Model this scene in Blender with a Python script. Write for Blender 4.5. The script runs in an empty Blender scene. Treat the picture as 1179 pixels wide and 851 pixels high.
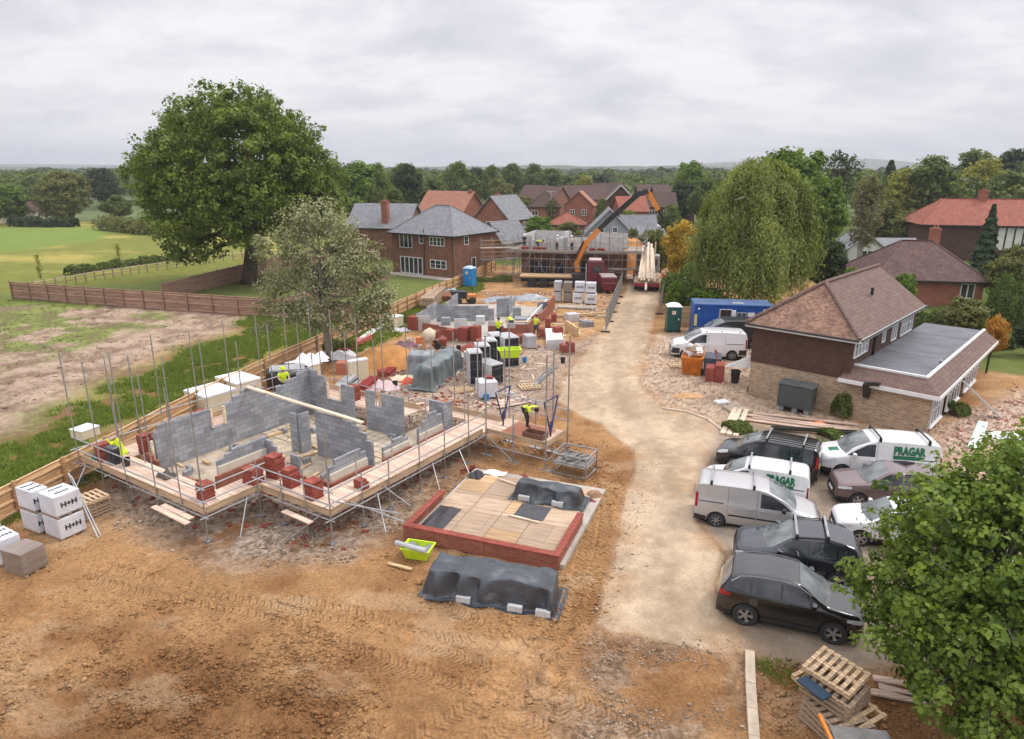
import bpy, math, random
import numpy as np
from mathutils import Vector, Matrix
random.seed(7)
C = bpy.context.scene.collection
PI = math.pi
R = math.radians
# ---------------------------------------------------------------- camera model (drone, 12.5 m up)
CAM_H = 12.5
PITCH = math.atan((425.5 - 195) / 786)

def P(px, py, z=0.0):
    """world point at height z that the survey photo shows at this pixel"""
    a = (px - 589.5) / 786
    b = (425.5 - py) / 786
    d = (a, math.cos(PITCH) + b * math.sin(PITCH), -math.sin(PITCH) + b * math.cos(PITCH))
    t = (z - CAM_H) / d[2]
    return Vector((d[0] * t, d[1] * t, z))

def ang(a, b):
    return math.atan2(b.y - a.y, b.x - a.x)

# ---------------------------------------------------------------- numpy noise
def _hash(ix, iy, s):
    h = (ix.astype(np.int64) * 374761393 + iy.astype(np.int64) * 668265263 + s * 974634541) & 0x7fffffff
    h = ((h ^ (h >> 13)) * 1274126177) & 0x7fffffff
    return ((h ^ (h >> 16)) & 0xffff) / 65535.0

def vnoise(x, y, s=0):
    ix = np.floor(x); iy = np.floor(y)
    fx = x - ix; fy = y - iy
    fx = fx * fx * (3 - 2 * fx); fy = fy * fy * (3 - 2 * fy)
    a = _hash(ix, iy, s); b = _hash(ix + 1, iy, s); c = _hash(ix, iy + 1, s); d = _hash(ix + 1, iy + 1, s)
    return (a * (1 - fx) + b * fx) * (1 - fy) + (c * (1 - fx) + d * fx) * fy

def fbm(x, y, s=0, o=4):
    r = np.zeros_like(x); amp = .5; t = 0
    for k in range(o):
        r += amp * vnoise(x, y, s + k * 17); t += amp
        amp *= .5; x = x * 2.03 + 13.1; y = y * 2.03 + 7.7
    return r / t

# ---------------------------------------------------------------- node helpers / materials
def nd(nt, typ, **kw):
    n = nt.nodes.new(typ)
    for k, v in kw.items():
        if k in n.inputs: n.inputs[k].default_value = v
        else: setattr(n, k, v)
    return n

def newmat(name):
    m = bpy.data.materials.new(name); m.use_nodes = True
    nt = m.node_tree
    b = nt.nodes['Principled BSDF']
    return m, nt, b

def ramp(nt, stops):
    r = nt.nodes.new('ShaderNodeValToRGB')
    e = r.color_ramp.elements
    while len(e) < len(stops): e.new(.5)
    for el, (p, c) in zip(e, stops):
        el.position = p; el.color = (c[0], c[1], c[2], 1)
    return r

def mul(c, k): return tuple(min(1, v * k) for v in c)

def mat(name, col, rough=.6, var=.15, scale=4., bump=0., bscale=None, metal=0., coat=0., col2=None, spec=.5, coord='Object', detail=5):
    """noise-varied surface"""
    m, nt, b = newmat(name)
    tc = nd(nt, 'ShaderNodeTexCoord')
    n = nd(nt, 'ShaderNodeTexNoise', Scale=scale, Detail=detail, Roughness=.62)
    nt.links.new(tc.outputs[coord], n.inputs['Vector'])
    c2 = col2 or mul(col, 1 + var)
    rp = ramp(nt, [(.3, mul(col, 1 - var)), (.7, c2)])
    nt.links.new(n.outputs['Fac'], rp.inputs['Fac'])
    nt.links.new(rp.outputs['Color'], b.inputs['Base Color'])
    b.inputs['Roughness'].default_value = rough
    b.inputs['Metallic'].default_value = metal
    b.inputs['Specular IOR Level'].default_value = spec
    if coat:
        b.inputs['Coat Weight'].default_value = coat; b.inputs['Coat Roughness'].default_value = .06
    if bump:
        n2 = nd(nt, 'ShaderNodeTexNoise', Scale=bscale or scale * 4, Detail=6)
        nt.links.new(tc.outputs[coord], n2.inputs['Vector'])
        bp = nd(nt, 'ShaderNodeBump', Strength=min(1, bump), Distance=.02 * max(1, bump))
        nt.links.new(n2.outputs['Fac'], bp.inputs['Height'])
        nt.links.new(bp.outputs['Normal'], b.inputs['Normal'])
    return m

def brickmat(name, c1, c2, mortar, w=.225, h=.075, ms=.012, rough=.85, offset=.5, bump=.4, patch=.25, bias=0.):
    """coursed units in metres through the mesh's own UVs"""
    m, nt, b = newmat(name)
    uv = nd(nt, 'ShaderNodeUVMap')
    br = nd(nt, 'ShaderNodeTexBrick')
    br.offset = offset
    for k, v in (('Color1', c1), ('Color2', c2), ('Mortar', mortar)): br.inputs[k].default_value = (*v, 1)
    for k, v in (('Scale', 1.), ('Mortar Size', ms / 2), ('Mortar Smooth', .1), ('Brick Width', w), ('Row Height', h), ('Bias', bias)): br.inputs[k].default_value = v
    nt.links.new(uv.outputs['UV'], br.inputs['Vector'])
    n = nd(nt, 'ShaderNodeTexNoise', Scale=1.1, Detail=6., Roughness=.65)
    nt.links.new(uv.outputs['UV'], n.inputs['Vector'])
    rp = ramp(nt, [(.25, (1 - patch,) * 3), (.75, (1 + patch * .6,) * 3)])
    nt.links.new(n.outputs['Fac'], rp.inputs['Fac'])
    mx = nd(nt, 'ShaderNodeMix', data_type='RGBA', blend_type='MULTIPLY')
    mx.inputs[0].default_value = 1.
    nt.links.new(br.outputs['Color'], mx.inputs[6]); nt.links.new(rp.outputs['Color'], mx.inputs[7])
    nt.links.new(mx.outputs[2], b.inputs['Base Color'])
    bp = nd(nt, 'ShaderNodeBump', Strength=bump, Distance=.012); bp.invert = True
    nt.links.new(br.outputs['Fac'], bp.inputs['Height'])
    nt.links.new(bp.outputs['Normal'], b.inputs['Normal'])
    b.inputs['Roughness'].default_value = rough
    b.inputs['Specular IOR Level'].default_value = .25
    return m

def woodmat(name, col, var=.3, plank=.14, rough=.8):
    """boards: streaky grain stretched along u, joint lines between boards"""
    m, nt, b = newmat(name)
    uv = nd(nt, 'ShaderNodeUVMap')
    mp = nd(nt, 'ShaderNodeMapping'); mp.inputs['Scale'].default_value = (1.2, 14, 1)
    nt.links.new(uv.outputs['UV'], mp.inputs['Vector'])
    n = nd(nt, 'ShaderNodeTexNoise', Scale=1., Detail=5.)
    nt.links.new(mp.outputs['Vector'], n.inputs['Vector'])
    br = nd(nt, 'ShaderNodeTexBrick'); br.offset = .37
    for k, v in (('Color1', mul(col, .8)), ('Color2', mul(col, 1.2)), ('Mortar', mul(col, .3))): br.inputs[k].default_value = (*v, 1)
    for k, v in (('Scale', 1.), ('Mortar Size', .006), ('Brick Width', 2.4), ('Row Height', plank)): br.inputs[k].default_value = v
    nt.links.new(uv.outputs['UV'], br.inputs['Vector'])
    rp = ramp(nt, [(.3, (1 - var,) * 3), (.7, (1 + var,) * 3)])
    nt.links.new(n.outputs['Fac'], rp.inputs['Fac'])
    mx = nd(nt, 'ShaderNodeMix', data_type='RGBA', blend_type='MULTIPLY'); mx.inputs[0].default_value = 1.
    nt.links.new(br.outputs['Color'], mx.inputs[6]); nt.links.new(rp.outputs['Color'], mx.inputs[7])
    nt.links.new(mx.outputs[2], b.inputs['Base Color'])
    b.inputs['Roughness'].default_value = rough; b.inputs['Specular IOR Level'].default_value = .2
    return m

def glassmat(name, col=(.02, .025, .03), rough=.05):
    m, nt, b = newmat(name)
    tc = nd(nt, 'ShaderNodeTexCoord')
    n = nd(nt, 'ShaderNodeTexNoise', Scale=1.3, Detail=3.)
    nt.links.new(tc.outputs['Object'], n.inputs['Vector'])
    rp = ramp(nt, [(.35, mul(col, .5)), (.7, mul(col, 2.))])
    nt.links.new(n.outputs['Fac'], rp.inputs['Fac'])
    nt.links.new(rp.outputs['Color'], b.inputs['Base Color'])
    b.inputs['Roughness'].default_value = rough
    b.inputs['Specular IOR Level'].default_value = .8
    return m

def leafmat(name, c_lo, c_hi, trans=.3, rough=.55):
    m, nt, b = newmat(name)
    at = nd(nt, 'ShaderNodeAttribute', attribute_name='tint')
    rp = ramp(nt, [(0., c_lo), (1., c_hi)])
    nt.links.new(at.outputs['Fac'], rp.inputs['Fac'])
    nt.links.new(rp.outputs['Color'], b.inputs['Base Color'])
    b.inputs['Roughness'].default_value = rough
    b.inputs['Specular IOR Level'].default_value = .25
    tr = nd(nt, 'ShaderNodeBsdfTranslucent')
    br = nd(nt, 'ShaderNodeMix', data_type='RGBA', blend_type='MULTIPLY'); br.inputs[0].default_value = 1
    nt.links.new(rp.outputs['Color'], br.inputs[6]); br.inputs[7].default_value = (1.35, 1.4, .6, 1)
    nt.links.new(br.outputs[2], tr.inputs['Color'])
    ms = nd(nt, 'ShaderNodeMixShader'); ms.inputs[0].default_value = trans
    nt.links.new(b.outputs[0], ms.inputs[1]); nt.links.new(tr.outputs[0], ms.inputs[2])
    nt.links.new(ms.outputs[0], nt.nodes['Material Output'].inputs['Surface'])
    return m

def sheetmat(name, col, rough=.3):
    """creased plastic sheeting: sharp ridge folds at two sizes, dusty patches"""
    m, nt, b = newmat(name); tc = nd(nt, 'ShaderNodeTexCoord')
    def ridge(scale, dist):
        n_ = nd(nt, 'ShaderNodeTexNoise', Scale=scale, Detail=2., Distortion=dist); nt.links.new(tc.outputs['Object'], n_.inputs['Vector'])
        s_ = nd(nt, 'ShaderNodeMath', operation='SUBTRACT'); nt.links.new(n_.outputs['Fac'], s_.inputs[0]); s_.inputs[1].default_value = .5
        a_ = nd(nt, 'ShaderNodeMath', operation='ABSOLUTE'); nt.links.new(s_.outputs[0], a_.inputs[0]); return a_.outputs[0]
    r1, r2 = ridge(2.6, .8), ridge(8., 1.2)
    ad = nd(nt, 'ShaderNodeMath', operation='MULTIPLY_ADD'); nt.links.new(r2, ad.inputs[0]); ad.inputs[1].default_value = .35; nt.links.new(r1, ad.inputs[2])
    bp = nd(nt, 'ShaderNodeBump', Strength=.8, Distance=.055); bp.invert = True; nt.links.new(ad.outputs[0], bp.inputs['Height']); nt.links.new(bp.outputs['Normal'], b.inputs['Normal'])
    n = nd(nt, 'ShaderNodeTexNoise', Scale=1.6, Detail=6.); nt.links.new(tc.outputs['Object'], n.inputs['Vector'])
    rp = ramp(nt, [(.36, mul(col, .7)), (.6, mul(col, 1.25)), (.74, tuple(v * .55 + .12 for v in col))]); nt.links.new(n.outputs['Fac'], rp.inputs['Fac']); nt.links.new(rp.outputs['Color'], b.inputs['Base Color'])
    b.inputs['Roughness'].default_value = rough; b.inputs['Specular IOR Level'].default_value = .6
    return m

# ---------------------------------------------------------------- mesh builder
class MB:
    def __init__(s): s.v = []; s.f = []; s.smooth = False
    def poly(s, pts):
        i = len(s.v); s.v += [tuple(p) for p in pts]; s.f.append(tuple(range(i, i + len(pts)))); return s
    def box(s, x0, y0, z0, x1, y1, z1):
        if x0 > x1: x0, x1 = x1, x0
        if y0 > y1: y0, y1 = y1, y0
        if z0 > z1: z0, z1 = z1, z0
        return s._hex([(x0, y0, z0), (x1, y0, z0), (x1, y1, z0), (x0, y1, z0), (x0, y0, z1), (x1, y0, z1), (x1, y1, z1), (x0, y1, z1)])
    def _hex(s, p):
        i = len(s.v); s.v += [tuple(q) for q in p]
        for f in ((3, 2, 1, 0), (4, 5, 6, 7), (0, 1, 5, 4), (1, 2, 6, 5), (2, 3, 7, 6), (3, 0, 4, 7)):
            s.f.append(tuple(i + k for k in f))
        return s
    def bar(s, p, q, w, h=None, up=(0, 0, 1)):
        """box beam from p to q, w wide, h high"""
        p = Vector(p); q = Vector(q); h = h or w
        d = (q - p).normalized(); u = Vector(up)
        if abs(d.dot(u)) > .98: u = Vector((0, 1, 0))
        r = d.cross(u).normalized(); u = r.cross(d).normalized()
        a = r * (w / 2); b = u * (h / 2)
        return s._hex([p - a - b, p + a - b, q + a - b, q - a - b, p - a + b, p + a + b, q + a + b, q - a + b])
    def tube(s, p, q, r, n=6, r2=None, cap=True):
        p = Vector(p); q = Vector(q); d = (q - p).normalized()
        u = Vector((0, 0, 1)) if abs(d.z) < .9 else Vector((1, 0, 0))
        a = d.cross(u).normalized(); b = d.cross(a)
        i = len(s.v); r2 = r if r2 is None else r2
        for c, rr in ((p, r), (q, r2)):
            for k in range(n):
                t = 2 * PI * k / n
                s.v.append(tuple(c + a * (rr * math.cos(t)) + b * (rr * math.sin(t))))
        for k in range(n):
            s.f.append((i + k, i + (k + 1) % n, i + n + (k + 1) % n, i + n + k))
        if cap:
            s.f.append(tuple(i + k for k in range(n - 1, -1, -1))); s.f.append(tuple(i + n + k for k in range(n)))
        return s
    def path(s, pts, r, n=6):
        """tube along a polyline; r may be a list"""
        rr = r if isinstance(r, (list, tuple)) else [r] * len(pts)
        pts = [Vector(p) for p in pts]; i = len(s.v)
        for j, p in enumerate(pts):
            d = (pts[min(j + 1, len(pts) - 1)] - pts[max(j - 1, 0)]).normalized()
            u = Vector((0, 0, 1)) if abs(d.z) < .9 else Vector((1, 0, 0))
            a = d.cross(u).normalized(); b = d.cross(a)
            for k in range(n):
                t = 2 * PI * k / n; s.v.append(tuple(p + a * (rr[j] * math.cos(t)) + b * (rr[j] * math.sin(t))))
        for j in range(len(pts) - 1):
            for k in range(n):
                s.f.append((i + j * n + k, i + j * n + (k + 1) % n, i + (j + 1) * n + (k + 1) % n, i + (j + 1) * n + k))
        s.f.append(tuple(i + k for k in range(n - 1, -1, -1)))
        e = i + (len(pts) - 1) * n; s.f.append(tuple(e + k for k in range(n)))
        return s
    def prism(s, poly, z0, z1):
        n = len(poly); i = len(s.v)
        ar = sum(poly[k][0] * poly[(k + 1) % n][1] - poly[(k + 1) % n][0] * poly[k][1] for k in range(n))
        if ar < 0: poly = poly[::-1]
        s.v += [(p[0], p[1], z0) for p in poly] + [(p[0], p[1], z1) for p in poly]
        s.f.append(tuple(i + k for k in range(n - 1, -1, -1))); s.f.append(tuple(i + n + k for k in range(n)))
        for k in range(n): s.f.append((i + k, i + (k + 1) % n, i + n + (k + 1) % n, i + n + k))
        return s
    def prism_y(s, poly, y0, y1):
        """outline in x,z pushed along y"""
        n = len(poly); i = len(s.v)
        ar = sum(poly[k][0] * poly[(k + 1) % n][1] - poly[(k + 1) % n][0] * poly[k][1] for k in range(n))
        if ar < 0: poly = poly[::-1]
        s.v += [(p[0], y0, p[1]) for p in poly] + [(p[0], y1, p[1]) for p in poly]
        s.f.append(tuple(i + k for k in range(n))); s.f.append(tuple(i + n + k for k in range(n - 1, -1, -1)))
        for k in range(n): s.f.append((i + (k + 1) % n, i + k, i + n + k, i + n + (k + 1) % n))
        return s
    def lathe(s, prof, n=16, c=(0, 0, 0), axis='z', cap=True):
        """prof: (radius, height) list"""
        i = len(s.v)
        for r, h in prof:
            for k in range(n):
                t = 2 * PI * k / n; x, y = r * math.cos(t), r * math.sin(t)
                q = (x, y, h) if axis == 'z' else (x, h, y) if axis == 'y' else (h, x, y)
                s.v.append((q[0] + c[0], q[1] + c[1], q[2] + c[2]))
        m = len(prof)
        for j in range(m - 1):
            for k in range(n):
                f = (i + j * n + k, i + j * n + (k + 1) % n, i + (j + 1) * n + (k + 1) % n, i + (j + 1) * n + k)
                s.f.append(f if axis != 'y' else f[::-1])
        if not cap: return s
        a = tuple(i + k for k in range(n - 1, -1, -1)); b = tuple(i + (m - 1) * n + k for k in range(n))
        s.f += [a if axis != 'y' else a[::-1], b if axis != 'y' else b[::-1]]
        return s
    def grid(s, fn, nu, nv, flip=False):
        i = len(s.v)
        for a in range(nu + 1):
            for b in range(nv + 1): s.v.append(tuple(fn(a / nu, b / nv)))
        for a in range(nu):
            for b in range(nv):
                q = (i + a * (nv + 1) + b, i + (a + 1) * (nv + 1) + b, i + (a + 1) * (nv + 1) + b + 1, i + a * (nv + 1) + b + 1)
                s.f.append(q[::-1] if flip else q)
        return s
    def xf(s, M, start=0):
        for k in range(start, len(s.v)): s.v[k] = tuple(M @ Vector(s.v[k]))
        return s
    def mesh(s, name, m=None, smooth=False):
        me = bpy.data.meshes.new(name); me.from_pydata(s.v, [], s.f); me.update()
        add_uv(me)
        if m: me.materials.append(m)
        if smooth: me.shade_smooth()
        return me

def add_uv(me):
    nl = len(me.loops)
    if not nl: return
    co = np.empty(len(me.vertices) * 3, np.float32); me.vertices.foreach_get('co', co); co = co.reshape(-1, 3)
    vi = np.empty(nl, np.int32); me.loops.foreach_get('vertex_index', vi)
    pn = np.empty(len(me.polygons) * 3, np.float32); me.polygons.foreach_get('normal', pn); pn = pn.reshape(-1, 3)
    lt = np.empty(len(me.polygons), np.int32); me.polygons.foreach_get('loop_total', lt)
    n = np.repeat(pn, lt, axis=0)
    t = np.stack([-n[:, 1], n[:, 0], np.zeros(nl)], 1); L = np.linalg.norm(t, axis=1)
    flat = L < .05
    t[flat] = (1, 0, 0); L[flat] = 1; t /= L[:, None]
    b = np.cross(n, t); b[flat] = (0, 1, 0)
    p = co[vi]
    uv = np.stack([(p * t).sum(1), (p * b).sum(1)], 1).astype(np.float32)
    me.uv_layers.new(name='UVMap').data.foreach_set('uv', uv.ravel())

# ---------------------------------------------------------------- scene objects
def tag(o, label=None, cat=None, group=None, kind=None):
    if label: o['label'] = label
    if cat: o['category'] = cat
    if group: o['group'] = group
    if kind: o['kind'] = kind
    return o

def empty(name, label, cat, loc=(0, 0, 0), rz=0., group=None):
    o = bpy.data.objects.new(name, None); C.objects.link(o)
    o.empty_display_size = .2
    o.location = loc; o.rotation_euler = (0, 0, rz)
    return tag(o, label, cat, group)

def obj(name, mb, m, parent=None, smooth=False, loc=None, rz=0., label=None, cat=None, group=None, kind=None):
    me = mb.mesh(name, m, smooth) if isinstance(mb, MB) else mb
    o = bpy.data.objects.new(name, me); C.objects.link(o)
    if parent: o.parent = parent
    if loc is not None: o.location = loc
    if rz: o.rotation_euler = (0, 0, rz)
    return tag(o, label, cat, group, kind)

def copy_tree(o, parent=None, loc=None, rz=None, label=None, scale=None):
    c = o.copy(); C.objects.link(c)
    if parent: c.parent = parent
    if loc is not None: c.location = loc
    if rz is not None: c.rotation_euler = (0, 0, rz)
    if scale is not None: c.scale = scale if not isinstance(scale, (int, float)) else (scale,) * 3
    if label: c['label'] = label
    for ch in list(o.children): copy_tree(ch, c)
    return c

def bevel(o, w, seg=2):
    m = o.modifiers.new('bevel', 'BEVEL'); m.width = w; m.segments = seg; m.limit_method = 'ANGLE'; m.angle_limit = R(40)
    return o

def text_mesh(s, size, depth=.006, bold=False, squash=1.):
    """letters as a mesh in the x-z plane facing -y, centred"""
    cu = bpy.data.curves.new('lettering', 'FONT'); cu.body = s; cu.size = size; cu.extrude = depth / 2; cu.align_x = 'CENTER'; cu.align_y = 'CENTER'
    cu.resolution_u = 2
    if bold: cu.offset = size * (.03 if bold is True else .055)
    o = bpy.data.objects.new('lettering', cu); C.objects.link(o)
    dg = bpy.context.evaluated_depsgraph_get()
    me = bpy.data.meshes.new_from_object(o.evaluated_get(dg))
    bpy.data.objects.remove(o)
    me.transform(Matrix.Diagonal((squash, 1, 1, 1)))
    me.transform(Matrix.Rotation(PI / 2, 4, 'X'))
    return me
# ---------------------------------------------------------------- camera, sky, sun
cam_d = bpy.data.cameras.new('camera'); cam = bpy.data.objects.new('camera', cam_d); C.objects.link(cam)
cam_d.lens = 36 * 786 / 1179; cam_d.sensor_width = 36; cam_d.clip_end = 20000; cam_d.clip_start = .3
cam.location = (0, 0, CAM_H); cam.rotation_euler = (PI / 2 - PITCH, 0, 0)
bpy.context.scene.camera = cam
SC = bpy.context.scene
SC.view_settings.view_transform = 'Standard'; SC.view_settings.look = 'None'; SC.view_settings.gamma = 1
SC.view_settings.exposure = 0.18
SC.cycles.max_bounces = 6; SC.cycles.diffuse_bounces = 3; SC.cycles.transparent_max_bounces = 6

SUN_EL, SUN_AZ = R(52), R(70)     # sun high on the right, well veiled by cloud
w = bpy.data.worlds.new('World'); SC.world = w; w.use_nodes = True
nt = w.node_tree
bg = nt.nodes['Background']; bg.inputs['Strength'].default_value = .1
sky = nd(nt, 'ShaderNodeTexSky'); sky.sky_type = 'NISHITA'; sky.sun_disc = False
sky.sun_elevation = SUN_EL; sky.sun_rotation = SUN_AZ; sky.dust_density = 2.
tc = nd(nt, 'ShaderNodeTexCoord')
# cloud deck: project the view direction onto a flat layer so the clouds foreshorten to the horizon
sep = nd(nt, 'ShaderNodeSeparateXYZ'); nt.links.new(tc.outputs['Generated'], sep.inputs[0])
zz = nd(nt, 'ShaderNodeMath', operation='MAXIMUM'); nt.links.new(sep.outputs['Z'], zz.inputs[0]); zz.inputs[1].default_value = 0
za = nd(nt, 'ShaderNodeMath', operation='ADD'); nt.links.new(zz.outputs[0], za.inputs[0]); za.inputs[1].default_value = .32
dv = []
for ax in 'XY':
    d = nd(nt, 'ShaderNodeMath', operation='DIVIDE'); nt.links.new(sep.outputs[ax], d.inputs[0]); nt.links.new(za.outputs[0], d.inputs[1]); dv.append(d)
cb = nd(nt, 'ShaderNodeCombineXYZ'); nt.links.new(dv[0].outputs[0], cb.inputs[0]); nt.links.new(dv[1].outputs[0], cb.inputs[1])
mp = nd(nt, 'ShaderNodeMapping'); mp.inputs['Scale'].default_value = (1.5, 2.1, 1); mp.inputs['Rotation'].default_value = (0, 0, R(8))
nt.links.new(cb.outputs[0], mp.inputs['Vector'])
n1 = nd(nt, 'ShaderNodeTexNoise', Scale=1.7, Detail=10., Roughness=.58, Distortion=.2)
n2 = nd(nt, 'ShaderNodeTexNoise', Scale=.55, Detail=4., Roughness=.5)
for n in (n1, n2): nt.links.new(mp.outputs['Vector'], n.inputs['Vector'])
ad = nd(nt, 'ShaderNodeMath', operation='MULTIPLY_ADD'); ad.inputs[1].default_value = .6
nt.links.new(n1.outputs['Fac'], ad.inputs[0])
sc2 = nd(nt, 'ShaderNodeMath', operation='MULTIPLY'); sc2.inputs[1].default_value = .4; nt.links.new(n2.outputs['Fac'], sc2.inputs[0])
nt.links.new(sc2.outputs[0], ad.inputs[2])
cl = ramp(nt, [(.36, (6.5, 6.4, 7.0)), (.46, (7.8, 7.6, 8.05)), (.56, (9.3, 9.1, 9.2))])
nt.links.new(ad.outputs[0], cl.inputs['Fac'])
mx = nd(nt, 'ShaderNodeMix', data_type='RGBA'); mx.inputs[0].default_value = .93
nt.links.new(sky.outputs['Color'], mx.inputs[6]); nt.links.new(cl.outputs['Color'], mx.inputs[7])
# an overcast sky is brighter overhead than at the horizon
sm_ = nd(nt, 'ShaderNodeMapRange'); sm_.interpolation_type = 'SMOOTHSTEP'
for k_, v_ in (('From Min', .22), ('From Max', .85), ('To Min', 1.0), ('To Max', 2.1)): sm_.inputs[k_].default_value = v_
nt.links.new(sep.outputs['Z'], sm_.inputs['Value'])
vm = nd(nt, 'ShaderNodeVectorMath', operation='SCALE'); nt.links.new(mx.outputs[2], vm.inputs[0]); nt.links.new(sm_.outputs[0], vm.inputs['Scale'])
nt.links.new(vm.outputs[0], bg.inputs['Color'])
sl = bpy.data.lights.new('sun', 'SUN'); sl.energy = 1.45; sl.angle = R(11); sl.color = (1, .94, .86)
so = bpy.data.objects.new('sun', sl); C.objects.link(so)
d = Vector((math.sin(SUN_AZ) * math.cos(SUN_EL), math.cos(SUN_AZ) * math.cos(SUN_EL), math.sin(SUN_EL)))
so.rotation_euler = d.to_track_quat('Z', 'Y').to_euler(); so.location = (0, 0, 60)
# ---------------------------------------------------------------- ground: one seamless relief, cut into named zones
def pxpoly(pts): return np.array([P(*p)[:2] for p in pts])

def sdist(x, y, poly):
    """signed distance (inside > 0)"""
    d2 = np.full(x.shape, 1e18); ins = np.zeros(x.shape, bool); n = len(poly)
    for i in range(n):
        ax, ay = poly[i]; bx, by = poly[(i + 1) % n]
        ex, ey = bx - ax, by - ay; L = ex * ex + ey * ey + 1e-12
        t = np.clip(((x - ax) * ex + (y - ay) * ey) / L, 0, 1)
        d2 = np.minimum(d2, (x - ax - t * ex) ** 2 + (y - ay - t * ey) ** 2)
        c = ((ay > y) != (by > y)) & (x < (bx - ax) * (y - ay) / (by - ay + 1e-12) + ax)
        ins ^= c
    d = np.sqrt(d2)
    return np.where(ins, d, -d)

def ldist(x, y, pts):
    """distance to and arc length along a polyline, signed side"""
    best = np.full(x.shape, 1e9); arc = np.zeros(x.shape); side = np.zeros(x.shape); s0 = 0
    for i in range(len(pts) - 1):
        ax, ay = pts[i]; bx, by = pts[i + 1]; ex, ey = bx - ax, by - ay; L = math.hypot(ex, ey)
        t = np.clip(((x - ax) * ex + (y - ay) * ey) / (L * L), 0, 1)
        dx, dy = x - ax - t * ex, y - ay - t * ey; d = np.hypot(dx, dy)
        k = d < best; best = np.where(k, d, best); arc = np.where(k, s0 + t * L, arc)
        side = np.where(k, np.sign(ex * dy - ey * dx), side); s0 += L
    return best, arc, side

ROAD_PX = [(683, 722), (693, 690), (706, 640), (716, 590), (728, 545), (729, 518), (700, 496), (668, 478), (640, 462), (648, 440), (668, 412), (690, 384),
           (706, 360), (718, 340), (724, 322), (700, 305), (720, 296), (760, 296), (762, 322), (758, 345), (751, 372), (744, 402), (734, 440), (760, 468), (800, 477), (826, 491), (833, 500), (822, 525),
           (806, 548), (803, 600), (815, 622), (836, 640), (824, 670), (824, 690), (850, 722), (864, 738), (864, 756), (800, 748), (740, 738)]
PARK_PX = [(828, 494), (860, 487), (960, 503), (1095, 545), (1300, 590), (1300, 760), (1010, 770), (880, 762), (864, 748), (850, 722), (826, 690), (824, 670), (838, 640), (803, 600), (806, 548)]
DARK_PX = [(690, 735), (740, 738), (800, 748), (864, 757), (868, 900), (600, 900), (640, 790)]           # churned dark stone at the road's end
GRAVEL_PX = [(415, 470), (440, 430), (470, 400), (500, 385), (560, 385), (640, 398), (690, 384), (668, 412), (648, 440), (640, 470), (600, 480), (560, 490), (500, 470)]
RING_PX = [(128, 552), (112, 575), (165, 610), (240, 640), (310, 652), (400, 638), (450, 612), (492, 568), (545, 530), (560, 500), (540, 470), (300, 470), (200, 520)]
YARD_PX = [(760, 465), (735, 440), (744, 402), (757, 385), (800, 380), (890, 400), (900, 455), (1000, 490), (1075, 500), (1100, 520), (960, 500), (860, 487), (828, 492), (800, 477)]
SANDY_PX = [(560, 352), (590, 340), (720, 342), (712, 366), (690, 384), (640, 395), (575, 392), (530, 372)]
RUBBLE_PX = [(1068, 503), (1098, 480), (1150, 462), (1179, 450), (1330, 440), (1330, 600), (1179, 560), (1095, 545)]
DRYPATH_PX = [(-40, 515), (40, 494), (120, 440), (200, 402), (260, 384), (298, 366), (270, 358), (200, 352), (120, 346), (30, 342), (-60, 352), (-200, 400), (-200, 500)]
GRASS1_PX = [(-30, 600), (55, 563), (95, 530), (160, 495), (250, 448), (330, 410), (380, 388), (440, 357), (330, 352), (290, 362), (260, 386), (200, 405), (120, 443), (40, 498), (-60, 520)]
VERGE2_PX = [(440, 361), (505, 334), (560, 322), (548, 340), (505, 352), (480, 372), (455, 388), (400, 410), (385, 398)]
FIELD_PX = [(-300, 340), (10, 338), (160, 330), (300, 300), (400, 286), (400, 240), (-700, 240), (-700, 340)]
BRIGHT_PX = [(-700, 275), (0, 291), (60, 284), (118, 276), (125, 262), (-100, 262), (-700, 255)]
GARDEN_PX = [(15, 332), (160, 335), (268, 360), (330, 366), (440, 357), (500, 332), (520, 320), (440, 300), (300, 300), (160, 328)]
RGARD_PX = [(1105, 425), (1135, 395), (1160, 380), (1500, 380), (1500, 430), (1179, 432)]

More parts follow.
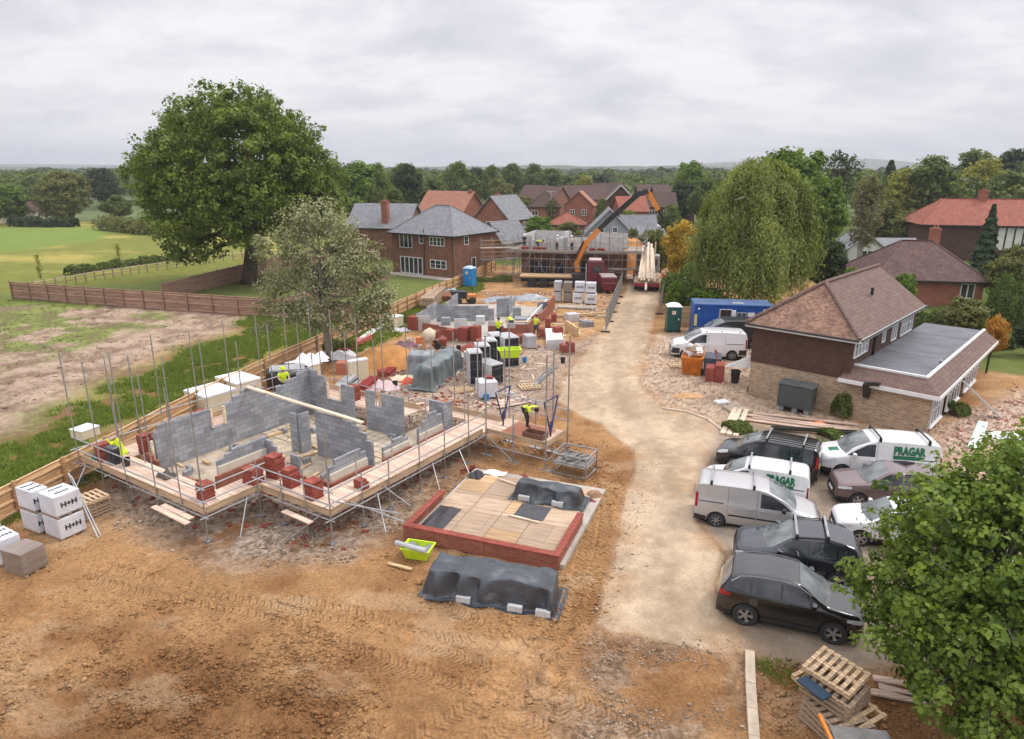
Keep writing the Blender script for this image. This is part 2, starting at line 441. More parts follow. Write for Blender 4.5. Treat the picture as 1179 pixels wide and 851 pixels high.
def build_ground():
    # wedge-shaped grid, fine near the drone and coarser away
    ys = [4.6]
    while ys[-1] < 175:
        y = ys[-1]; ys.append(y + (.09 if y < 9 else max(.042, .0038 * y) if y < 32 else .0075 * y if y < 60 else .010 * y))
    ys = np.array(ys); NX = 860
    s = np.linspace(-1, 1, NX)
    X = s[None, :] * (ys[:, None] * .86 + 7.5); Y = np.repeat(ys[:, None], NX, 1)
    x, y = X.ravel(), Y.ravel()
    wx = x + (fbm(x * .9, y * .9, 3) - .5) * 1.1; wy = y + (fbm(x * .9, y * .9, 5) - .5) * 1.1
    wx2 = x + (fbm(x * .35, y * .35, 33, 5) - .5) * 5.; wy2 = y + (fbm(x * .35, y * .35, 35, 5) - .5) * 5.
    def M(poly, soft=.25, warp=1):
        qx, qy = (wx, wy) if warp == 1 else (wx2, wy2) if warp == 2 else (x, y)
        return np.clip(sdist(qx, qy, pxpoly(poly)) / soft * .5 + .5, 0, 1)
    n_lo = fbm(x * .22, y * .22, 1, 5); n_md = fbm(x * .8, y * .8, 2, 5); n_hi = fbm(x * 3.1, y * 3.1, 4, 4); n_vh = fbm(x * 9, y * 9, 8, 2)
    def L(a, b, t): return np.asarray(a)[None, :] * (1 - t)[:, None] + np.asarray(b)[None, :] * t[:, None]
    def sm(v, a, b):
        t = np.clip((v - a) / (b - a), 0, 1); return t * t * (3 - 2 * t)
    # orange clay
    col = L((.29, .145, .061), (.45, .254, .116), sm(n_lo * .5 + n_md * .5, .32, .62))
    col = col * (.74 + .36 * n_hi + .16 * n_vh)[:, None]
    dark = sm(fbm(x * .3 + 4, y * .42, 91, 5), .5, .68) * sm(-x - y * .25, -2, 6); col = col * (1 - .14 * dark)[:, None]
    pale = sm(fbm(x * .45, y * .9, 71, 4), .56, .70); pm = pale * .34
    col = col * (1 - pm)[:, None] + np.array((.60, .43, .27)) * pm[:, None]
    z = (n_lo - .5) * .16 + (n_md - .5) * .09 + (n_hi - .5) * .05
    # churned heap of clay in the near left
    heap = sm(sdist(wx, wy, pxpoly([(-200, 740), (60, 715), (190, 690), (330, 712), (440, 770), (430, 900), (-200, 900)])), -1, 1.4)
    rid = np.abs(fbm(x * 1.3 + 5, y * 2.4, 21, 4) - .5) * 2
    z += heap * ((fbm(x * 1.4, y * 1.4, 41, 4) - .35) * .34 + (n_hi - .5) * .10 + (n_vh - .5) * .05 - rid * .05)
    col = col * (1 - heap * .06)[:, None]
    # machine tracks: arc length, offset and wear go to the surface, which presses the lugs in
    T_A = np.zeros_like(x); T_D = np.zeros_like(x); T_L = np.full(x.shape, 9.); T_M = np.zeros_like(x); T_N = np.zeros_like(x)
    def track(pts, width, tread, amp=.05, tone=.18, warm=None):
        nonlocal z, col, T_N
        p = np.array([P(*q)[:2] for q in pts]); d, a, sd = ldist(x, y, p)
        for off in sorted({-width, width}):
            lat = d * sd - off; dd = np.abs(lat)
            m = sm(-dd, -.29, -.21); wear = sm(fbm(x * .7 + off, y * .7, 131, 3), .24, .44)
            z += m * -.035 + sm(-np.abs(dd - .34), -.10, 0) * .03 * n_hi * 2
            k = (dd < .6) & (dd < T_L); T_A[k] = a[k] / tread; T_D[k] = lat[k]; T_L[k] = dd[k]; T_M[k] = (m * wear)[k]; T_N += m > .02
            col = col * (1 + m * .05)[:, None]
    track([(95, 668), (180, 690), (300, 712), (420, 752), (560, 800), (660, 860)], .0, .27, .055)
    track([(120, 655), (260, 690), (400, 718), (520, 738), (640, 745), (700, 715)], .0, .25, .055)
    track([(330, 690), (430, 712), (540, 760), (640, 800), (760, 850)], .0, .27, .055)
    track([(500, 690), (580, 735), (640, 780), (650, 860)], .0, .25, .05)
    track([(690, 560), (675, 640), (650, 720), (560, 800), (430, 880)], .0, .28, .05)
    track([(700, 570), (690, 640), (672, 730), (620, 800), (540, 880)], .0, .28, .05)
    track([(560, 505), (640, 520), (690, 540), (706, 580)], .5, .4, .03)
    T_M *= (T_N <= 1)
    T_M *= (1 - np.clip(sdist(x, y, pxpoly(ROAD_PX)) / .2 + .5, 0, 1))
    for cx_, cy_, r0_ in ((-9.5, 8.0, 4.2), (-9.5, 8.0, 5.1), (-9.2, 7.6, 6.1), (-9.0, 7.2, 7.2), (-3.5, 9.0, 4.6), (-3.2, 8.4, 5.9)):
        rr_ = np.hypot(x - cx_, (y - cy_) * 1.15) + (n_md - .5) * .35; th_ = np.arctan2(y - cy_, x - cx_); mm = sm(-np.abs(rr_ - r0_), -.26, -.12) * sm(fbm(th_ * 2 + r0_, rr_ * .2, 9, 3), .36, .52)
        ch_ = np.tanh(2 * np.sin(th_ * r0_ / .22)); z += mm * (-.03 + .03 * ch_) + sm(-np.abs(np.abs(rr_ - r0_) - .3), -.1, 0) * .03 * n_hi * (mm * 0 + 1) * sm(7 - r0_, -.5, .5); col = col * (1 + mm * (.06 - .10 * (.5 + .5 * ch_)))[:, None]
    # crushed stone round the unfinished house and in the storage yard
    def stone(mask, a, b, rough_):
        nonlocal z, col
        c = L(a, b, sm(n_vh * .6 + n_hi * .4, .3, .7)) * (.8 + .4 * n_md)[:, None]
        col = col * (1 - mask)[:, None] + c * mask[:, None]; z += mask * (n_vh - .5) * rough_
    ring = M(RING_PX, .9); stone(ring * .9 * sm(n_md + n_hi * .4, .3, .62), (.20, .155, .12), (.50, .41, .33), .07)
    stone(M(GRAVEL_PX, .8), (.30, .215, .16), (.50, .38, .295), .03)
    stone(M(YARD_PX, .7), (.36, .255, .18), (.62, .47, .34), .03)
    stone(M(RUBBLE_PX, .8), (.34, .22, .165), (.70, .54, .42), .05)
    sandm = M(SANDY_PX, .8) * .8; col = col * (1 - sandm)[:, None] + L((.40, .22, .09), (.66, .42, .20), n_md) * sandm[:, None]
    dk = M(DARK_PX, 1.2) * sm(fbm(x * .8, y * .8, 81, 4), .34, .58); stone(dk * .75, (.17, .115, .075), (.46, .35, .26), .06)
    # pale compacted haul road with a gentle crown
    rd_s = sdist(x + (n_md - .5) * .5, y + (n_md - .5) * .5, pxpoly(ROAD_PX)); rd = np.clip(rd_s / .16 * .5 + .5, 0, 1)
    rc = L((.375, .282, .192), (.495, .38, .268), sm(n_lo * .45 + n_md * .3 + n_hi * .25, .34, .62)) * (.86 + .28 * n_hi)[:, None]
    lane, la, ls = ldist(x, y, np.array([P(*q)[:2] for q in [(770, 740), (765, 640), (775, 540), (720, 470), (705, 410), (735, 330)]]))
    wheel = np.exp(-((lane - 1.0) / .42) ** 2); rc = rc * (1 + .10 * wheel - .07 * np.exp(-(lane / .4) ** 2))[:, None]
    mud = sm(fbm(x * .7, y * .7, 55, 5), .53, .66) * sm(-rd_s, -1.5, 0); rc = rc * (1 - mud * .45)[:, None] + np.array((.36, .21, .10)) * (mud * .45)[:, None]
    col = col * (1 - rd)[:, None] + rc * rd[:, None]
    z = z * (1 - rd) + rd * ((n_hi - .5) * .016 + .03)
    # worn grey car park surface
    pk_s = sdist(x + (n_hi - .5) * .3, y + (n_hi - .5) * .3, pxpoly(PARK_PX)); pk = np.clip(pk_s / .3 * .5 + .5, 0, 1)
    pc = L((.20, .155, .115), (.33, .265, .205), sm(n_lo * .4 + n_md * .6, .34, .64)) * (.85 + .3 * n_hi)[:, None]
    col = col * (1 - pk)[:, None] + pc * pk[:, None]; z = z * (1 - pk) + pk * (.02 + (n_hi - .5) * .012)
    # dry pinkish path, rough grass
    dp = M(DRYPATH_PX, 1.5); c = L((.24, .165, .11), (.50, .375, .28), sm(n_md * .6 + n_hi * .4, .3, .68)); col = col * (1 - dp)[:, None] + c * dp[:, None]
    g1 = np.maximum(M(GRASS1_PX, 1.6, 2), M(VERGE2_PX, .5) * .9)
    scr = sm(fbm(x * .33, y * .33, 64, 5), .50, .60) * sm(sdist(wx, wy, pxpoly([(-300, 470), (-20, 440), (60, 415), (150, 385), (230, 368), (120, 344), (10, 338), (-300, 352)])), -.5, 1.5)
    g1 = np.maximum(g1, scr * .8) * sm(n_md * .6 + n_hi * .4, .28, .48)
    gc = L((.075, .11, .018), (.21, .28, .045), sm(n_md * .5 + n_hi * .5, .3, .7)) * (.7 + .6 * n_lo)[:, None]
    far = M(FIELD_PX, .5, 0)
    fc = L((.195, .21, .045), (.36, .315, .085), sm(fbm(x * .06, y * .12, 77, 4), .4, .62)) * (.8 + .4 * n_md)[:, None]
    br = M(BRIGHT_PX, 1.2, 0); fc = fc * (1 - br)[:, None] + (np.array((.185, .25, .055)) * (.9 + .2 * n_lo)[:, None]) * br[:, None]
    gd = M(GARDEN_PX, .3, 0); lawn = L((.11, .15, .035), (.20, .225, .065), n_md)
    rg = M(RGARD_PX, .4)
    beyond = sm(y + (n_lo - .5) * 6, 88, 96) * (1 - far); beyond = np.maximum(beyond, sm(x - y * .12, 24, 27) * sm(y, 45, 48)); rest = L((.07, .10, .025), (.13, .17, .04), n_md)
    left = sm(-x - y * .2, 8, 14) * sm(y, 62, 66)
    for m_, c_ in ((beyond * (1 - rd), rest), (left, lawn), (far, fc), (gd, lawn), (rg, lawn), (g1 * (1 - pk), gc)):
        m_ = np.clip(m_, 0, 1); col = col * (1 - m_)[:, None] + c_ * m_[:, None]
    z += g1 * (n_hi - .4) * .10
    # loose edge where clay was pushed against the road
    edge = np.exp(-((rd_s + .35) / .28) ** 2) * (1 - pk) * sm(45 - y, 0, 5) * (x < 4); z += edge * (.03 + n_hi * .12)
    # flat where the relief meets the open country beyond
    rim = np.minimum(sm(ys[-1] - y, 0, 12), np.repeat(sm(1 - np.abs(s), 0, .08)[None, :], len(ys), 0).ravel()); rim *= sm(y, 4.6, 5.4)
    z = z * rim
    zone = np.zeros(len(x), int)                               # 0 soil 1 road 2 car park 3 grass
    zone[(g1 > .5) | (far > .5) | (gd > .5) | (rg > .5) | (beyond > .5) | (left > .5)] = 3
    zone[rd > .5] = 1; zone[pk > .5] = 2
    co = np.stack([x, y, z], 1)
    NY = len(ys); idx = np.arange(NY * NX).reshape(NY, NX)
    q = np.stack([idx[:-1, :-1], idx[:-1, 1:], idx[1:, 1:], idx[1:, :-1]], -1).reshape(-1, 4)
    qz = zone[q[:, 0]]
    mt0 = ground_mat('earth and stone'); mt1 = ground_mat('compacted haul road', .80, 1.17, .45)
    for k, nm in ((0, 'ground'), (1, 'road'), (2, 'car_park'), (3, 'field')):
        f = q[qz == k]; u, inv = np.unique(f, return_inverse=True)
        me = bpy.data.meshes.new(nm); me.vertices.add(len(u)); me.vertices.foreach_set('co', co[u].astype(np.float32).ravel())
        me.loops.add(f.size); me.loops.foreach_set('vertex_index', inv.ravel().astype(np.int32))
        me.polygons.add(len(f)); me.polygons.foreach_set('loop_start', np.arange(0, f.size, 4, dtype=np.int32))
        me.update(); me.validate()
        a = me.color_attributes.new('earth', 'FLOAT_COLOR', 'POINT')
        a.data.foreach_set('color', np.concatenate([np.clip(col[u], 0, 1), np.ones((len(u), 1))], 1).astype(np.float32).ravel())
        for an_, av_ in (('track_arc', T_A), ('track_offset', T_D), ('track_wear', T_M)):
            if k == 0 or an_ == 'track_wear': at_ = me.attributes.new(an_, 'FLOAT', 'POINT'); at_.data.foreach_set('value', (av_[u] if k == 0 else av_[u] * 0).astype(np.float32))
        me.materials.append(mt1 if k in (1, 2) else mt0); me.shade_smooth()
        o = bpy.data.objects.new(nm, me); C.objects.link(o); o['kind'] = 'structure'
    # open country all round the relief, out to the horizon
    W0, W1 = ys[0] * .86 + 7.5, ys[-1] * .86 + 7.5
    inn = [(-W0, ys[0]), (W0, ys[0]), (W1, ys[-1]), (-W1, ys[-1])]; out = [(-9000, -600), (9000, -600), (9000, 9000), (-9000, 9000)]
    b = MB()
    for k in range(4): b.poly([(*out[k], 0), (*out[(k + 1) % 4], 0), (*inn[(k + 1) % 4], 0), (*inn[k], 0)])
    obj('countryside', b, mat('open country', (.085, .12, .03), .9, .5, .02), kind='structure')
    return x, y, z, col, zone

def ground_mat(name, lo=.58, hi=1.34, bump=.95):
    m, nt, b = newmat(name)
    at = nd(nt, 'ShaderNodeAttribute', attribute_name='earth')
    tc = nd(nt, 'ShaderNodeTexCoord')
    n = nd(nt, 'ShaderNodeTexNoise', Scale=11., Detail=9., Roughness=.78); nt.links.new(tc.outputs['Object'], n.inputs['Vector'])
    v = nd(nt, 'ShaderNodeTexVoronoi', Scale=13.); nt.links.new(tc.outputs['Object'], v.inputs['Vector'])
    rp = ramp(nt, [(.34, (lo,) * 3), (.66, (hi,) * 3)]); nt.links.new(n.outputs['Fac'], rp.inputs['Fac'])
    mx = nd(nt, 'ShaderNodeMix', data_type='RGBA', blend_type='MULTIPLY'); mx.inputs[0].default_value = 1
    nt.links.new(at.outputs['Color'], mx.inputs[6]); nt.links.new(rp.outputs['Color'], mx.inputs[7])
    nt.links.new(mx.outputs[2], b.inputs['Base Color'])
    b.inputs['Roughness'].default_value = .95; b.inputs['Specular IOR Level'].default_value = .12
    n2 = nd(nt, 'ShaderNodeTexNoise', Scale=13., Detail=9., Roughness=.75); nt.links.new(tc.outputs['Object'], n2.inputs['Vector'])
    ad = nd(nt, 'ShaderNodeMath', operation='MULTIPLY_ADD'); ad.inputs[1].default_value = -.35
    nt.links.new(v.outputs['Distance'], ad.inputs[0]); nt.links.new(n2.outputs['Fac'], ad.inputs[2])
    ta = nd(nt, 'ShaderNodeAttribute', attribute_name='track_arc'); td = nd(nt, 'ShaderNodeAttribute', attribute_name='track_offset'); tw = nd(nt, 'ShaderNodeAttribute', attribute_name='track_wear')
    def mth(op, a, b_=None, c=None):
        n_ = nd(nt, 'ShaderNodeMath', operation=op)
        for i_, v_ in enumerate((a, b_, c)):
            if v_ is None: continue
            if isinstance(v_, (int, float)): n_.inputs[i_].default_value = v_
            else: nt.links.new(v_, n_.inputs[i_])
        return n_.outputs[0]
    ph = mth('MULTIPLY_ADD', mth('ABSOLUTE', td.outputs['Fac']), 13., mth('MULTIPLY', ta.outputs['Fac'], 2 * PI))
    ph = mth('MULTIPLY_ADD', n.outputs['Fac'], .9, ph)
    lug = mth('MULTIPLY', mth('TANH', mth('MULTIPLY', mth('SINE', ph), 1.8)), tw.outputs['Fac'])
    hh_ = mth('MULTIPLY_ADD', lug, .75, ad.outputs[0])
    bp = nd(nt, 'ShaderNodeBump', Strength=bump, Distance=.09); nt.links.new(hh_, bp.inputs['Height'])
    nt.links.new(bp.outputs['Normal'], b.inputs['Normal'])
    return m

GX, GY, GZ, GCOL, GZONE = build_ground()
# ---------------------------------------------------------------- shared materials
M = {}
M['block'] = brickmat('grey concrete block', (.235, .245, .27), (.36, .37, .395), (.17, .175, .185), .44, .215, .016, bump=.5, patch=.22)
M['block_light'] = brickmat('pale block', (.50, .50, .50), (.62, .62, .62), (.36, .35, .34), .44, .215, .010, bump=.25, patch=.15)
M['brick'] = brickmat('red facing brick', (.26, .075, .045), (.36, .115, .07), (.36, .29, .24), .225, .075, .010, patch=.25)
M['brick_new'] = brickmat('fresh red brick', (.27, .065, .045), (.38, .10, .075), (.14, .05, .04), .215, .07, .010, patch=.3)
M['brick_brown'] = brickmat('brown brick', (.17, .075, .045), (.25, .115, .075), (.25, .2, .16), .225, .075, .010)
M['brick_buff'] = brickmat('buff brick', (.22, .135, .08), (.44, .31, .20), (.52, .44, .35), .225, .075, .018, patch=.14)
M['tile_hang'] = brickmat('hung tiles', (.085, .045, .036), (.12, .065, .05), (.045, .028, .022), .165, .10, .008, bump=.6)
M['steel'] = mat('galvanised steel', (.40, .40, .41), .45, .25, 3, metal=.75)
M['steel_dull'] = mat('weathered steel tube', (.30, .29, .28), .55, .35, 2.5, metal=.5)
M['board'] = woodmat('scaffold boards', (.60, .44, .345), .25, .225)
M['board_edge'] = woodmat('weathered board', (.46, .33, .21), .3, .2)
M['timber'] = woodmat('new timber', (.60, .42, .24), .22, .1)
M['timber_pale'] = woodmat('pale planed timber', (.74, .60, .46), .15, .1)
M['ply'] = woodmat('plywood sheet', (.50, .33, .19), .22, 1.2)
M['ply_grey'] = woodmat('weathered plywood', (.45, .33, .235), .25, 1.2)
M['pallet'] = woodmat('pallet wood', (.40, .29, .20), .35, .1)
M['pallet_new'] = woodmat('fresh pallet wood', (.60, .43, .27), .25, .1)
M['fence'] = woodmat('fence board', (.52, .315, .165), .3, .125)
M['fence_rail'] = woodmat('fence rail', (.66, .45, .26), .25, .2)
M['fence_pink'] = woodmat('weathered fence board', (.33, .20, .145), .3, .125)
M['fence_pinkrail'] = woodmat('weathered fence rail', (.44, .29, .21), .25, .2)
M['insul'] = mat('cream insulation board', (.66, .58, .42), .8, .08, 2)
M['insul_pale'] = mat('pale cavity board', (.62, .56, .47), .7, .08, 3)
M['insul_white'] = mat('white foil wrap', (.80, .80, .82), .35, .06, 3, bump=.4, bscale=5)
M['white'] = mat('white plastic', (.78, .78, .78), .4, .05, 3)
M['white_paint'] = mat('white paint', (.76, .76, .75), .5, .08, 1.5)
M['black'] = mat('black plastic', (.018, .018, .02), .45, .3, 3)
M['dark'] = mat('dark rubber', (.025, .025, .026), .8, .3, 6)
M['dpc'] = mat('black plastic sheet', (.03, .03, .034), .3, .4, 3, bump=.6, bscale=5)
M['tarp'] = sheetmat('grey black tarpaulin', (.05, .058, .07), .27)
M['tarp_grey'] = sheetmat('silver grey sheeting', (.25, .27, .29), .27)
M['hivis'] = mat('hi vis yellow', (.62, .80, .02), .7, .1, 6)
M['hivis_or'] = mat('hi vis orange', (.80, .12, .03), .7, .1, 6)
M['lime'] = mat('lime plastic', (.52, .70, .02), .4, .1, 3)
M['blue'] = mat('blue plastic', (.02, .22, .55), .4, .12, 3)
M['wrap'] = mat('white shrink wrap', (.63, .64, .69), .28, .14, 1.6, bump=.9, bscale=7)
M['wrap_grey'] = mat('grey shrink wrap', (.42, .43, .45), .35, .2, 2, bump=.7, bscale=6)
M['ink'] = mat('printed black lettering', (.012, .012, .014), .5, .1, 5)
M['mortar'] = mat('floor screed', (.40, .33, .25), .9, .38, 1.5, bump=.4, bscale=12)
M['beamfloor'] = brickmat('beam and block floor', (.48, .41, .31), (.60, .51, .39), (.20, .17, .13), .45, .44, .05, rough=.9, offset=0., bump=.5)
M['conc'] = mat('concrete', (.42, .38, .33), .9, .2, 2, bump=.3, bscale=14)
M['sand'] = mat('orange building sand', (.50, .24, .08), .95, .25, 1.5, bump=1.2, bscale=6)
M['red_steel'] = mat('red oxide steel', (.26, .025, .03), .5, .2, 3)

# ---------------------------------------------------------------- the unfinished house and its scaffold, in the plot's own axes
PLOT_O = Vector((-10.64, 21.35, 0)); PLOT_A = R(-32.8)
PLOT_M = Matrix.Translation(PLOT_O) @ Matrix.Rotation(PLOT_A, 4, 'Z')
def plot(u, v, z=0): return PLOT_M @ Vector((u, v, z))

house = empty('unfinished_house', 'half built grey block house inside the nearest scaffold', 'building', PLOT_O, PLOT_A)
FZ = .32                                                      # floor level
def wallseg(parent, name, a, b, th, z0, tops, m):
    """wall from a to b; tops = [(t0, t1, z)] gives the stepped top along it"""
    a = Vector((*a, 0)); b = Vector((*b, 0)); L = (b - a).length; d = (b - a) / L; n = Vector((-d.y, d.x, 0)) * th / 2
    mb = MB()
    for i, (t0, t1, z1) in enumerate(tops):
        p, q = a + d * (t0 * L), a + d * (t1 * L)
        mb._hex([p - n + Vector((0, 0, z0)), q - n + Vector((0, 0, z0)), q + n + Vector((0, 0, z0)), p + n + Vector((0, 0, z0)),
                 p - n + Vector((0, 0, z1)), q - n + Vector((0, 0, z1)), q + n + Vector((0, 0, z1)), p + n + Vector((0, 0, z1))])
    return obj(name, mb, m, parent)

mb = MB(); mb.prism([(-6.5, 1.8), (-2.7, 1.8), (-2.7, 4.9), (1.7, 4.3), (1.7, 12.0), (-.4, 12.0), (-.4, 10.5), (-6.5, 10.5)], 0.02, FZ)
obj('floor', mb, M['mortar'], house)
mb = MB(); mb.prism([(-2.4, 6.9), (1.4, 6.9), (1.4, 10.1), (-2.4, 10.1)], FZ + .004, FZ + .02); obj('beam_floor', mb, M['beamfloor'], house)
# brick plinth below the floor, seen under the boards
mb = MB()
PL = [(-6.75, 1.62), (-2.55, 1.62), (-2.55, 4.2), (1.95, 4.2), (1.95, 12.2), (-.4, 12.2), (-.4, 10.75), (-6.75, 10.75)]
for k in range(len(PL)):
    p, q = Vector((*PL[k], 0)), Vector((*PL[(k + 1) % len(PL)], 0)); d = (q - p).normalized() * .05
    mb.bar(p + Vector((0, 0, .13)) - d * 0, q + Vector((0, 0, .13)) - d * 1.04, .1, .30)
obj('brick_plinth', mb, M['brick'], house)
B_ = M['block']
W = lambda a, b, tops, th=.11, m=B_, nm='block_wall', z0=FZ + .022: wallseg(house, nm, a, b, th, z0, tops, m)
# long left wall with its two window gaps
W((-6.3, 1.95), (-6.3, 4.55), [(0, .08, 2.07), (.08, .8, 2.30), (.8, 1, 2.30)])
W((-6.3, 4.55), (-6.3, 5.3), [(0, 1, 1.40)])
W((-6.3, 5.3), (-6.3, 7.5), [(0, .22, 2.30), (.22, .42, 2.52), (.42, .8, 2.72), (.8, 1, 2.52)])
W((-6.3, 7.5), (-6.3, 8.2), [(0, 1, 2.07)])
W((-6.3, 8.2), (-6.3, 10.36), [(0, .25, 2.32), (.25, .6, 2.52), (.6, 1, 2.74)])
# back wall
W((-6.24, 10.3), (-5.0, 10.3), [(0, .4, 2.74), (.4, .8, 2.52), (.8, 1, 2.30)])
W((-5.0, 10.3), (-4.0, 10.3), [(0, 1, 1.40)])
W((-4.0, 10.3), (-3.2, 10.3), [(0, 1, 2.32)])
W((-2.35, 10.3), (-1.85, 10.3), [(0, 1, 2.32)])
W((-1.85, 10.3), (-1.35, 10.3), [(0, 1, 1.60)])
W((-1.35, 10.3), (0.0, 10.3), [(0, 1, 2.32)])
# cross wall, stub and piers
W((-1.9, 6.75), (1.45, 6.75), [(0, .5, 2.4), (.5, .66, 2.32), (.66, .8, 2.2), (.8, .9, 2.0), (.9, 1, 1.7)])
W((-3.25, 6.45), (-2.75, 6.45), [(0, 1, 2.15)])
W((-1.25, 4.75), (-.75, 4.75), [(0, 1, 1.25)])
W((-2.68, 6.45), (-2.68, 7.0), [(0, 1, 2.15)])
# bay and right hand wall, inner leaf
W((-2.95, 2.5), (-2.95, 4.9), [(0, .16, 1.35), (.16, .3, 1.5), (.3, 1, 1.62)])
W((-2.88, 4.84), (-2.0, 4.84), [(0, .4, 1.5), (.4, .7, 1.3), (.7, 1, 1.1)])
W((1.35, 4.4), (1.35, 6.4), [(0, .15, 1.4), (.15, .85, 1.62), (.85, 1, 1.4)])
W((1.5, 7.25), (1.5, 8.8), [(0, .4, 1.25), (.4, .8, 1.4), (.8, 1, 1.25)])
W((1.5, 9.5), (1.5, 11.2), [(0, .2, 1.35), (.2, .45, 1.6), (.45, .8, 1.85), (.8, 1, 1.6)])
W((.55, 11.55), (1.45, 11.55), [(0, 1, 2.0)])
W((1.5, 11.35), (1.5, 12.0), [(0, .5, 1.85), (.5, 1, 2.0)])
# mess on the floor slab
rf_ = random.Random(14); mb = MB(); mb3 = MB()
for k in range(70):
    u_, v_ = rf_.uniform(-6.1, 1.2), rf_.uniform(2.2, 10.0)
    if v_ < 4.9 and u_ > -3.1: continue
    t_ = mb if k % 3 else mb3; i0 = len(t_.v); l_ = rf_.uniform(.15, .9) if k % 3 else rf_.uniform(.2, .44); t_.box(-l_ / 2, -.07, 0, l_ / 2, .07, rf_.choice((.03, .05, .1)) if k % 3 else .2); t_.xf(Matrix.Translation((u_, v_, FZ + .022)) @ Matrix.Rotation(rf_.choice((0, PI / 2)) + rf_.uniform(-.3, .3), 4, 'Z'), i0)
o = obj('timber_offcuts', mb, M['timber'], loc=PLOT_O, rz=PLOT_A, kind='stuff'); o = obj('loose_blocks', mb3, M['block'], loc=PLOT_O, rz=PLOT_A, kind='stuff')
mb = MB(); mb.prism([(-6.2, 7.0), (-3.4, 7.0), (-3.4, 10.2), (-6.2, 10.2)], FZ + .004, FZ + .018); obj('beam_floor', mb, M['beamfloor'], house)
# cavity insulation and outer brick leaf
for a, b, zi, zb in (((-2.84, 2.45), (-2.84, 4.75), 1.14, .86), ((1.46, 4.36), (1.46, 6.36), 1.14, .86), ((1.61, 7.2), (1.61, 8.75), 1.1, .9), ((1.61, 9.45), (1.61, 11.15), 1.12, .88)):
    wallseg(house, 'insulation_board', a, b, .10, .05, [(0, 1, zi)], M['insul_pale'])
    o_ = .155; wallseg(house, 'brick_wall', (a[0] + o_, a[1] - .25), (b[0] + o_, b[1] + .12), .10, .282, [(0, .9, zb), (.9, 1, zb - .08)], M['brick'])
wallseg(house, 'insulation_board', (-6.42, 1.9), (-6.42, 4.5), .10, .3, [(0, 1, 1.5)], M['insul_white'])
wallseg(house, 'brick_wall', (-6.6, 1.75), (-6.6, 4.6), .10, .282, [(0, .35, 1.25), (.35, 1, 1.1)], M['brick'])
wallseg(house, 'brick_wall', (-6.55, 1.65), (-5.6, 1.65), .10, .282, [(0, .6, 1.2), (.6, 1, 1.05)], M['brick'])
wallseg(house, 'brick_wall', (-3.9, 1.65), (-2.72, 1.65), .10, .282, [(0, .7, .8), (.7, 1, .9)], M['brick'])
wallseg(house, 'brick_wall', (-2.2, 4.22), (.2, 4.22), .10, .282, [(0, .3, .95), (.3, 1, .8)], M['brick'])
wallseg(house, 'brick_wall', (.5, 4.22), (1.7, 4.22), .10, .282, [(0, .5, .8), (.5, 1, .9)], M['brick'])
# cream pads on the wall ends (cavity closers) and door frames
for (u, v, z0, z1) in ((-6.3, 1.83, .4, 1.7), (-6.24, 4.6, 1.4, 2.25), (-6.24, 5.25, 1.4, 2.25), (-4.95, 10.24, 1.4, 2.25), (-4.05, 10.24, 1.4, 2.25)):
    mb = MB(); mb.box(u - .05, v - .05, z0, u + .05, v + .05, z1); obj('cavity_closer', mb, M['timber_pale'], house)
for (u, v) in ((-1.62, 10.36), (-2.5, 10.36)):
    mb = MB(); mb.box(u - .04, v + .03, FZ, u + .04, v + .10, 2.0); obj('door_post', mb, M['timber'], house)
mb = MB(); mb.bar((-6.3, 6.6, 2.78), (1.0, 6.7, 2.46), .2, .06)
t = obj('wall_plank', mb, M['timber_pale'], loc=PLOT_O, rz=PLOT_A); tag(t, 'long pale plank lying across the top of the grey block walls', 'plank')

# ---- scaffold
scaf = empty('tube_scaffold', 'low tube scaffold with boarded walkway round the nearest house shell', 'scaffold', PLOT_O, PLOT_A)
PZ = 1.02
def deck(poly, name='platform'):
    mb = MB(); mb.prism(poly, PZ - .05, PZ); return obj(name, mb, M['board'], scaf)
deck([(-8.4, 0), (-.05, 0), (-.05, 1.35), (-8.4, 1.35)])
deck([(-1.35, 1.36), (-.05, 1.36), (-.05, 3.7), (-1.35, 3.7)])
deck([(-.04, 2.25), (3.75, 2.25), (3.75, 3.7), (-.04, 3.7)])
deck([(2.15, 3.71), (3.75, 3.71), (3.75, 13.1), (2.15, 13.1)])
deck([(-8.4, 1.36), (-7.0, 1.36), (-7.0, 12.3), (-8.4, 12.3)])
deck([(-6.99, 10.95), (-.7, 10.95), (-.7, 12.3), (-6.99, 12.3)])
deck([(-.69, 12.35), (2.14, 12.35), (2.14, 13.1), (-.69, 13.1)])
# toe boards
TB = [((-8.4, 0), (0, 0)), ((0, 0), (0, 2.25)), ((0, 2.25), (3.75, 2.25)), ((3.75, 2.25), (3.75, 11.4)), ((-8.4, 0), (-8.4, 12.3)), ((-8.4, 12.3), (-.7, 12.3)), ((-.7, 13.1), (3.75, 13.1))]
for a, b in TB:
    mb = MB(); d = (Vector(b) - Vector(a)).normalized() * .03
    mb.bar((a[0] + d.x, a[1] + d.y, PZ + .12), (b[0] - d.x, b[1] - d.y, PZ + .12), .035, .22); obj('toe_board', mb, M['board_edge'], scaf)
rs = random.Random(3)
def standard(u, v, h, m='steel'):
    mb = MB(); lean = rs.uniform(-.04, .04); mb.tube((u, v, .02), (u + lean, v + rs.uniform(-.03, .03), h), .027, 6)
    mb.box(u - .12, v - .12, .0, u + .12, v + .12, .022)
    obj('standard', mb, M[m], scaf)
for u, h in ((-8.45, 5.6), (-6.75, 5.5), (-4.9, 5.2), (-2.9, 5.6), (-1.3, 5.4), (.03, 5.6)): standard(u, -.06, h)
for u, h in ((-7.8, 5.3), (-5.9, 5.6), (-4.0, 3.2), (-2.2, 2.2)): standard(u, 1.25, h)
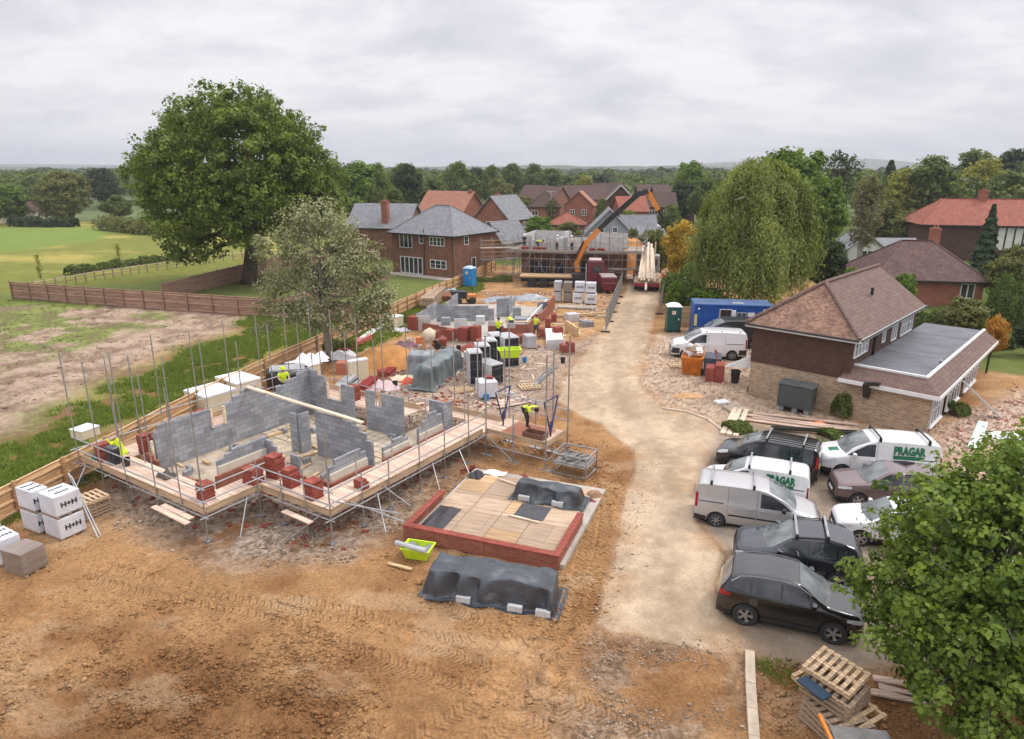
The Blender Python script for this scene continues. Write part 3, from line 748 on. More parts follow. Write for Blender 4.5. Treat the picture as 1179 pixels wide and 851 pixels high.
for u, v, h in ((.06, 2.15, 2.3), (1.3, 2.18, 2.1), (2.6, 2.18, 2.5), (3.82, 2.18, 4.2), (3.82, 3.7, 2.1), (3.82, 5.1, 2.2), (3.82, 6.9, 2.9), (3.82, 8.5, 2.2), (3.82, 10.2, 3.4), (3.82, 13.15, 4.6), (2.2, 13.16, 4.8), (.8, 13.16, 5.0), (-.6, 13.16, 4.6),
                (2.25, 5.0, 2.0), (2.25, 7.0, 2.0), (2.25, 9.2, 3.0), (2.25, 12.0, 4.2)): standard(u, v, h)
for v, h in ((1.8, 5.2), (3.6, 5.6), (5.4, 5.3), (7.2, 5.6), (9.0, 5.4), (10.8, 5.5), (12.35, 5.6)): standard(-8.47, v, h)
for v, h in ((3.2, 4.9), (5.0, 5.3), (6.8, 4.8), (8.6, 5.3), (10.4, 5.0)): standard(-7.05, v, h)
for u, h in ((-6.8, 5.4), (-5.0, 5.2), (-3.2, 5.5), (-1.5, 5.3)): standard(u, 12.38, h)
for u, h in ((-6.2, 4.6), (-4.3, 4.9), (-2.4, 4.6)): standard(u, 11.0, h)
def ledger(a, b, nm='ledger', r=.026):
    mb = MB(); mb.tube(a, b, r, 6); obj(nm, mb, M['steel'], scaf)
for z in (PZ - .09, PZ + .5, PZ + 1.0):
    e = .25
    ledger((-8.7, -.10, z), (.3, -.10, z)); ledger((.09, -.3, z), (.09, 2.5, z)); ledger((-.2, 2.12, z), (4.1, 2.12, z)); ledger((3.88, 1.9, z), (3.88, 11.4, z))
    if z < PZ + .9: ledger((-8.53, -.3, z), (-8.53, 12.6, z)); ledger((-8.7, 12.44, z), (-.5, 12.44, z))
    else: ledger((-8.53, 3.0, z), (-8.53, 12.6, z))
for a, b in (((-7.9, -.1, .95), (-7.0, -1.3, .05)), ((.1, 1.6, 1.0), (.9, .6, .05)), ((3.4, 2.1, 1.0), (2.4, 1.4, .05)), ((3.9, 4.4, 1.0), (5.0, 3.6, .1)), ((3.9, 7.6, 1.0), (4.9, 6.9, .05)), ((3.9, 9.4, .95), (4.9, 8.9, .05)),
             ((3.5, 2.6, 1.35), (5.9, 3.4, 1.2)), ((3.5, 3.1, 1.2), (6.1, 3.4, .95)), ((3.6, 4.9, 1.1), (5.6, 4.3, 1.0))):
    ledger(a, b, 'brace')
for u in (-8.0, -6.2, -4.4, -2.6, -.9): ledger((u, -.25, PZ - .075), (u, 1.5, PZ - .075), 'transom')
for v in (4.4, 6.2, 8, 9.8): ledger((2.0, v, PZ - .075), (4.0, v, PZ - .075), 'transom')
# loose return boards at the corners
for a, b, z in (((-2.3, -.55), (-.1, -.62), PZ - .13), ((-2.1, -.32), (-.3, -.36), PZ - .12), ((1.9, 1.75), (3.4, 1.7), PZ - .13)):
    mb = MB(); mb.bar((*a, z), (*b, z), .225, .04); obj('corner_board', mb, M['board'], scaf)

# ---- loading bay beside it
bay = empty('loading_bay_scaffold', 'scaffold loading bay with blue swing gate, beside the haul road', 'scaffold', PLOT_O, PLOT_A)
BZ = 1.2
mb = MB(); mb.prism([(3.86, 11.45), (7.0, 11.45), (7.0, 13.2), (3.86, 13.2)], BZ - .05, BZ); obj('platform', mb, M['board'], bay)
mb = MB(); mb.prism([(4.6, 11.6), (6.6, 11.6), (6.6, 13.1), (4.6, 13.1)], BZ + .003, BZ + .02); obj('plywood_panel', mb, mat('red brown ply', (.34, .13, .075), .7, .2, 2), bay)
for a, b in (((3.86, 11.42), (7.0, 11.42)), ((7.02, 11.45), (7.02, 13.2))):
    mb = MB(); mb.bar((*a, BZ - .02), (*b, BZ - .02), .04, .24); obj('toe_board', mb, M['board_edge'], bay)
for u, v, h in ((3.95, 11.36, 5.6), (5.4, 11.36, 2.2), (7.05, 11.36, 5.2), (7.08, 13.28, 5.6), (5.4, 13.28, 2.4), (3.95, 13.28, 5.8), (6.3, 13.28, 4.9)):
    mb = MB(); mb.tube((u, v, .02), (u, v, h), .034, 6); mb.box(u - .3, v - .1, .0, u + .3, v + .1, .04); obj('standard', mb, M['steel'], bay)
for a, b in (((3.8, 13.33, BZ + .5), (7.2, 13.33, BZ + .5)), ((3.8, 13.33, BZ + 1.), (7.2, 13.33, BZ + 1.)), ((3.8, 13.33, .5), (7.2, 13.33, .5)), ((7.1, 11.2, .5), (7.1, 13.4, .5)), ((3.9, 11.32, .55), (7.2, 11.32, .55)),
             ((4.0, 11.3, 1.0), (5.4, 11.3, .1)), ((7.1, 11.4, 1.1), (7.1, 13.2, .1))):
    mb = MB(); mb.tube(a, b, .026, 6); obj('ledger', mb, M['steel'], bay)
bl = mat('dark blue gate paint', (.03, .035, .13), .45, .2, 4)
for u in (4.25, 6.75):
    g = MB()
    g.bar((u, 12.9, BZ + 1.75), (u, 11.7, BZ + 1.75), .05); g.bar((u, 12.9, BZ + 1.75), (u, 12.3, BZ + .15), .05); g.bar((u, 11.7, BZ + 1.75), (u, 12.3, BZ + .15), .05)
    g.bar((u, 12.3, BZ), (u, 12.3, BZ + .7), .06); g.bar((u, 12.55, BZ + .8), (u, 12.15, BZ + .5), .04)
    obj('gate_frame', g, bl, bay)
mb = MB(); mb.tube((4.25, 11.7, BZ + 1.77), (6.75, 11.7, BZ + 1.77), .028, 6); obj('gate_rail', mb, M['steel'], bay)
mb = MB(); mb.box(5.75, 11.55, BZ + .021, 6.75, 12.1, BZ + .06); mb.box(5.75, 11.55, BZ + .06, 6.75, 11.6, BZ + .28); mb.box(5.75, 12.05, BZ + .06, 6.75, 12.1, BZ + .28); mb.box(5.75, 11.6, BZ + .06, 5.8, 12.05, BZ + .28); mb.box(6.7, 11.6, BZ + .06, 6.75, 12.05, BZ + .28)
o = obj('mortar_board', mb, mat('brown tray', (.16, .07, .045), .7, .3, 4), loc=PLOT_O, rz=PLOT_A); tag(o, 'brown spot board tray in front of the bending worker', 'mortar board')
# steel frame rack of scaffold fittings on the ground
rk = empty('scaffold_rack', 'open steel stillage of scaffold fittings at the loading bay', 'rack', plot(8.2, 11.9), PLOT_A + R(4))
mb = MB()
for x in (-.75, .75):
    for y in (-.6, .6): mb.bar((x, y, 0), (x, y, 1.0), .05)
for z in (.1, .55, .98):
    for y in (-.6, .6): mb.bar((-.75, y, z), (.75, y, z), .05)
    for x in (-.75, .75): mb.bar((x, -.6, z), (x, .6, z), .05)
obj('frame', mb, M['steel'], rk)
mb = MB(); r0 = random.Random(4)
for k in range(26):
    a = r0.uniform(0, PI); x, y = r0.uniform(-.5, .5), r0.uniform(-.4, .4); mb.bar((x - .15 * math.cos(a), y - .15 * math.sin(a), .66 + r0.uniform(0, .2)), (x + .15 * math.cos(a), y + .15 * math.sin(a), .66 + r0.uniform(0, .2)), .06)
mb.box(-.7, -.55, .56, .7, .55, .62)
obj('fittings', mb, M['steel_dull'], rk)

# ---- stacks of bricks along the boards
def brick_stack_mesh(seed, w=.44, d=.44, n=8):
    r = random.Random(seed); mb = MB()
    for k in range(n):
        j = r.uniform(-.02, .02); q = r.uniform(-.02, .02); s_ = 1 if k < n - 2 else r.choice((1, .75, .6))
        mb.box(-w / 2 + j, -d / 2 + q, k * .07, w / 2 * s_ + j, d / 2 + q, k * .07 + .066)
    return mb
for u, v, n, w_, d_, lab in (
        (-7.7, .55, 10, .5, .5, 'brick stack beside the hi vis jackets at the left end of the scaffold'),
        (-6.9, 1.9, 12, .45, .45, 'tall brick stack at the outer left corner of the block walls'),
        (-1.0, .7, 9, .5, .45, 'brick stack at the projecting front corner of the nearest scaffold'),
        (-.7, 2.5, 9, .6, .5, 'brick stack on the short step of the walkway, left of the inner corner'),
        (-.4, 3.3, 13, .55, .5, 'tallest brick stack in the inner corner of the front walkway'),
        (.75, 3.1, 10, .5, .45, 'brick stack right of the inner corner on the front walkway'),
        (2.2, 2.9, 10, .5, .5, 'brick stack mid way along the right front walkway'),
        (3.1, 4.4, 5, .5, .3, 'low pile of bricks on the right walkway near its corner'),
        (-7.5, 5.0, 12, .5, .5, 'brick stack on the left walkway, in front of the cream insulation packs'),
        (-7.6, 8.4, 12, .5, .5, 'brick stack by the worker in the yellow helmet'),
        (-4.6, 11.6, 11, .55, .5, 'brick stack seen through the rear window gap of the block house')):
    o = obj('brick_stack', brick_stack_mesh(int(u * 37 + v * 11), w_, d_, n), M['brick_new'], loc=plot(u, v, PZ + .001), rz=PLOT_A + rs.uniform(-.2, .2)); tag(o, lab, 'bricks', 'brick stacks on the scaffold')
# hi-vis sheets / bags hung on the rail
def rag(name, label, cat, loc, w, d, h, m, seed, rz=0, group=None):
    r = random.Random(seed); ph = r.uniform(0, 9)
    def fn(a, b):
        x = (a - .5) * w; y = (b - .5) * d; e = min(a, 1 - a, b, 1 - b) * 2
        zz_ = h * (min(1, e * 2.2)) * (.6 + .4 * math.sin(a * 9 + ph) * math.cos(b * 8 + ph))
        return (x * (1 + .12 * math.sin(b * 11 + ph)), y * (1 + .12 * math.sin(a * 10 + ph)), max(.004, zz_))
    mb = MB(); mb.grid(fn, 10, 10)
    i0 = len(mb.v); mb.poly([(-w / 2, -d / 2, 0), (-w / 2, d / 2, 0), (w / 2, d / 2, 0), (w / 2, -d / 2, 0)])
    o = obj(name, mb, m, loc=loc, rz=rz); return tag(o, label, cat, group)
rag('jacket', 'lime hi vis jackets heaped at the left end of the scaffold', 'jackets', plot(-8.0, 1.1, PZ), 1.0, .8, .75, M['hivis'], 1, PLOT_A)
rag('work_glove_bag', 'teal bag lying against the lime jackets on the scaffold', 'bag', plot(-8.05, .45, PZ), .4, .35, .3, mat('teal cloth', (.01, .2, .2), .7), 2, PLOT_A)
rag('jacket', 'crumpled lime vest on the left walkway by the cream insulation', 'vest', plot(-7.5, 4.2, PZ), .7, .5, .4, M['hivis'], 3, PLOT_A)
o = obj('tool_bucket', MB().lathe([(.02, 0), (.13, 0), (.17, .33), (.155, .33), (.12, .02), (.0, .02)], 14), M['black'], loc=plot(-6.3, .7, PZ)); tag(o, 'black bucket on the left front walkway', 'bucket')
o = obj('cement_bag', MB().box(-.28, -.2, 0, .28, .2, .75), M['dpc'], loc=plot(-6.95, .55, PZ), rz=PLOT_A); bevel(o, .09, 3); tag(o, 'dark bag standing on boards right of the lime jackets', 'bag')
rag('mortar_heap', 'dark heap of mortar on the front walkway boards', 'mortar', plot(-4.0, 1.0, PZ), .7, .5, .3, mat('dark mortar', (.10, .085, .075), .95), 5, PLOT_A)
# ---------------------------------------------------------------- fences
def board_fence(name, label, pts, h, mb_, mr, rails=(.15, .5, .86), step=2.2, side=1, posts=True, gravel=True):
    """closeboard run along world points: boards with posts and rails on the near side"""
    root = empty(name, label, 'fence', pts[0])
    o0 = pts[0]
    for a, b in zip(pts[:-1], pts[1:]):
        d = b - a; L = d.length; n = Vector((-d.y, d.x, 0)) / L * side; k = max(1, round(L / step))
        m1 = MB(); m1.bar(a - o0 + Vector((0, 0, h / 2)), b - o0 + Vector((0, 0, h / 2)), .03, h - .02); obj('board_panel', m1, mb_, root)
        for z in rails:
            m2 = MB(); m2.bar(a - o0 - n * .045 + Vector((0, 0, z * h)), b - o0 - n * .045 + Vector((0, 0, z * h)), .05, .085); obj('rail', m2, mr, root)
        m2 = MB(); m2.bar(a - o0 + Vector((0, 0, h + .012)), b - o0 + Vector((0, 0, h + .012)), .075, .03); obj('capping', m2, mr, root)
        for i in range(k + (b == pts[-1])):
            p = a - o0 + d * (i / k) - n * .10; m3 = MB(); m3.box(p.x - .06, p.y - .06, 0, p.x + .06, p.y + .06, h + .10); obj('post', m3, mb_, root)
    return root
FL = [Vector((-19.9, 16.5, 0)), Vector((-18.65, 23.2, 0)), Vector((-17.75, 27.6, 0)), Vector((-17.1, 32.0, 0)), Vector((-15.3, 40.5, 0)), Vector((-13.2, 48.4, 0)), Vector((-10.7, 57.6, 0)), Vector((-8.0, 67.5, 0)), Vector((-4.75, 78.6, 0)), Vector((-2.2, 88, 0))]
board_fence('boundary_fence', 'long orange brown board fence along the left side of the plots', FL, 1.28, M['fence'], M['fence_rail'], step=2.1, side=1)
FB = [P(8, 350) - Vector((9, 0, 0)) * 0, P(95, 354), P(190, 361), P(272, 367), P(330, 372), P(412, 377)]
board_fence('paddock_fence', 'pinkish brown board fence across the far side of the rough grass', [P(16, 344), P(100, 351), P(190, 357.5), P(275, 363.5), P(345, 368), P(408, 372)], 1.7, M['fence_pink'], M['fence_pinkrail'], rails=(.12, .5, .9), step=2.6, side=1)
board_fence('garden_fence', 'brown board fence running back beside the big oak', [P(190, 347), P(240, 333), P(277, 323), P(330, 309), P(400, 297)], 1.75, M['fence_pink'], M['fence_pinkrail'], rails=(.5,), step=2.4, side=-1)
board_fence('lawn_fence', 'low brown board fence left of the new house lawn', [P(330, 362), P(400, 340), P(448, 322)], 1.5, M['fence_pink'], M['fence_pinkrail'], rails=(.5, .9), step=2.4, side=-1)
# post and rail fence at the meadow edge
rf = empty('post_rail_fence', 'grey post and rail fence along the meadow edge', 'fence', P(60, 330))
o0 = P(60, 330); pts = [P(40, 336), P(110, 323), P(170, 314), P(235, 304), P(300, 296)]
for a, b in zip(pts[:-1], pts[1:]):
    for z in (.55, 1.0):
        mb = MB(); mb.bar(a - o0 + Vector((0, 0, z)), b - o0 + Vector((0, 0, z)), .06, .10); obj('rail', mb, M['timber_pale'] if z > .9 else M['pallet'], rf)
    for i in range(6):
        p = a.lerp(b, i / 6) - o0; mb = MB(); mb.box(p.x - .06, p.y - .06, 0, p.x + .06, p.y + .06, 1.15); obj('post', mb, M['pallet'], rf)
# young whips in the meadow with stakes handled with the plants

# mesh site fence along the haul road
hm = mat('site fence mesh', (.30, .29, .28), .6, .2, 3, metal=.3)
def mesh_fence(name, label, pts, h=1.9):
    root = empty(name, label, 'site fence', pts[0]); o0 = pts[0]
    for a, b in zip(pts[:-1], pts[1:]):
        a2, b2 = a - o0, b - o0; mb = MB(); Z = Vector((0, 0, 1))
        d = (b2 - a2); n = max(8, int(d.length / .16))
        for i in range(n + 1):
            p = a2 + d * (i / n); r = .02 if i in (0, n) else .008
            mb.bar(p + Z * .08, p + Z * h, r * 2)
        for z in (.1, h * .35, h * .68, h - .02): mb.bar(a2 + Z * z, b2 + Z * z, .03)
        obj('mesh_panel', mb, hm, root)
        mb = MB(); q = d.normalized(); mb.bar(a2 - Vector((-q.y, q.x, 0)) * .35 + Z * .06, a2 + Vector((-q.y, q.x, 0)) * .35 + Z * .06, .22, .12); obj('base_block', mb, M['dark'], root)
    return root
mesh_fence('mesh_fence', 'row of wire mesh panels between the plot and the haul road', [P(697, 383), P(702, 371), P(706, 360), P(710, 350), P(713, 342), P(716, 335)])
mesh_fence('mesh_fence', 'leaning wire mesh panels along the right side of the far road', [P(759, 362), P(763, 348), P(766, 336), P(769, 326), P(771, 318)], 1.7)

# ---------------------------------------------------------------- building materials
def frame_at(pa, pb):
    a, b = P(*pa), P(*pb); return a, ang(a, b), (b - a).length
def pack(name, label, pa, pb, depth, h, z0=0, m='wrap', letters=None, group=None, pallet=True, cat='block pack', top_letters=False, seams=False):
    """a shrink-wrapped cube of blocks; front edge pa->pb on the ground"""
    a, rz, w = frame_at(pa, pb)
    root = empty(name, label, cat, a + Vector((0, 0, z0)), rz, group)
    mb = MB(); mb.box(.02, .02, .10 if pallet else 0, w - .02, depth - .02, h)
    o = obj('wrapped_blocks', mb, M[m], root); bevel(o, .035, 2)
    if pallet:
        mb = MB()
        for x in (.05, w / 2 - .05, w - .15): mb.box(x, .03, 0, x + .10, depth - .03, .085)
        mb.box(.02, .02, .085, w - .02, depth - .02, .10); obj('pallet', mb, M['pallet'], root)
    if letters:
        me = text_mesh(letters, h * .31, .008, True, 1.05); o = obj('lettering', me, None, root); me.materials.append(M['ink']); o.location = (w * .53, .012, h * .55)
        if top_letters:
            for yy in (.3, .68):
                o = obj('lettering', me, None, root); o.location = (w * .5, depth * yy, h + .006); o.rotation_euler = (-PI / 2, 0, 0); o.scale = (.8, 1, .7)
    return root
G1 = 'white wrapped block packs by the left fence'
for z0, lab in ((0, 'lower white H+H block pack of the nearer stack, by the loose pallets'), (.86, 'upper white H+H block pack of the nearer stack, by the loose pallets')):
    pack('block_pack', lab, (70.7, 625.5), (102, 611.5), 1.0, .85, z0, 'wrap', 'H+H', G1, top_letters=z0 > 0)
for z0, lab in ((0, 'lower white H+H block pack tucked behind, against the fence'), (.86, 'upper white H+H block pack tucked behind, against the fence')):
    pack('block_pack', lab, (46, 618), (66, 609), 1.0, .85, z0, 'wrap', 'H+H', G1, top_letters=z0 > 0)
pack('block_pack', 'white H+H block pack cut by the left edge, beside the brown pack', (2, 655), (30, 643), 1.1, .95, 0, 'wrap', 'H+H', G1, top_letters=True)
pack('block_pack', 'white block pack furthest left, partly out of the photo', (-30, 634), (6, 620), 1.0, .9, 0, 'wrap', None, G1)
M['packbrown'] = brickmat('grey brown wrapped blocks', (.24, .19, .16), (.30, .25, .215), (.20, .165, .14), .44, .10, .012, rough=.4, bump=.3)
pack('block_pack', 'grey brown block pack standing in front of the white H+H packs', (28.8, 667.5), (58.5, 651.5), .98, .85, 0, 'packbrown', None, None)
# scaffold pole leaning on the packs
o = obj('leaning_pole', MB().tube(P(113, 620), P(79, 545, 1.75), .03, 6).tube(P(116, 617), P(82, 548, 1.7), .024, 6), M['steel'])
tag(o, 'pair of grey tubes leaning against the H+H block packs', 'tubes')
def pallet_mb(w=1.2, d=1.0, open_=False):
    mb = MB(); n = 7
    for y in (.0, d / 2 - .05, d - .1): mb.box(0, y, .022, w, y + .1, .10)
    for k in range(n): x = k * (w - .1) / (n - 1); mb.box(x, 0, .10, x + .1, d, .122)
    for x in (0, w / 2 - .05, w - .1): mb.box(x, 0, 0, x + .1, d, .022)
    return mb
PLM = {k: pallet_mb().mesh('pallet', M[k]) for k in ('pallet', 'pallet_new')}
rp = random.Random(9)
def pallets(px, n, rz, label, group, key='pallet', z0=0, jit=.06, tilt=None):
    p = P(*px)
    for k in range(n):
        o = obj('pallet', PLM[key if k < n - 1 else 'pallet_new'], None, loc=p + Vector((rp.uniform(-jit, jit), rp.uniform(-jit, jit), z0 + k * .124)), rz=rz + rp.uniform(-.12, .12))
        tag(o, label if k < n - 1 else label.replace('pallet', 'topmost pallet', 1), 'pallet', group)
a, b = P(95, 603), P(128, 590)
pallets((94, 605), 6, ang(a, b) + R(6), 'worn pallet in the low stack between the H+H packs and the scaffold', 'pallets by the H+H packs')

# cream insulation packs behind the scaffold
def foam(label, pa, pb, depth, h, z0=0, m2='insul_white'):
    a, rz, w = frame_at(pa, pb); root = empty('insulation_pack', label, 'insulation', a + Vector((0, 0, z0)), rz, 'insulation packs along the fence')
    mb = MB(); mb.box(0, 0, 0, w, depth, h * .92); o = obj('foam_boards', mb, M['insul'], root); bevel(o, .02)
    mb = MB(); mb.grid(lambda u, v: (-.02 + u * (w + .04), -.02 + v * (depth + .04), h * .92 + .02 + .06 * math.sin(PI * u) ** .5 * math.sin(PI * v) ** .5), 6, 6)
    mb.box(-.02, -.02, h * .86, w + .02, -.015, h * .92 + .02); mb.box(-.02, -.02, h * .86, -.015, depth + .02, h * .92 + .02)
    obj('top_wrap', mb, M[m2], root, smooth=False)
    return root
foam('cream insulation pack with white top, nearer of the two by the fence', (240, 483), (276, 472), 2.1, 1.3)
foam('cream insulation pack with white top, further of the two by the fence', (275, 466), (303, 458), 2.2, 1.3)
foam('small cream foam pack with white wrap propped on the left fence', (100, 529), (120, 521), .8, .45, .9)
foam('cream foam slabs under bags, behind the grey block corner', (350, 440), (371, 434), 1.8, 1.0)
foam('cream foam pack leaning beside the brick stack near the hawthorn', (454, 380), (465, 377), .7, 1.1)
foam('upright cream board pack in front of the orange sand heap', (404, 440), (425, 436), .35, 1.4)

# ---- garage slab
ga, gr, gw = frame_at((465, 621), (643, 658))
gar = empty('unfinished_garage', 'boarded garage slab with red brick dwarf walls', 'building base', ga, gr)
D = 5.7; BH = .50
mb = MB(); mb.box(.12, .14, 0, gw + .15, D + .3, .18); obj('concrete_slab', mb, M['conc'], gar)
mb = MB(); mb.box(0, 0, 0, gw, .11, BH); mb.box(gw * .5 - .22, -.02, 0, gw * .5 + .22, -.003, BH - .002); obj('brick_wall', mb, M['brick'], gar)
mb = MB(); mb.box(0, .113, 0, .11, 2.9, BH); obj('brick_wall', mb, M['brick'], gar)
mb = MB(); mb.box(gw - .11, .113, 0, gw, 3.0, BH); obj('brick_wall', mb, M['brick'], gar)
cap = MB(); cap.box(-.02, -.03, BH + .001, gw + .02, .23, BH + .065); obj('coping', cap, M['brick_new'], gar)
cap = MB(); cap.box(-.02, .233, BH + .001, .22, 2.92, BH + .065); obj('coping', cap, M['brick_new'], gar)
cap = MB(); cap.box(gw - .22, .233, BH + .001, gw + .02, 3.05, BH + .065); obj('coping', cap, M['brick_new'], gar)
r0 = random.Random(21); sheets = []
xs = [.25, 1.45, 2.7, 3.9, gw - .25]
for i in range(4):
    y = .30; 
    while y < D - .4:
        hgt = r0.choice((1.2, 1.2, 2.4)) if y < 3 else 1.3; y1 = min(D, y + hgt)
        mb = MB(); t = R(r0.uniform(-.8, .8)); z = .20 + .001 * len(sheets)
        mb.box(xs[i] + r0.uniform(0, .03), y, .183, xs[i + 1] - .02, y1 - .02, z + .01)
        sheets.append((mb, i, y)); y = y1
for mb, i, y in sheets: obj('plywood_sheet', mb, r0.choice((M['ply'], M['ply_grey'], M['ply_grey'])), gar)
mb = MB(); mb.grid(lambda u, v: (.3 + u * .85, .35 + v * 2.0, .245 + .02 * math.sin(u * 9 + v * 3)), 6, 8); obj('plastic_sheet', mb, M['dpc'], gar)
mb = MB(); mb.box(3.15, 2.55, .235, 4.3, 3.6, .25); obj('felt_sheet', mb, mat('grey roofing felt', (.07, .072, .08), .8, .2, 3), gar)
mb = MB(); mb.bar((1.6, 5.15, .28), (3.3, 4.7, .28), .06, .06); obj('batten', mb, M['timber_pale'], gar)
mb = MB(); mb.bar((3.0, 2.5, .27), (4.2, 2.35, .27), .07, .05); obj('batten', mb, M['timber_pale'], gar)
mb = MB(); mb.grid(lambda u, v: (.2 + u * .6, 4.9 + v * .75, .26 + .05 * math.sin(u * 8 + v * 5)), 6, 6); obj('plastic_sheet', mb, M['dpc'], gar)
mb = MB(); mb.grid(lambda u, v: (.7 + u * .9, 5.5 + v * .5, .24 + .03 * math.sin(u * 8 + v * 5)), 6, 6); obj('white_sheet', mb, M['insul_white'], gar)

def tarp_pile(name, label, a, rz, L, Wd, H, m, seed, flat=.0, weights=(), ridge=0., group=None):
    r = random.Random(seed); ph = [r.uniform(0, 9) for _ in range(6)]
    root = empty(name, label, 'covered pile', a, rz, group)
    def fn(u, v):
        x = u * (L + .5) - .25; y = v * (Wd + .5) - .25
        ex = min(x, L - x); ey = min(y, Wd - y); e = min(ex, ey)
        w_ = .10 * math.sin(x * 3.1 + ph[0]) + .05 * math.sin(x * 7.3 + ph[1] + y * 2)
        t = (e + .10 + w_ * .4) / .18; t = max(0, min(1, t)); t = t * t * (3 - 2 * t)
        top = H * (1 - flat * abs(v - .5)) + ridge * (1 - abs(2 * v - 1)) + .03 * math.sin(x * 2.1 + ph[2]) + .03 * math.sin(y * 5 + x * 3 + ph[3]) - .07 * max(0, math.sin(x * 4.6 + ph[4])) * (1 - t)
        cr_ = float(fbm(np.array([x * 2.6 + seed]), np.array([y * 2.6]), seed, 4)[0]); cr2 = abs(float(fbm(np.array([x * 1.7 + y * .8 + seed]), np.array([y * 3.1 - x * .5]), seed + 5, 3)[0]) - .5)
        top += (cr_ - .5) * .07 + cr2 * .10 - .02
        fold = (cr_ - .5) * .22 * (4 * t * (1 - t)) + .05 * math.sin(x * 9 + ph[5]) * (4 * t * (1 - t)) + .04 * math.sin(y * 10 + ph[4]) * 4 * t * (1 - t)
        z = t * top + (1 - t) * (.02 + .03 * abs(math.sin(x * 6 + y * 7 + ph[1])))
        return (x + fold, y + fold + (1 - t) * .06 * math.sin(x * 5 + ph[2]), max(.012, z))
    mb = MB(); mb.grid(fn, int(L * 26), 70); obj('tarpaulin', mb, m, root, smooth=True)
    mb = MB(); mb.box(.26, .26, 0, L - .26, Wd - .26, H * .66); obj('covered_blocks', mb, M['block'], root)
    for x, y in weights:
        mb = MB(); mb.box(x, y, .03, x + .44, y + .14, .22); obj('weight_block', mb, M['block_light'], root)
    return root
a, rz, L = frame_at((492, 684), (636, 708))
tarp_pile('covered_brick_pile', 'long brick pile under a grey black tarpaulin in front of the garage slab', a, rz, L, 1.15, .85, M['tarp'], 3, weights=((1.0, -.2), (2.6, -.22), (3.45, -.24)))
tarp_pile('covered_brick_pile', 'shorter tarpaulin covered pile standing on the garage slab', ga + Matrix.Rotation(gr, 3, 'Z') @ Vector((2.75, 3.95, .215)), gr, 2.5, .72, .62, M['tarp'], 8, weights=((.15, -.2), (1.5, -.2)))
# lime mixing tub
def tub(label, loc, rz, m, w=.95, d=.7, h=.42, fill=None, name='mixing_tub'):
    root = empty(name, label, 'tub', loc, rz); mb = MB()
    def ring(s, z): return [(-w / 2 * s, -d / 2 * s, z), (w / 2 * s, -d / 2 * s, z), (w / 2 * s, d / 2 * s, z), (-w / 2 * s, d / 2 * s, z)]
    R_ = [ring(.78, 0), ring(1, h), ring(1.08, h), ring(1.08, h + .03), ring(.95, h + .03), ring(.74, .03)]
    for q0, q1 in zip(R_[:-1], R_[1:]):
        for k in range(4): mb.poly([q0[k], q0[(k + 1) % 4], q1[(k + 1) % 4], q1[k]])
    mb.poly(R_[0][::-1]); mb.poly(R_[-1]); o = obj('tub_shell', mb, m, root)
    if fill:
        mb = MB(); mb.grid(lambda u, v: ((u - .5) * w * .86, (v - .5) * d * .86, h * .75 + .08 * math.sin(u * 7 + 1) * math.cos(v * 6)), 8, 8); obj('contents', mb, fill, root, smooth=True)
    return root
p = P(482, 640); tub('lime plastic tub of grey sheeting at the garage slab corner', p, gr + .1, M['lime'], .95, .65, .36, M['tarp_grey'])
o = obj('roll', MB().tube((-.6, 0, 0), (.6, 0, 0), .09, 10), M['wrap_grey'], loc=P(478, 640) + Vector((-.1, -.2, .46)), rz=gr - .1); tag(o, 'grey roll of sheeting lying across the lime tub', 'roll')
o = obj('plank', MB().bar(P(447, 650) + Vector((0, 0, .05)), P(474, 657) + Vector((0, 0, .05)), .12, .05), M['timber']); tag(o, 'short new timber plank on the clay left of the tarpaulin pile', 'plank')
for px, lab in (((538, 543), 'little heap of red bricks behind the garage slab, nearest the scaffold'), ((598, 552), 'little heap of red bricks behind the tarpaulin on the slab'), ((674, 580), 'little heap of red bricks at the right rear corner of the slab')):
    mb = MB(); r = random.Random(px[0])
    for k in range(9): x, y = r.uniform(-.28, .28), r.uniform(-.2, .2); z = (0, .07, .14)[k % 3]; mb.bar((x - .1, y, z + .035), (x + .1, y + r.uniform(-.08, .08), z + .035), .10, .066)
    o = obj('brick_heap', mb, M['brick_new'], loc=P(*px)); tag(o, lab, 'bricks', 'loose brick heaps')

# ---- storage yard between the plots
def brickpack(label, pa, pb, depth, h, m='brick_new', z0=0, group='brick packs in the yard', pal=True):
    a, rz, w = frame_at(pa, pb); root = empty('brick_pack', label, 'bricks', a + Vector((0, 0, z0)), rz, group); mb = MB(); r = random.Random(int(pa[0]))
    n = max(1, int(round(w / .5)))
    for k in range(n): j = r.uniform(0, .03); mb.box(k * w / n + .01, j, .1, (k + 1) * w / n - .01, depth - j, h * r.choice((1, 1, .82)))
    obj('bricks', mb, M[m], root)
    if pal: mb = MB(); mb.box(-.03, -.03, 0, w + .03, depth + .03, .035); mb.box(0, 0, .04, w, depth, .098); obj('pallet', mb, M['pallet'], root)
    return root
M['darkface'] = brickmat('black strapped block pack', (.025, .025, .03), (.035, .035, .045), (.11, .11, .12), 1.2, .5, .05, rough=.35, bump=.2)
def blockpack2(label, pa, pb, depth, h, group='grey block packs with black wrapped ends'):
    a, rz, w = frame_at(pa, pb); root = empty('block_pack', label, 'block pack', a, rz, group)
    mb = MB(); mb.box(0, .03, .0, w, depth, h); o = obj('blocks', mb, M['block_light'], root)
    mb = MB(); mb.box(.05, 0, .08, w - .05, .027, h - .05); obj('black_wrap', mb, M['darkface'], root)
    mb = MB(); mb.box(.1, .1, h + .002, w - .1, depth - .3, h + .02); obj('top_sheet', mb, M['wrap_grey'], root)
    return root
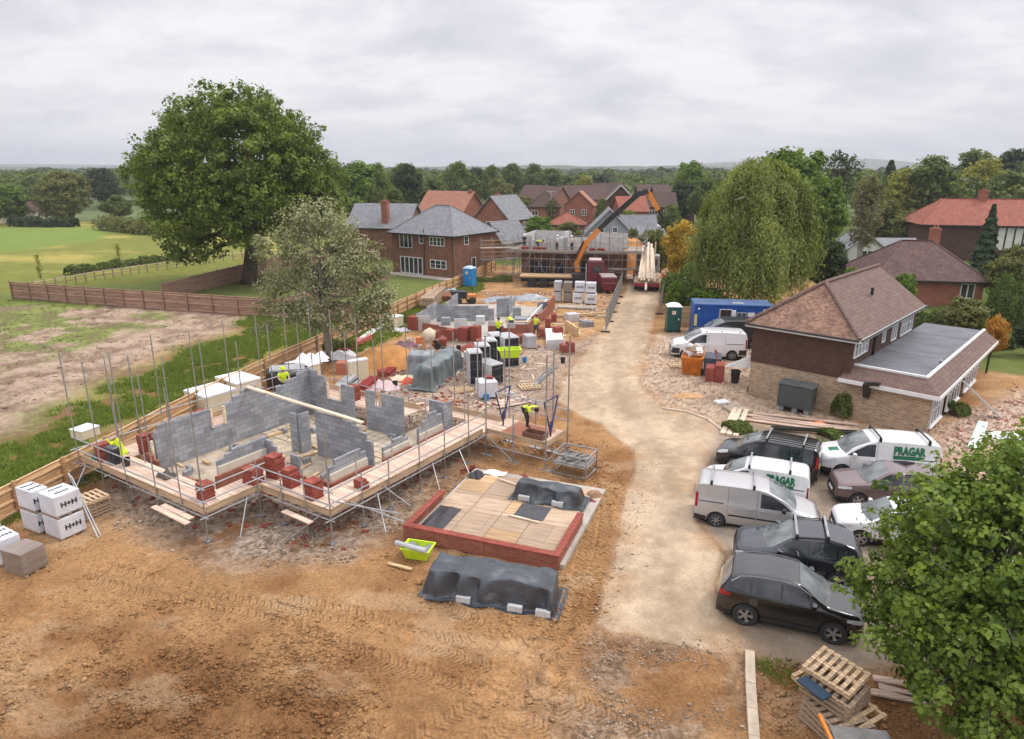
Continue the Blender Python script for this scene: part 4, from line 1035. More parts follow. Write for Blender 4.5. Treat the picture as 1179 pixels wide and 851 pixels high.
blockpack2('tall grey block pack with black end, nearest the tarpaulin ridge', (541, 444), (556, 443), 1.2, 2.0)
blockpack2('grey block pack with black end, second back from the tarpaulin ridge', (550, 435), (565, 434), 1.2, 2.0)
blockpack2('grey block pack with black end, third back from the tarpaulin ridge', (559, 428), (573, 427), 1.2, 2.0)
blockpack2('grey block pack with black end, furthest back of the row', (567, 421), (580, 420), 1.3, 2.0)
blockpack2('grey block pack with black end behind the lime tub', (581, 424), (598, 422), 1.6, 2.0)
blockpack2('low grey block pack with black end carrying the lime tub', (566, 444), (580, 441), 2.6, 1.25)
pack('block_pack', 'single white wrapped block pack in front of the lime tub', (552, 461), (574, 459), 1.1, 1.0, 0, 'wrap', None, None)
o = obj('brick_heap', brick_stack_mesh(77, .5, .35, 2), M['brick_new'], loc=P(563, 456) + Vector((0, .2, 1.0))); tag(o, 'few red bricks lying on the single white block pack', 'bricks')
tub('lime mixing tub resting on the low grey block pack', P(581, 434) + Vector((.3, .2, 1.26)), .15, M['lime'], 1.35, .85, .5, None)
a, rz, L = frame_at((497, 452), (530, 424)); tarp_pile('covered_block_row', 'long ridge of blocks under grey green sheeting in the yard', P(497, 450), ang(P(497, 450), P(532, 424)), (P(497, 450) - P(532, 424)).length, 1.25, 1.15, sheetmat('grey green sheeting', (.13, .155, .16), .28), 12, ridge=.35)
tarp_pile('wrapped_pallet', 'pallet of goods under pale clear sheeting beside the orange sand', P(470, 433), .05, 1.6, 1.4, 1.35, M['tarp_grey'], 15)
o = obj('mortar_tub', MB().lathe([(.42, 0), (.5, .75), (.53, .75), (.53, .8), (.46, .8), (.39, .05), (0, .05)], 18), M['wrap_grey'], loc=P(498, 424)); tag(o, 'round pale grey mortar tub right of the clear sheeted pallet', 'tub')
o = obj('water_butt', MB().lathe([(.30, 0), (.36, .45), (.34, .85), (.36, .9), (.30, .9), (.28, .1), (0, .1)], 18), M['black'], loc=P(514, 416)); tag(o, 'black water butt between the yard and the second plot', 'water butt')
def heap(name, label, loc, w, d, h, m, seed, cat='heap'):
    r = np.random.RandomState(seed); mb = MB()
    def fn(u, v):
        x, y = (u - .5) * 2, (v - .5) * 2; rr = math.hypot(x, y)
        k = float(fbm(np.array([x * 2.2 + seed]), np.array([y * 2.2]), seed, 4)[0]); k2 = float(fbm(np.array([x * 7 + seed]), np.array([y * 7]), seed, 3)[0])
        z = min(.8, max(0, 1 - rr ** 1.6 * (.8 + .5 * k)) * (.6 + .8 * k)) * 1.2 + (k2 - .5) * .16 * min(1, max(0, 1.05 - rr) * 3)
        return (x * w / 2, y * d / 2, max(-.02, z * h) if rr < 1.05 else -.03)
    mb.grid(fn, 34, 34); o = obj(name, mb, m, loc=loc, smooth=True); return tag(o, label, cat)
heap('sand_heap', 'wide heap of orange building sand in the storage yard', P(447, 419), 5.4, 3.6, 1.25, M['sand'], 4, 'sand')
heap('sand_heap', 'tall orange sand bank beside the scaffolded far house', P(722, 313), 6.5, 5.0, 4.2, M['sand'], 9, 'sand')
heap('rubble_heap', 'low heap of broken red bricks by the cement mixer', P(560, 402), 4.4, 1.8, .55, M['brick_new'], 14, 'rubble')
heap('rubble_heap', 'scattered orange sand patch near the skip', P(792, 456), 1.9, .8, .16, mat('pale orange sand', (.50, .30, .15), .95, .25, 2, bump=1., bscale=8), 16, 'sand')
heap('stone_heap', 'small heap of dug earth at the rear corner of the slab', P(684, 575), 1.0, .8, .35, mat('dug earth', (.30, .18, .10), .95, .3, 3, bump=1., bscale=9), 18, 'earth')
# cement mixer
mx_ = empty('cement_mixer', 'cream and orange cement mixer beside the second plot', 'cement mixer', P(494, 402), .3)
o = obj('drum', MB().lathe([(.05, -.55), (.32, -.5), (.5, -.1), (.48, .15), (.26, .55), (.22, .55), (.4, .15), (.0, -.3)], 18), mat('cream mixer drum', (.62, .54, .38), .5, .2, 3), mx_, smooth=True, loc=(0, 0, 1.0)); o.rotation_euler = (R(35), 0, R(90))
mb = MB(); mb.bar((-.5, -.4, .05), (0, -.05, .95), .06); mb.bar((.5, -.4, .05), (0, -.05, .95), .06); mb.bar((-.5, .4, .05), (0, .05, .95), .06); mb.bar((.5, .4, .05), (0, .05, .95), .06); obj('stand', mb, mat('orange mixer stand', (.6, .15, .04), .5), mx_)
for s in (-1, 1): obj('wheel', MB().lathe([(.0, -.05), (.24, -.05), (.27, 0), (.24, .05), (0, .05)], 16, (.55, s * .42, .27), 'y'), M['dark'], mx_)
mb = MB(); mb.box(-.9, -.25, .5, -.45, .25, .95); obj('engine_box', mb, mat('orange engine cover', (.62, .2, .07), .5), mx_)
# long loose materials
def beams(name, label, pa, pb, n, w, h, m, gap=.05, z=.03, cat='beams', jit=.1):
    a, b = P(*pa), P(*pb); d = (b - a).normalized(); nrm = Vector((-d.y, d.x, 0)); r = random.Random(int(pa[0] * 3)); root = empty(name, label, cat, a)
    for k in range(n):
        o_ = nrm * (k % 4) * (w + gap) + Vector((0, 0, z + h / 2 + (k // 4) * (h + .01))); s = r.uniform(-jit, jit); mb = MB()
        mb.bar(d * s + o_, (b - a) + d * s * .6 + nrm * r.uniform(-jit, jit) * .5 + o_, w, h); obj(name.split('_')[-1].rstrip('s') if False else 'length', mb, m, root)
    return root
beams('steel_beams', 'dark red steel beams on the gravel, nearer pair', (420, 449), (434, 438), 3, .16, .22, M['red_steel'])
beams('steel_beams', 'dark red steel beams on the gravel beside the sand', (446, 434), (464, 420), 3, .16, .22, M['red_steel'])
beams('floor_joists', 'white and blue long joists lying behind the block house', (372, 472), (412, 440), 7, .2, .2, M['wrap_grey'], jit=.5)
beams('gutter_lengths', 'white plastic lengths on the weeds beside the boundary fence', (408, 402), (444, 375), 3, .18, .14, M['white'], jit=.5)
beams('lintels', 'red and white lintels in a bundle beside the boundary fence', (403, 405), (425, 392), 5, .2, .2, mat('red oxide lintel', (.45, .13, .10), .6), jit=.3)
beams('timber_lengths', 'planks lying on gravel beyond the right end of the scaffold', (500, 466), (526, 467), 3, .2, .07, mat('orange brown plank', (.40, .16, .08), .8), jit=.3)
beams('lintels', 'pale concrete lintels on bearers in front of the far block packs', (640, 355), (686, 357), 4, .22, .16, M['conc'], jit=.2)
for nm, lab, px, w, d, h, m in (('wrapped_sacks', 'pink and white wrapped sacks on the yard gravel', (444, 447), 1.6, 1.1, .55, mat('pink white sacks', (.66, .50, .52), .6, .2, 3)),
        ('orange_barriers', 'orange red plastic pieces heaped on the gravel', (477, 440), 1.5, .9, .35, mat('orange red plastic', (.62, .10, .04), .5, .3, 5)),
        ('sheet_pile', 'dark sheet materials with white wrap by the mixer', (468, 399), 1.9, 1.0, .5, mat('plum and white sheeting', (.20, .10, .13), .5, .8, 3)),
        ('bag_heap', 'white bags thrown on the weeds by the fence', (389, 412), 2.4, 1.2, .6, M['wrap']),
        ('sack_pile', 'white sacks lying beside the lengths near the fence', (462, 381), 1.4, .9, .3, M['wrap']),
        ('bag_heap', 'white and pink bags on the cream foam slabs', (358, 434), 1.9, 1.3, .55, M['insul_white']),
        ('sheet_pile', 'grey plastic sheeting crumpled beyond the second plot', (594, 345), 6.5, 2.0, .55, M['tarp_grey']),
        ('bag_heap', 'blue and white bags below the far timber stack', (517, 337), 2.0, 1.2, .5, mat('pale blue sacks', (.35, .46, .55), .6, .3, 3)),
        ('insulation_offcuts', 'cream offcuts lying on the yard between foam and beams', (464, 436), 1.5, .9, .25, M['insul'])):
    p = P(*px); 
    if 'foam slabs' in lab: p = p + Vector((0, .6, .95))
    rag(nm, lab, 'materials', p, w, d, h, m, int(px[0]), .2)
tank = empty('oil_tank', 'black open topped tank by the boundary fence', 'tank', P(303, 452), R(15))
mb = MB(); mb.lathe([(1.15, 0), (1.25, .15), (1.25, 1.0), (1.15, 1.08), (1.05, 1.0), (1.05, .3), (0, .3)], 22, (1.4, 1.0, 0)); obj('tank_shell', mb, M['black'], tank)
mb = MB(); mb.box(.4, .3, 1.09, 2.4, 1.5, 1.2); obj('lid_sheet', mb, M['wrap_grey'], tank)
o = obj('tile_stack', MB().box(0, 0, 0, 1.3, .8, .8), mat('terracotta stack', (.45, .17, .10), .8, .2, 5), loc=P(387, 432)); tag(o, 'terracotta coloured pack of tiles behind the block house', 'tiles'); bevel(o, .04)
brickpack('brick pack standing alone beside the haul road', (648, 408), (662, 407), .8, .75)
brickpack('brick stack at the fence side of the second plot', (469, 381), (480, 382), .9, 1.15)
brickpack('brick stack in front of the second plot brickwork, left one', (527, 394), (537, 395), .7, 1.1)
brickpack('brick stack in front of the second plot brickwork, right one', (541, 394), (550, 395), .7, 1.2)
pack('block_pack', 'grey wrapped block pack at the corner of the second plot', (606, 403), (618, 402), 1.0, 1.0, 0, 'wrap_grey')
for k, (x0, x1, y) in enumerate(((621, 627, 390), (628, 634, 380), (635, 641, 372))):
    brickpack(('nearest', 'middle', 'furthest')[k] + ' brick stack left of the white footing strip', (x0, y), (x1, y), .9, .9, group='brick stacks along the footing')
fb = empty('garage_footing', 'white concrete garage footing beside the haul road', 'building base', P(631, 403), ang(P(631, 403), P(647, 402)))
mb = MB(); mb.box(0, 0, 0, 1.2, .3, .7); obj('block_wall', mb, M['block_light'], fb)
mb = MB(); mb.prism([(0, .31), (1.35, .31), (2.6, 5.3), (1.4, 5.5)], 0, .3); obj('concrete_strip', mb, M['insul_white'], fb)
mb = MB(); mb.box(3.3, 3.4, 0, 3.5, 6.2, .7); mb2 = mb; obj('shutter_board', mb, M['timber'], fb)
# far block packs by the lorry
G3 = 'block packs stacked near the crane lorry'
for (xa, xb, y, mk, z0, lt, lab) in ((637, 646, 348, 'wrap_grey', 0, None, 'lower grey block pack, far left of the stack by the lorry'), (637, 646, 348, 'wrap_grey', 1.02, None, 'upper grey block pack, far left of the stack by the lorry'),
        (648, 658, 349, 'packbrown', 0, None, 'lower brown grey block pack in the stack by the lorry'), (648, 658, 349, 'packbrown', 1.02, None, 'upper brown grey block pack in the stack by the lorry'),
        (659, 671, 350, 'wrap', 0, 'H+H', 'lower white H+H pack, left one near the lorry'), (673, 687, 351, 'wrap', 0, 'H+H', 'lower white H+H pack, right one near the lorry'),
        (661, 673, 349, 'wrap', 1.02, 'H+H', 'upper white H+H pack, left one near the lorry'), (673.5, 686, 350, 'wrap', 1.02, 'H+H', 'upper white H+H pack, right one near the lorry')):
    pack('block_pack', lab, (xa, y), (xb, y + .3), 1.1, 1.0, z0, mk, lt, G3)
# more of the second plot's materials
for lab, pa, pb, d_, h_, mk in (('stack of grey blocks in the left room of the second plot', (508, 377), (518, 377), .8, .9, 'block'), ('stack of grey blocks by the corner pier of the second plot', (590, 368), (600, 368), .9, 1.0, 'block'),
        ('pale block stack in the middle of the second plot floor', (548, 376), (558, 376), .8, .8, 'block_light'), ('dark red brick stack beside the second plot floor edge', (614, 375), (621, 374), .7, .9, 'brick_new'),
        ('brick stack nearest the left lane fence of the second plot', (494, 391), (503, 392), .7, .8, 'brick_new'), ('brick stack right of the middle window of the second plot', (512, 393), (520, 394), .6, .9, 'brick_new'),
        ('low brick stack between cement mixer and second plot', (505, 400), (514, 400), .7, .6, 'brick_new'), ('small brick stack on the gravel in front of the far footing', (640, 388), (648, 387), .6, .7, 'brick_new'),
        ('pale block stack on the sandy lane beyond the second plot', (655, 372), (667, 371), 1.0, .7, 'block_light'), ('grey block stack on the sandy lane near the mesh fence', (672, 378), (684, 377), 1.0, .55, 'block'),
        ('grey block pack half used beside the tarpaulin ridge', (538, 421), (548, 420), .9, .8, 'block_light'), ('orange brick stack between sand heap and steel beams', (437, 437), (446, 436), .7, .5, 'brick_new')):
    brickpack(lab, pa, pb, d_, h_, mk, group='material stacks round the second plot')
for lab, px, rz, n_ in (('empty pallet on the gravel right of the tarpaulin ridge', (524, 455), .5, 1), ('empty pallet on gravel beyond the white block pack', (600, 450), .2, 1), ('empty pallet on the sandy lane by the concrete lintels', (690, 366), .1, 1), ('empty pallet beside the round mortar tub', (484, 418), -.3, 1)): pallets(px, n_, rz, lab, None, 'pallet')
beams('scaffold_tubes', 'bundle of grey scaffold tubes lying on gravel by the haul road', (616, 446), (640, 424), 6, .06, .06, M['steel'], gap=.03, cat='tubes', jit=.4)
beams('plank_row', 'scaffold boards laid on the gravel beyond the loading bay', (575, 470), (612, 462), 4, .22, .05, M['board'], gap=.03, cat='planks', jit=.3)
beams('timber_lengths', 'long timbers lying across sand on the lane behind second plot', (645, 366), (700, 363), 5, .15, .1, M['timber'], gap=.1, cat='timbers', jit=.5)
tr_ = empty('scaffold_trestles', 'row of builders trestles with boards inside the second plot', 'trestles', P(574, 383), .1)
for x in (0, 1.2, 2.4): 
    mb = MB(); mb.bar((x, -.3, 0), (x, 0, .8), .05); mb.bar((x, .3, 0), (x, 0, .8), .05); mb.bar((x, -.35, .8), (x, .35, .8), .05); obj('trestle', mb, M['steel'], tr_)
mb = MB(); mb.box(-.3, -.25, .83, 2.8, .25, .87); obj('board', mb, M['board'], tr_)
r9 = random.Random(31)
for k, px in enumerate(((468, 412), (486, 436), (455, 446), (512, 436), (528, 404), (585, 405), (604, 418), (648, 418), (596, 392), (560, 462))):
    lab = ('blue bucket near the sand heap', 'white bucket beside the clear sheeted pallet', 'black bucket by the pink sacks', 'white bucket left of the tarpaulin ridge', 'black bucket by the rubble heap', 'white bucket in front of the grey wrapped pack', 'blue bucket on gravel right of the block packs', 'black bucket on gravel towards the haul road', 'white bucket under the second plot brickwork', 'blue bucket in front of the white block pack')[k]
    o = obj('bucket', MB().lathe([(.13, 0), (.17, .34), (.185, .34), (.185, .37), (.155, .37), (.12, .03), (0, .03)], 14), (M['blue'], M['white'], M['black'])[(0, 1, 2, 1, 2, 1, 0, 2, 1, 0)[k]], loc=P(*px)); tag(o, lab, 'bucket', 'buckets about the yard')
# far timber stack, dumper
tim = beams('timber_stack', 'weathered stack of timber and sheets against the boundary fence', (497, 357), (512, 342), 12, .3, .34, M['pallet'], cat='timber stack', gap=.02, jit=.2)
du = empty('mini_dumper', 'orange and black mini dumper parked beyond the second plot', 'dumper', P(533, 350), R(20))
mb = MB(); mb.prism_y([(-.9, .7), (.2, .6), (.35, 1.25), (-1.2, 1.35)], -.6, .6); o = obj('skip_bucket', mb, M['black'], du); bevel(o, .04)
mb = MB(); mb.box(.25, -.5, .45, 1.3, .5, .95); o = obj('engine_cover', mb, mat('orange machine paint', (.62, .22, .04), .45), du); bevel(o, .06)
mb = MB(); mb.tube((.9, -.3, .95), (.9, -.3, 1.6), .025); mb.tube((.9, .3, .95), (.9, .3, 1.6), .025); mb.tube((.9, -.3, 1.6), (.9, .3, 1.6), .025); obj('roll_bar', mb, M['black'], du)
for x in (-.6, .8):
    for y in (-.55, .55): obj('wheel', MB().lathe([(.0, -.12), (.3, -.12), (.36, -.06), (.36, .06), (.3, .12), (0, .12)], 16, (x, y, .36), 'y'), M['dark'], du)
sb = beams('stacked_boards', 'rust brown pile of boards by the mini dumper', (520, 347), (531, 341), 8, .35, .22, mat('rusty board', (.24, .09, .05), .8), cat='boards', jit=.2)

# ---- second plot: low walls in progress
pl2 = empty('second_plot_walls', 'low block and brick walls of the second house, mid site', 'building', P(488, 384))
def w2(name, pa, pb, tops, m, th=.11, z0=.02):
    a, b = P(*pa) - P(488, 384), P(*pb) - P(488, 384); return wallseg(pl2, name, (a.x, a.y), (b.x, b.y), th, z0, tops, m)
mb = MB(); mb.prism([(P(*q) - P(488, 384))[:2] for q in ((483, 381), (551, 390), (606, 388), (635, 356), (571, 352), (520, 352))], -.05, .14); obj('floor', mb, M['conc'], pl2)
w2('brick_wall', (487, 383), (551, 393), [(0, .3, .8), (.3, .7, .72), (.7, 1, .85)], M['brick'])
w2('block_wall', (480, 381), (496, 381.5), [(0, 1, 1.25)], M['block_light'])
w2('block_wall', (480, 380), (503, 367), [(0, .5, 1.3), (.5, 1, 1.45)], M['block'])
w2('block_wall', (503, 372), (569, 371), [(0, .2, 1.55), (.2, .9, 1.45), (.9, 1, 1.2)], M['block'])
w2('block_wall', (513, 363), (527, 354), [(0, .5, 1.1), (.5, 1, 1.35)], M['block'])
w2('block_wall', (523, 381), (538, 381), [(0, 1, 1.0)], M['block_light'])
w2('block_wall', (538, 384), (551, 385), [(0, 1, .7)], M['block_light'])
w2('block_wall', (572, 367), (585, 366), [(0, 1, 1.75)], M['block']); w2('block_wall', (585, 366), (592, 356), [(0, .5, 1.7), (.5, 1, 1.2)], M['block'])
w2('brick_wall', (562, 389), (607, 390), [(0, .4, .95), (.4, .7, .8), (.7, 1, 1.1)], M['brick']); w2('block_wall', (562, 386), (605, 387), [(0, .3, 1.15), (.5, 1, 1.0)], M['block_light'])
w2('brick_wall', (607, 390), (638, 356), [(0, .4, 1.1), (.4, .7, .9), (.7, 1, 1.3)], M['brick']); w2('insulation_board', (602, 385), (629, 354), [(0, 1, .75)], M['insul_white'])
w2('block_wall', (619, 360), (631, 359), [(0, 1, .95)], M['block'])
o = obj('block_heap', brick_stack_mesh(31, 1.5, 1.1, 9), M['block'], loc=P(603, 374)); tag(o, 'heap of dark grey blocks inside the second plot walls', 'blocks')
for px, lab in (((548, 402), 'scattered bricks at the left of the second plot'), ((588, 396), 'row of brick stacks below the second plot workers'), ((575, 399), 'red brick stack between the two workers and the block packs')):
    brickpack(lab, px, (px[0] + 14, px[1]), .8, .6, group='loose brick piles', pal=False)

# ---- toilets, office, skip
def toilet(label, px, rz, m, roofm):
    root = empty('portable_toilet', label, 'portable toilet', P(*px), rz)
    mb = MB(); mb.box(-.55, -.55, .08, .55, .55, 2.05); o = obj('cabin', mb, m, root); bevel(o, .03)
    mb = MB(); mb.box(-.6, -.6, 0, .6, .6, .078); obj('base', mb, M['dark'], root)
    mb = MB(); mb.grid(lambda u, v: ((u - .5) * 1.2, (v - .5) * 1.2, 2.055 + .28 * (math.sin(PI * u) * math.sin(PI * v)) ** .5), 10, 10); mb.box(-.6, -.6, 2.051, .6, .6, 2.06); obj('roof', mb, roofm, root, smooth=False)
    mb = MB(); mb.box(-.42, -.585, .15, .42, -.552, 1.95); d = obj('door', mb, m, root); bevel(d, .02)
    mb = MB(); mb.box(.30, -.61, 1.0, .38, -.587, 1.15); obj('latch', mb, M['white'], d)
    mb = MB(); mb.box(-.2, -.60, 1.45, .1, -.586, 1.75); obj('sign_plate', mb, M['insul'], d)
    for x in (-.3, 0, .3): mb = MB(); mb.box(x - .1, .552, 1.6, x + .1, .57, 1.85); obj('vent', mb, M['dark'], root)
    return root
toilet('bright blue portable toilet beside the fence of the new house', (541, 330), R(-25), M['blue'], mat('pale blue roof', (.40, .55, .70), .5))
toilet('dark green portable toilet with white roof beside the haul road', (774, 381), R(-4), mat('dark green plastic', (.008, .075, .065), .4, .2, 3), M['white'])
o = obj('board_panel', MB().box(0, 0, 0, 1.3, .05, 1.75), M['timber'], loc=P(783, 377)); tag(o, 'tan board panel between the green toilet and the blue cabin', 'panel')
a, rz, L = frame_at((797, 388), (886, 391))
cb_ = empty('site_office', 'blue container site office behind the parked vans', 'site office', a, rz)
bm_ = mat('blue container paint', (.015, .09, .36), .45, .25, 1.5)
mb = MB(); H_ = 2.55; n = 46
prof = []
for k in range(n):
    x = L * k / n; prof += [(x, 0 if k % 2 == 0 else .05), (x + L / n * .8, 0 if k % 2 == 0 else .05)]
mb.prism(prof + [(L, 0), (L, 2.44), (0, 2.44)], .15, H_ - .06); obj('cabin_walls', mb, bm_, cb_)
mb = MB(); mb.box(-.05, -.05, H_ - .058, L + .05, 2.5, H_ + .03); mb.box(-.04, -.04, .02, L + .04, 2.48, .148); obj('frame', mb, bm_, cb_)
mb = MB(); mb.box(.02, .0, H_ + .032, L - .02, 2.42, H_ + .06); obj('roof_sheet', mb, mat('faded blue roof', (.07, .12, .24), .6, .3, 1), cb_)
mb = MB(); mb.box(1.95, -.05, .25, 2.75, -.01, 2.2); dd = obj('doorway', mb, mat('dark interior', (.04, .02, .02), .8), cb_)
mb = MB(); mb.bar((1.92, -.055, .25), (1.92, -.055, 2.24), .05); mb.bar((2.78, -.055, .25), (2.78, -.055, 2.24), .05); mb.bar((1.9, -.055, 2.24), (2.8, -.055, 2.24), .05); obj('door_frame', mb, M['white'], dd)
mb = MB(); mb.box(2.82, -.32, .25, 3.05, -.06, 2.2); obj('door', mb, M['white'], cb_)
for x0, x1 in ((3.15, 3.9), (4.75, 5.85)):
    mb = MB(); mb.box(x0, -.06, 1.0, x1, -.012, 2.05); f = obj('window', mb, M['wrap_grey'], cb_); mb = MB(); mb.box(x0 + .07, -.07, 1.07, (x0 + x1) / 2 - .03, -.062, 1.98); mb.box((x0 + x1) / 2 + .03, -.07, 1.07, x1 - .07, -.062, 1.98); obj('pane', mb, glassmat('cabin glass', (.05, .055, .06)), f)
for x, y, w_, h_, m_ in ((1.45, 1.15, .22, .28, M['white']), (3.98, 1.5, .5, .55, M['insul_white']), (4.35, 1.1, .3, .5, M['blue']), (.05, .9, .2, .9, mat('yellow notice', (.7, .55, .12), .5))):
    mb = MB(); mb.box(x, -.035, y, x + w_, -.012, y + h_); obj('notice_board', mb, m_, cb_)
for x in (.35, L - .6): mb = MB(); mb.lathe([(.0, -.06), (.07, -.05), (.08, 0), (0, 0)], 10, (x, -.05, 2.25), 'y'); obj('floodlight', mb, M['white'], cb_)
mb = MB(); mb.box(2.9, .4, H_ + .062, 3.7, .9, H_ + .1); obj('roof_vent', mb, M['wrap_grey'], cb_)
a, rz, L = frame_at((783, 432), (808, 434))
sk = empty('skip', 'orange skip piled with packaging beside the white van', 'skip', a, rz + R(-3))
om = mat('orange skip paint', (.55, .17, .015), .6, .35, 2.5); Wk = 1.9
def skipshell(x0, x1, m_, nm, y1):
    mb = MB(); zt = 1.15
    mb._hex([(x0 + .12, .25, 0), (x1 - .12, .25, 0), (x1 - .12, y1 - .35, 0), (x0 + .12, y1 - .35, 0), (x0, 0, zt), (x1, 0, zt), (x1, y1, zt), (x0, y1, zt)])
    mb.f.remove(mb.f[-5]) if False else None
    o = obj(nm, mb, m_, sk)
    mb = MB(); mb.bar((x0, -.01, zt + .02), (x1, -.01, zt + .02), .07); mb.bar((x0, y1 + .01, zt + .02), (x1, y1 + .01, zt + .02), .07); mb.bar((x0, 0, zt + .02), (x0, y1, zt + .02), .07); mb.bar((x1, 0, zt + .02), (x1, y1, zt + .02), .07); obj('rim', mb, m_, o)
    for k in range(6): x = x0 + .1 + (x1 - x0 - .2) * k / 5; mb = MB(); mb.bar((x, -.03 + .0, zt), (x * .9 + (x0 + x1) * .05, .22, .05), .07, .05); obj('rib', mb, m_, o)
skipshell(0, L, om, 'skip_body', Wk)
mb = MB(); mb.box(L + .05, .2, 0, L + 1.1, Wk - .1, 1.2); o = obj('rubbish_trailer', mb, mat('dark blue grey steel', (.06, .075, .11), .6, .3, 2)); o.location = a; o.rotation_euler = (0, 0, rz); tag(o, 'dark blue grey waste bin beside the orange skip', 'waste bin'); bevel(o, .05)
r = random.Random(5)
for k in range(22):
    w_, d_, h_ = r.uniform(.3, .8), r.uniform(.25, .6), r.uniform(.04, .3); mb = MB(); mb.box(-w_ / 2, -d_ / 2, -h_ / 2, w_ / 2, d_ / 2, h_ / 2)
    x, y = r.uniform(.3, L - .3), r.uniform(.3, Wk - .3); z = 1.2 + .5 * (1 - abs(2 * y / Wk - 1)) * r.uniform(.3, 1.2)
    mb.xf(Matrix.Translation((x, y, z)) @ Matrix.Rotation(r.uniform(0, 3), 4, 'Z') @ Matrix.Rotation(r.uniform(-.6, .6), 4, 'X') @ Matrix.Rotation(r.uniform(-.5, .5), 4, 'Y'))
    if k == 0: rub = MB()
    if k < 15: rub.v += [], 
    (obj('cardboard', mb, r.choice((mat('cardboard', (.45, .30, .19), .8, .25, 3) if k == 0 else bpy.data.materials['cardboard'], bpy.data.materials['cardboard'], M['wrap'])), sk))
brickpack('dark red brick pack strapped on a pallet next to the skip', (811, 441), (833, 443), 1.1, 1.15, 'brick_new', group=None)
o = obj('grab_hook', MB().bar((0, 0, 0), (-.2, .1, .7), .07).bar((-.2, .1, .7), (.05, .05, .45), .06), mat('rusty hook', (.3, .1, .05), .7), loc=P(828, 438) + Vector((-.1, .3, 1.15))); tag(o, 'rusty lifting hook lying on the brick pack by the skip', 'hook')
o = obj('bucket', MB().lathe([(.22, 0), (.28, .75), (.31, .75), (.31, .8), (.26, .8), (.2, .05), (0, .05)], 16), M['black'], loc=P(846, 441)); tag(o, 'tall black bucket at the corner of the buff brick building', 'bucket')
pallets((773, 424), 1, .1, 'pale pallet lying on gravel left of the skip', None, 'pallet_new')
for px, w_, d_, lab, m_, h_ in (((831, 464), .75, .5, 'white sheet of board lying on the gravel', M['insul_white'], .12), ((842, 472), .6, .9, 'sandy paving slab, nearer of two by the planks', M['mortar'], .12), ((851, 470), .6, 1.6, 'sandy paving slabs in a row by the planks', M['mortar'], .1)):
    mb = MB(); mb.box(-w_ / 2, -d_ / 2, 0, w_ / 2, d_ / 2, h_); o = obj('slab', mb, m_, loc=P(*px) , rz=.25); tag(o, lab, 'slab')
M['skip'] = om
# ---------------------------------------------------------------- vehicles
GL = glassmat('tinted car glass', (.035, .04, .046), .03)
GLW = glassmat('windscreen glass with painted sky', (.13, .145, .15), .05)  # base colour lightened to stand in for sky reflected in the screens
RIM = mat('alloy rim', (.45, .45, .47), .3, .2, 6, metal=.8)
RIMD = mat('grey wheel trim', (.30, .30, .31), .5, .2, 6, metal=.3)
PLAS = mat('black bumper plastic', (.022, .022, .024), .6, .2, 5)
LAMP = mat('headlamp lens', (.55, .57, .60), .08, .2, 9, spec=.9)
TAIL = mat('tail lamp lens', (.28, .01, .012), .15, .2, 9)
FLAT_BLACK = mat('underbody black', (.012, .012, .012), .9)  # flat black of the underbody box and the brake discs
LOGO = mat('green sign lettering', (.012, .15, .075), .5, .1, 5)
def paint(name, col, metal=.0, rough=.28, coat=1.):
    m = mat(name, col, rough, .05, 1.5, metal=metal, coat=coat); m.node_tree.nodes['Principled BSDF'].inputs['Coat IOR'].default_value = 1.5; return m

def interp(x, pts):
    return float(np.interp(x, [p[0] for p in pts], [p[1] for p in pts]))
def smooth_interp(pts, n=160, k=5):
    xs = np.linspace(pts[0][0], pts[-1][0], n); ys = np.interp(xs, [p[0] for p in pts], [p[1] for p in pts])
    for _ in range(k):
        ys[1:-1] = ys[:-2] * .25 + ys[1:-1] * .5 + ys[2:] * .25
    return lambda x: float(np.interp(x, xs, ys))

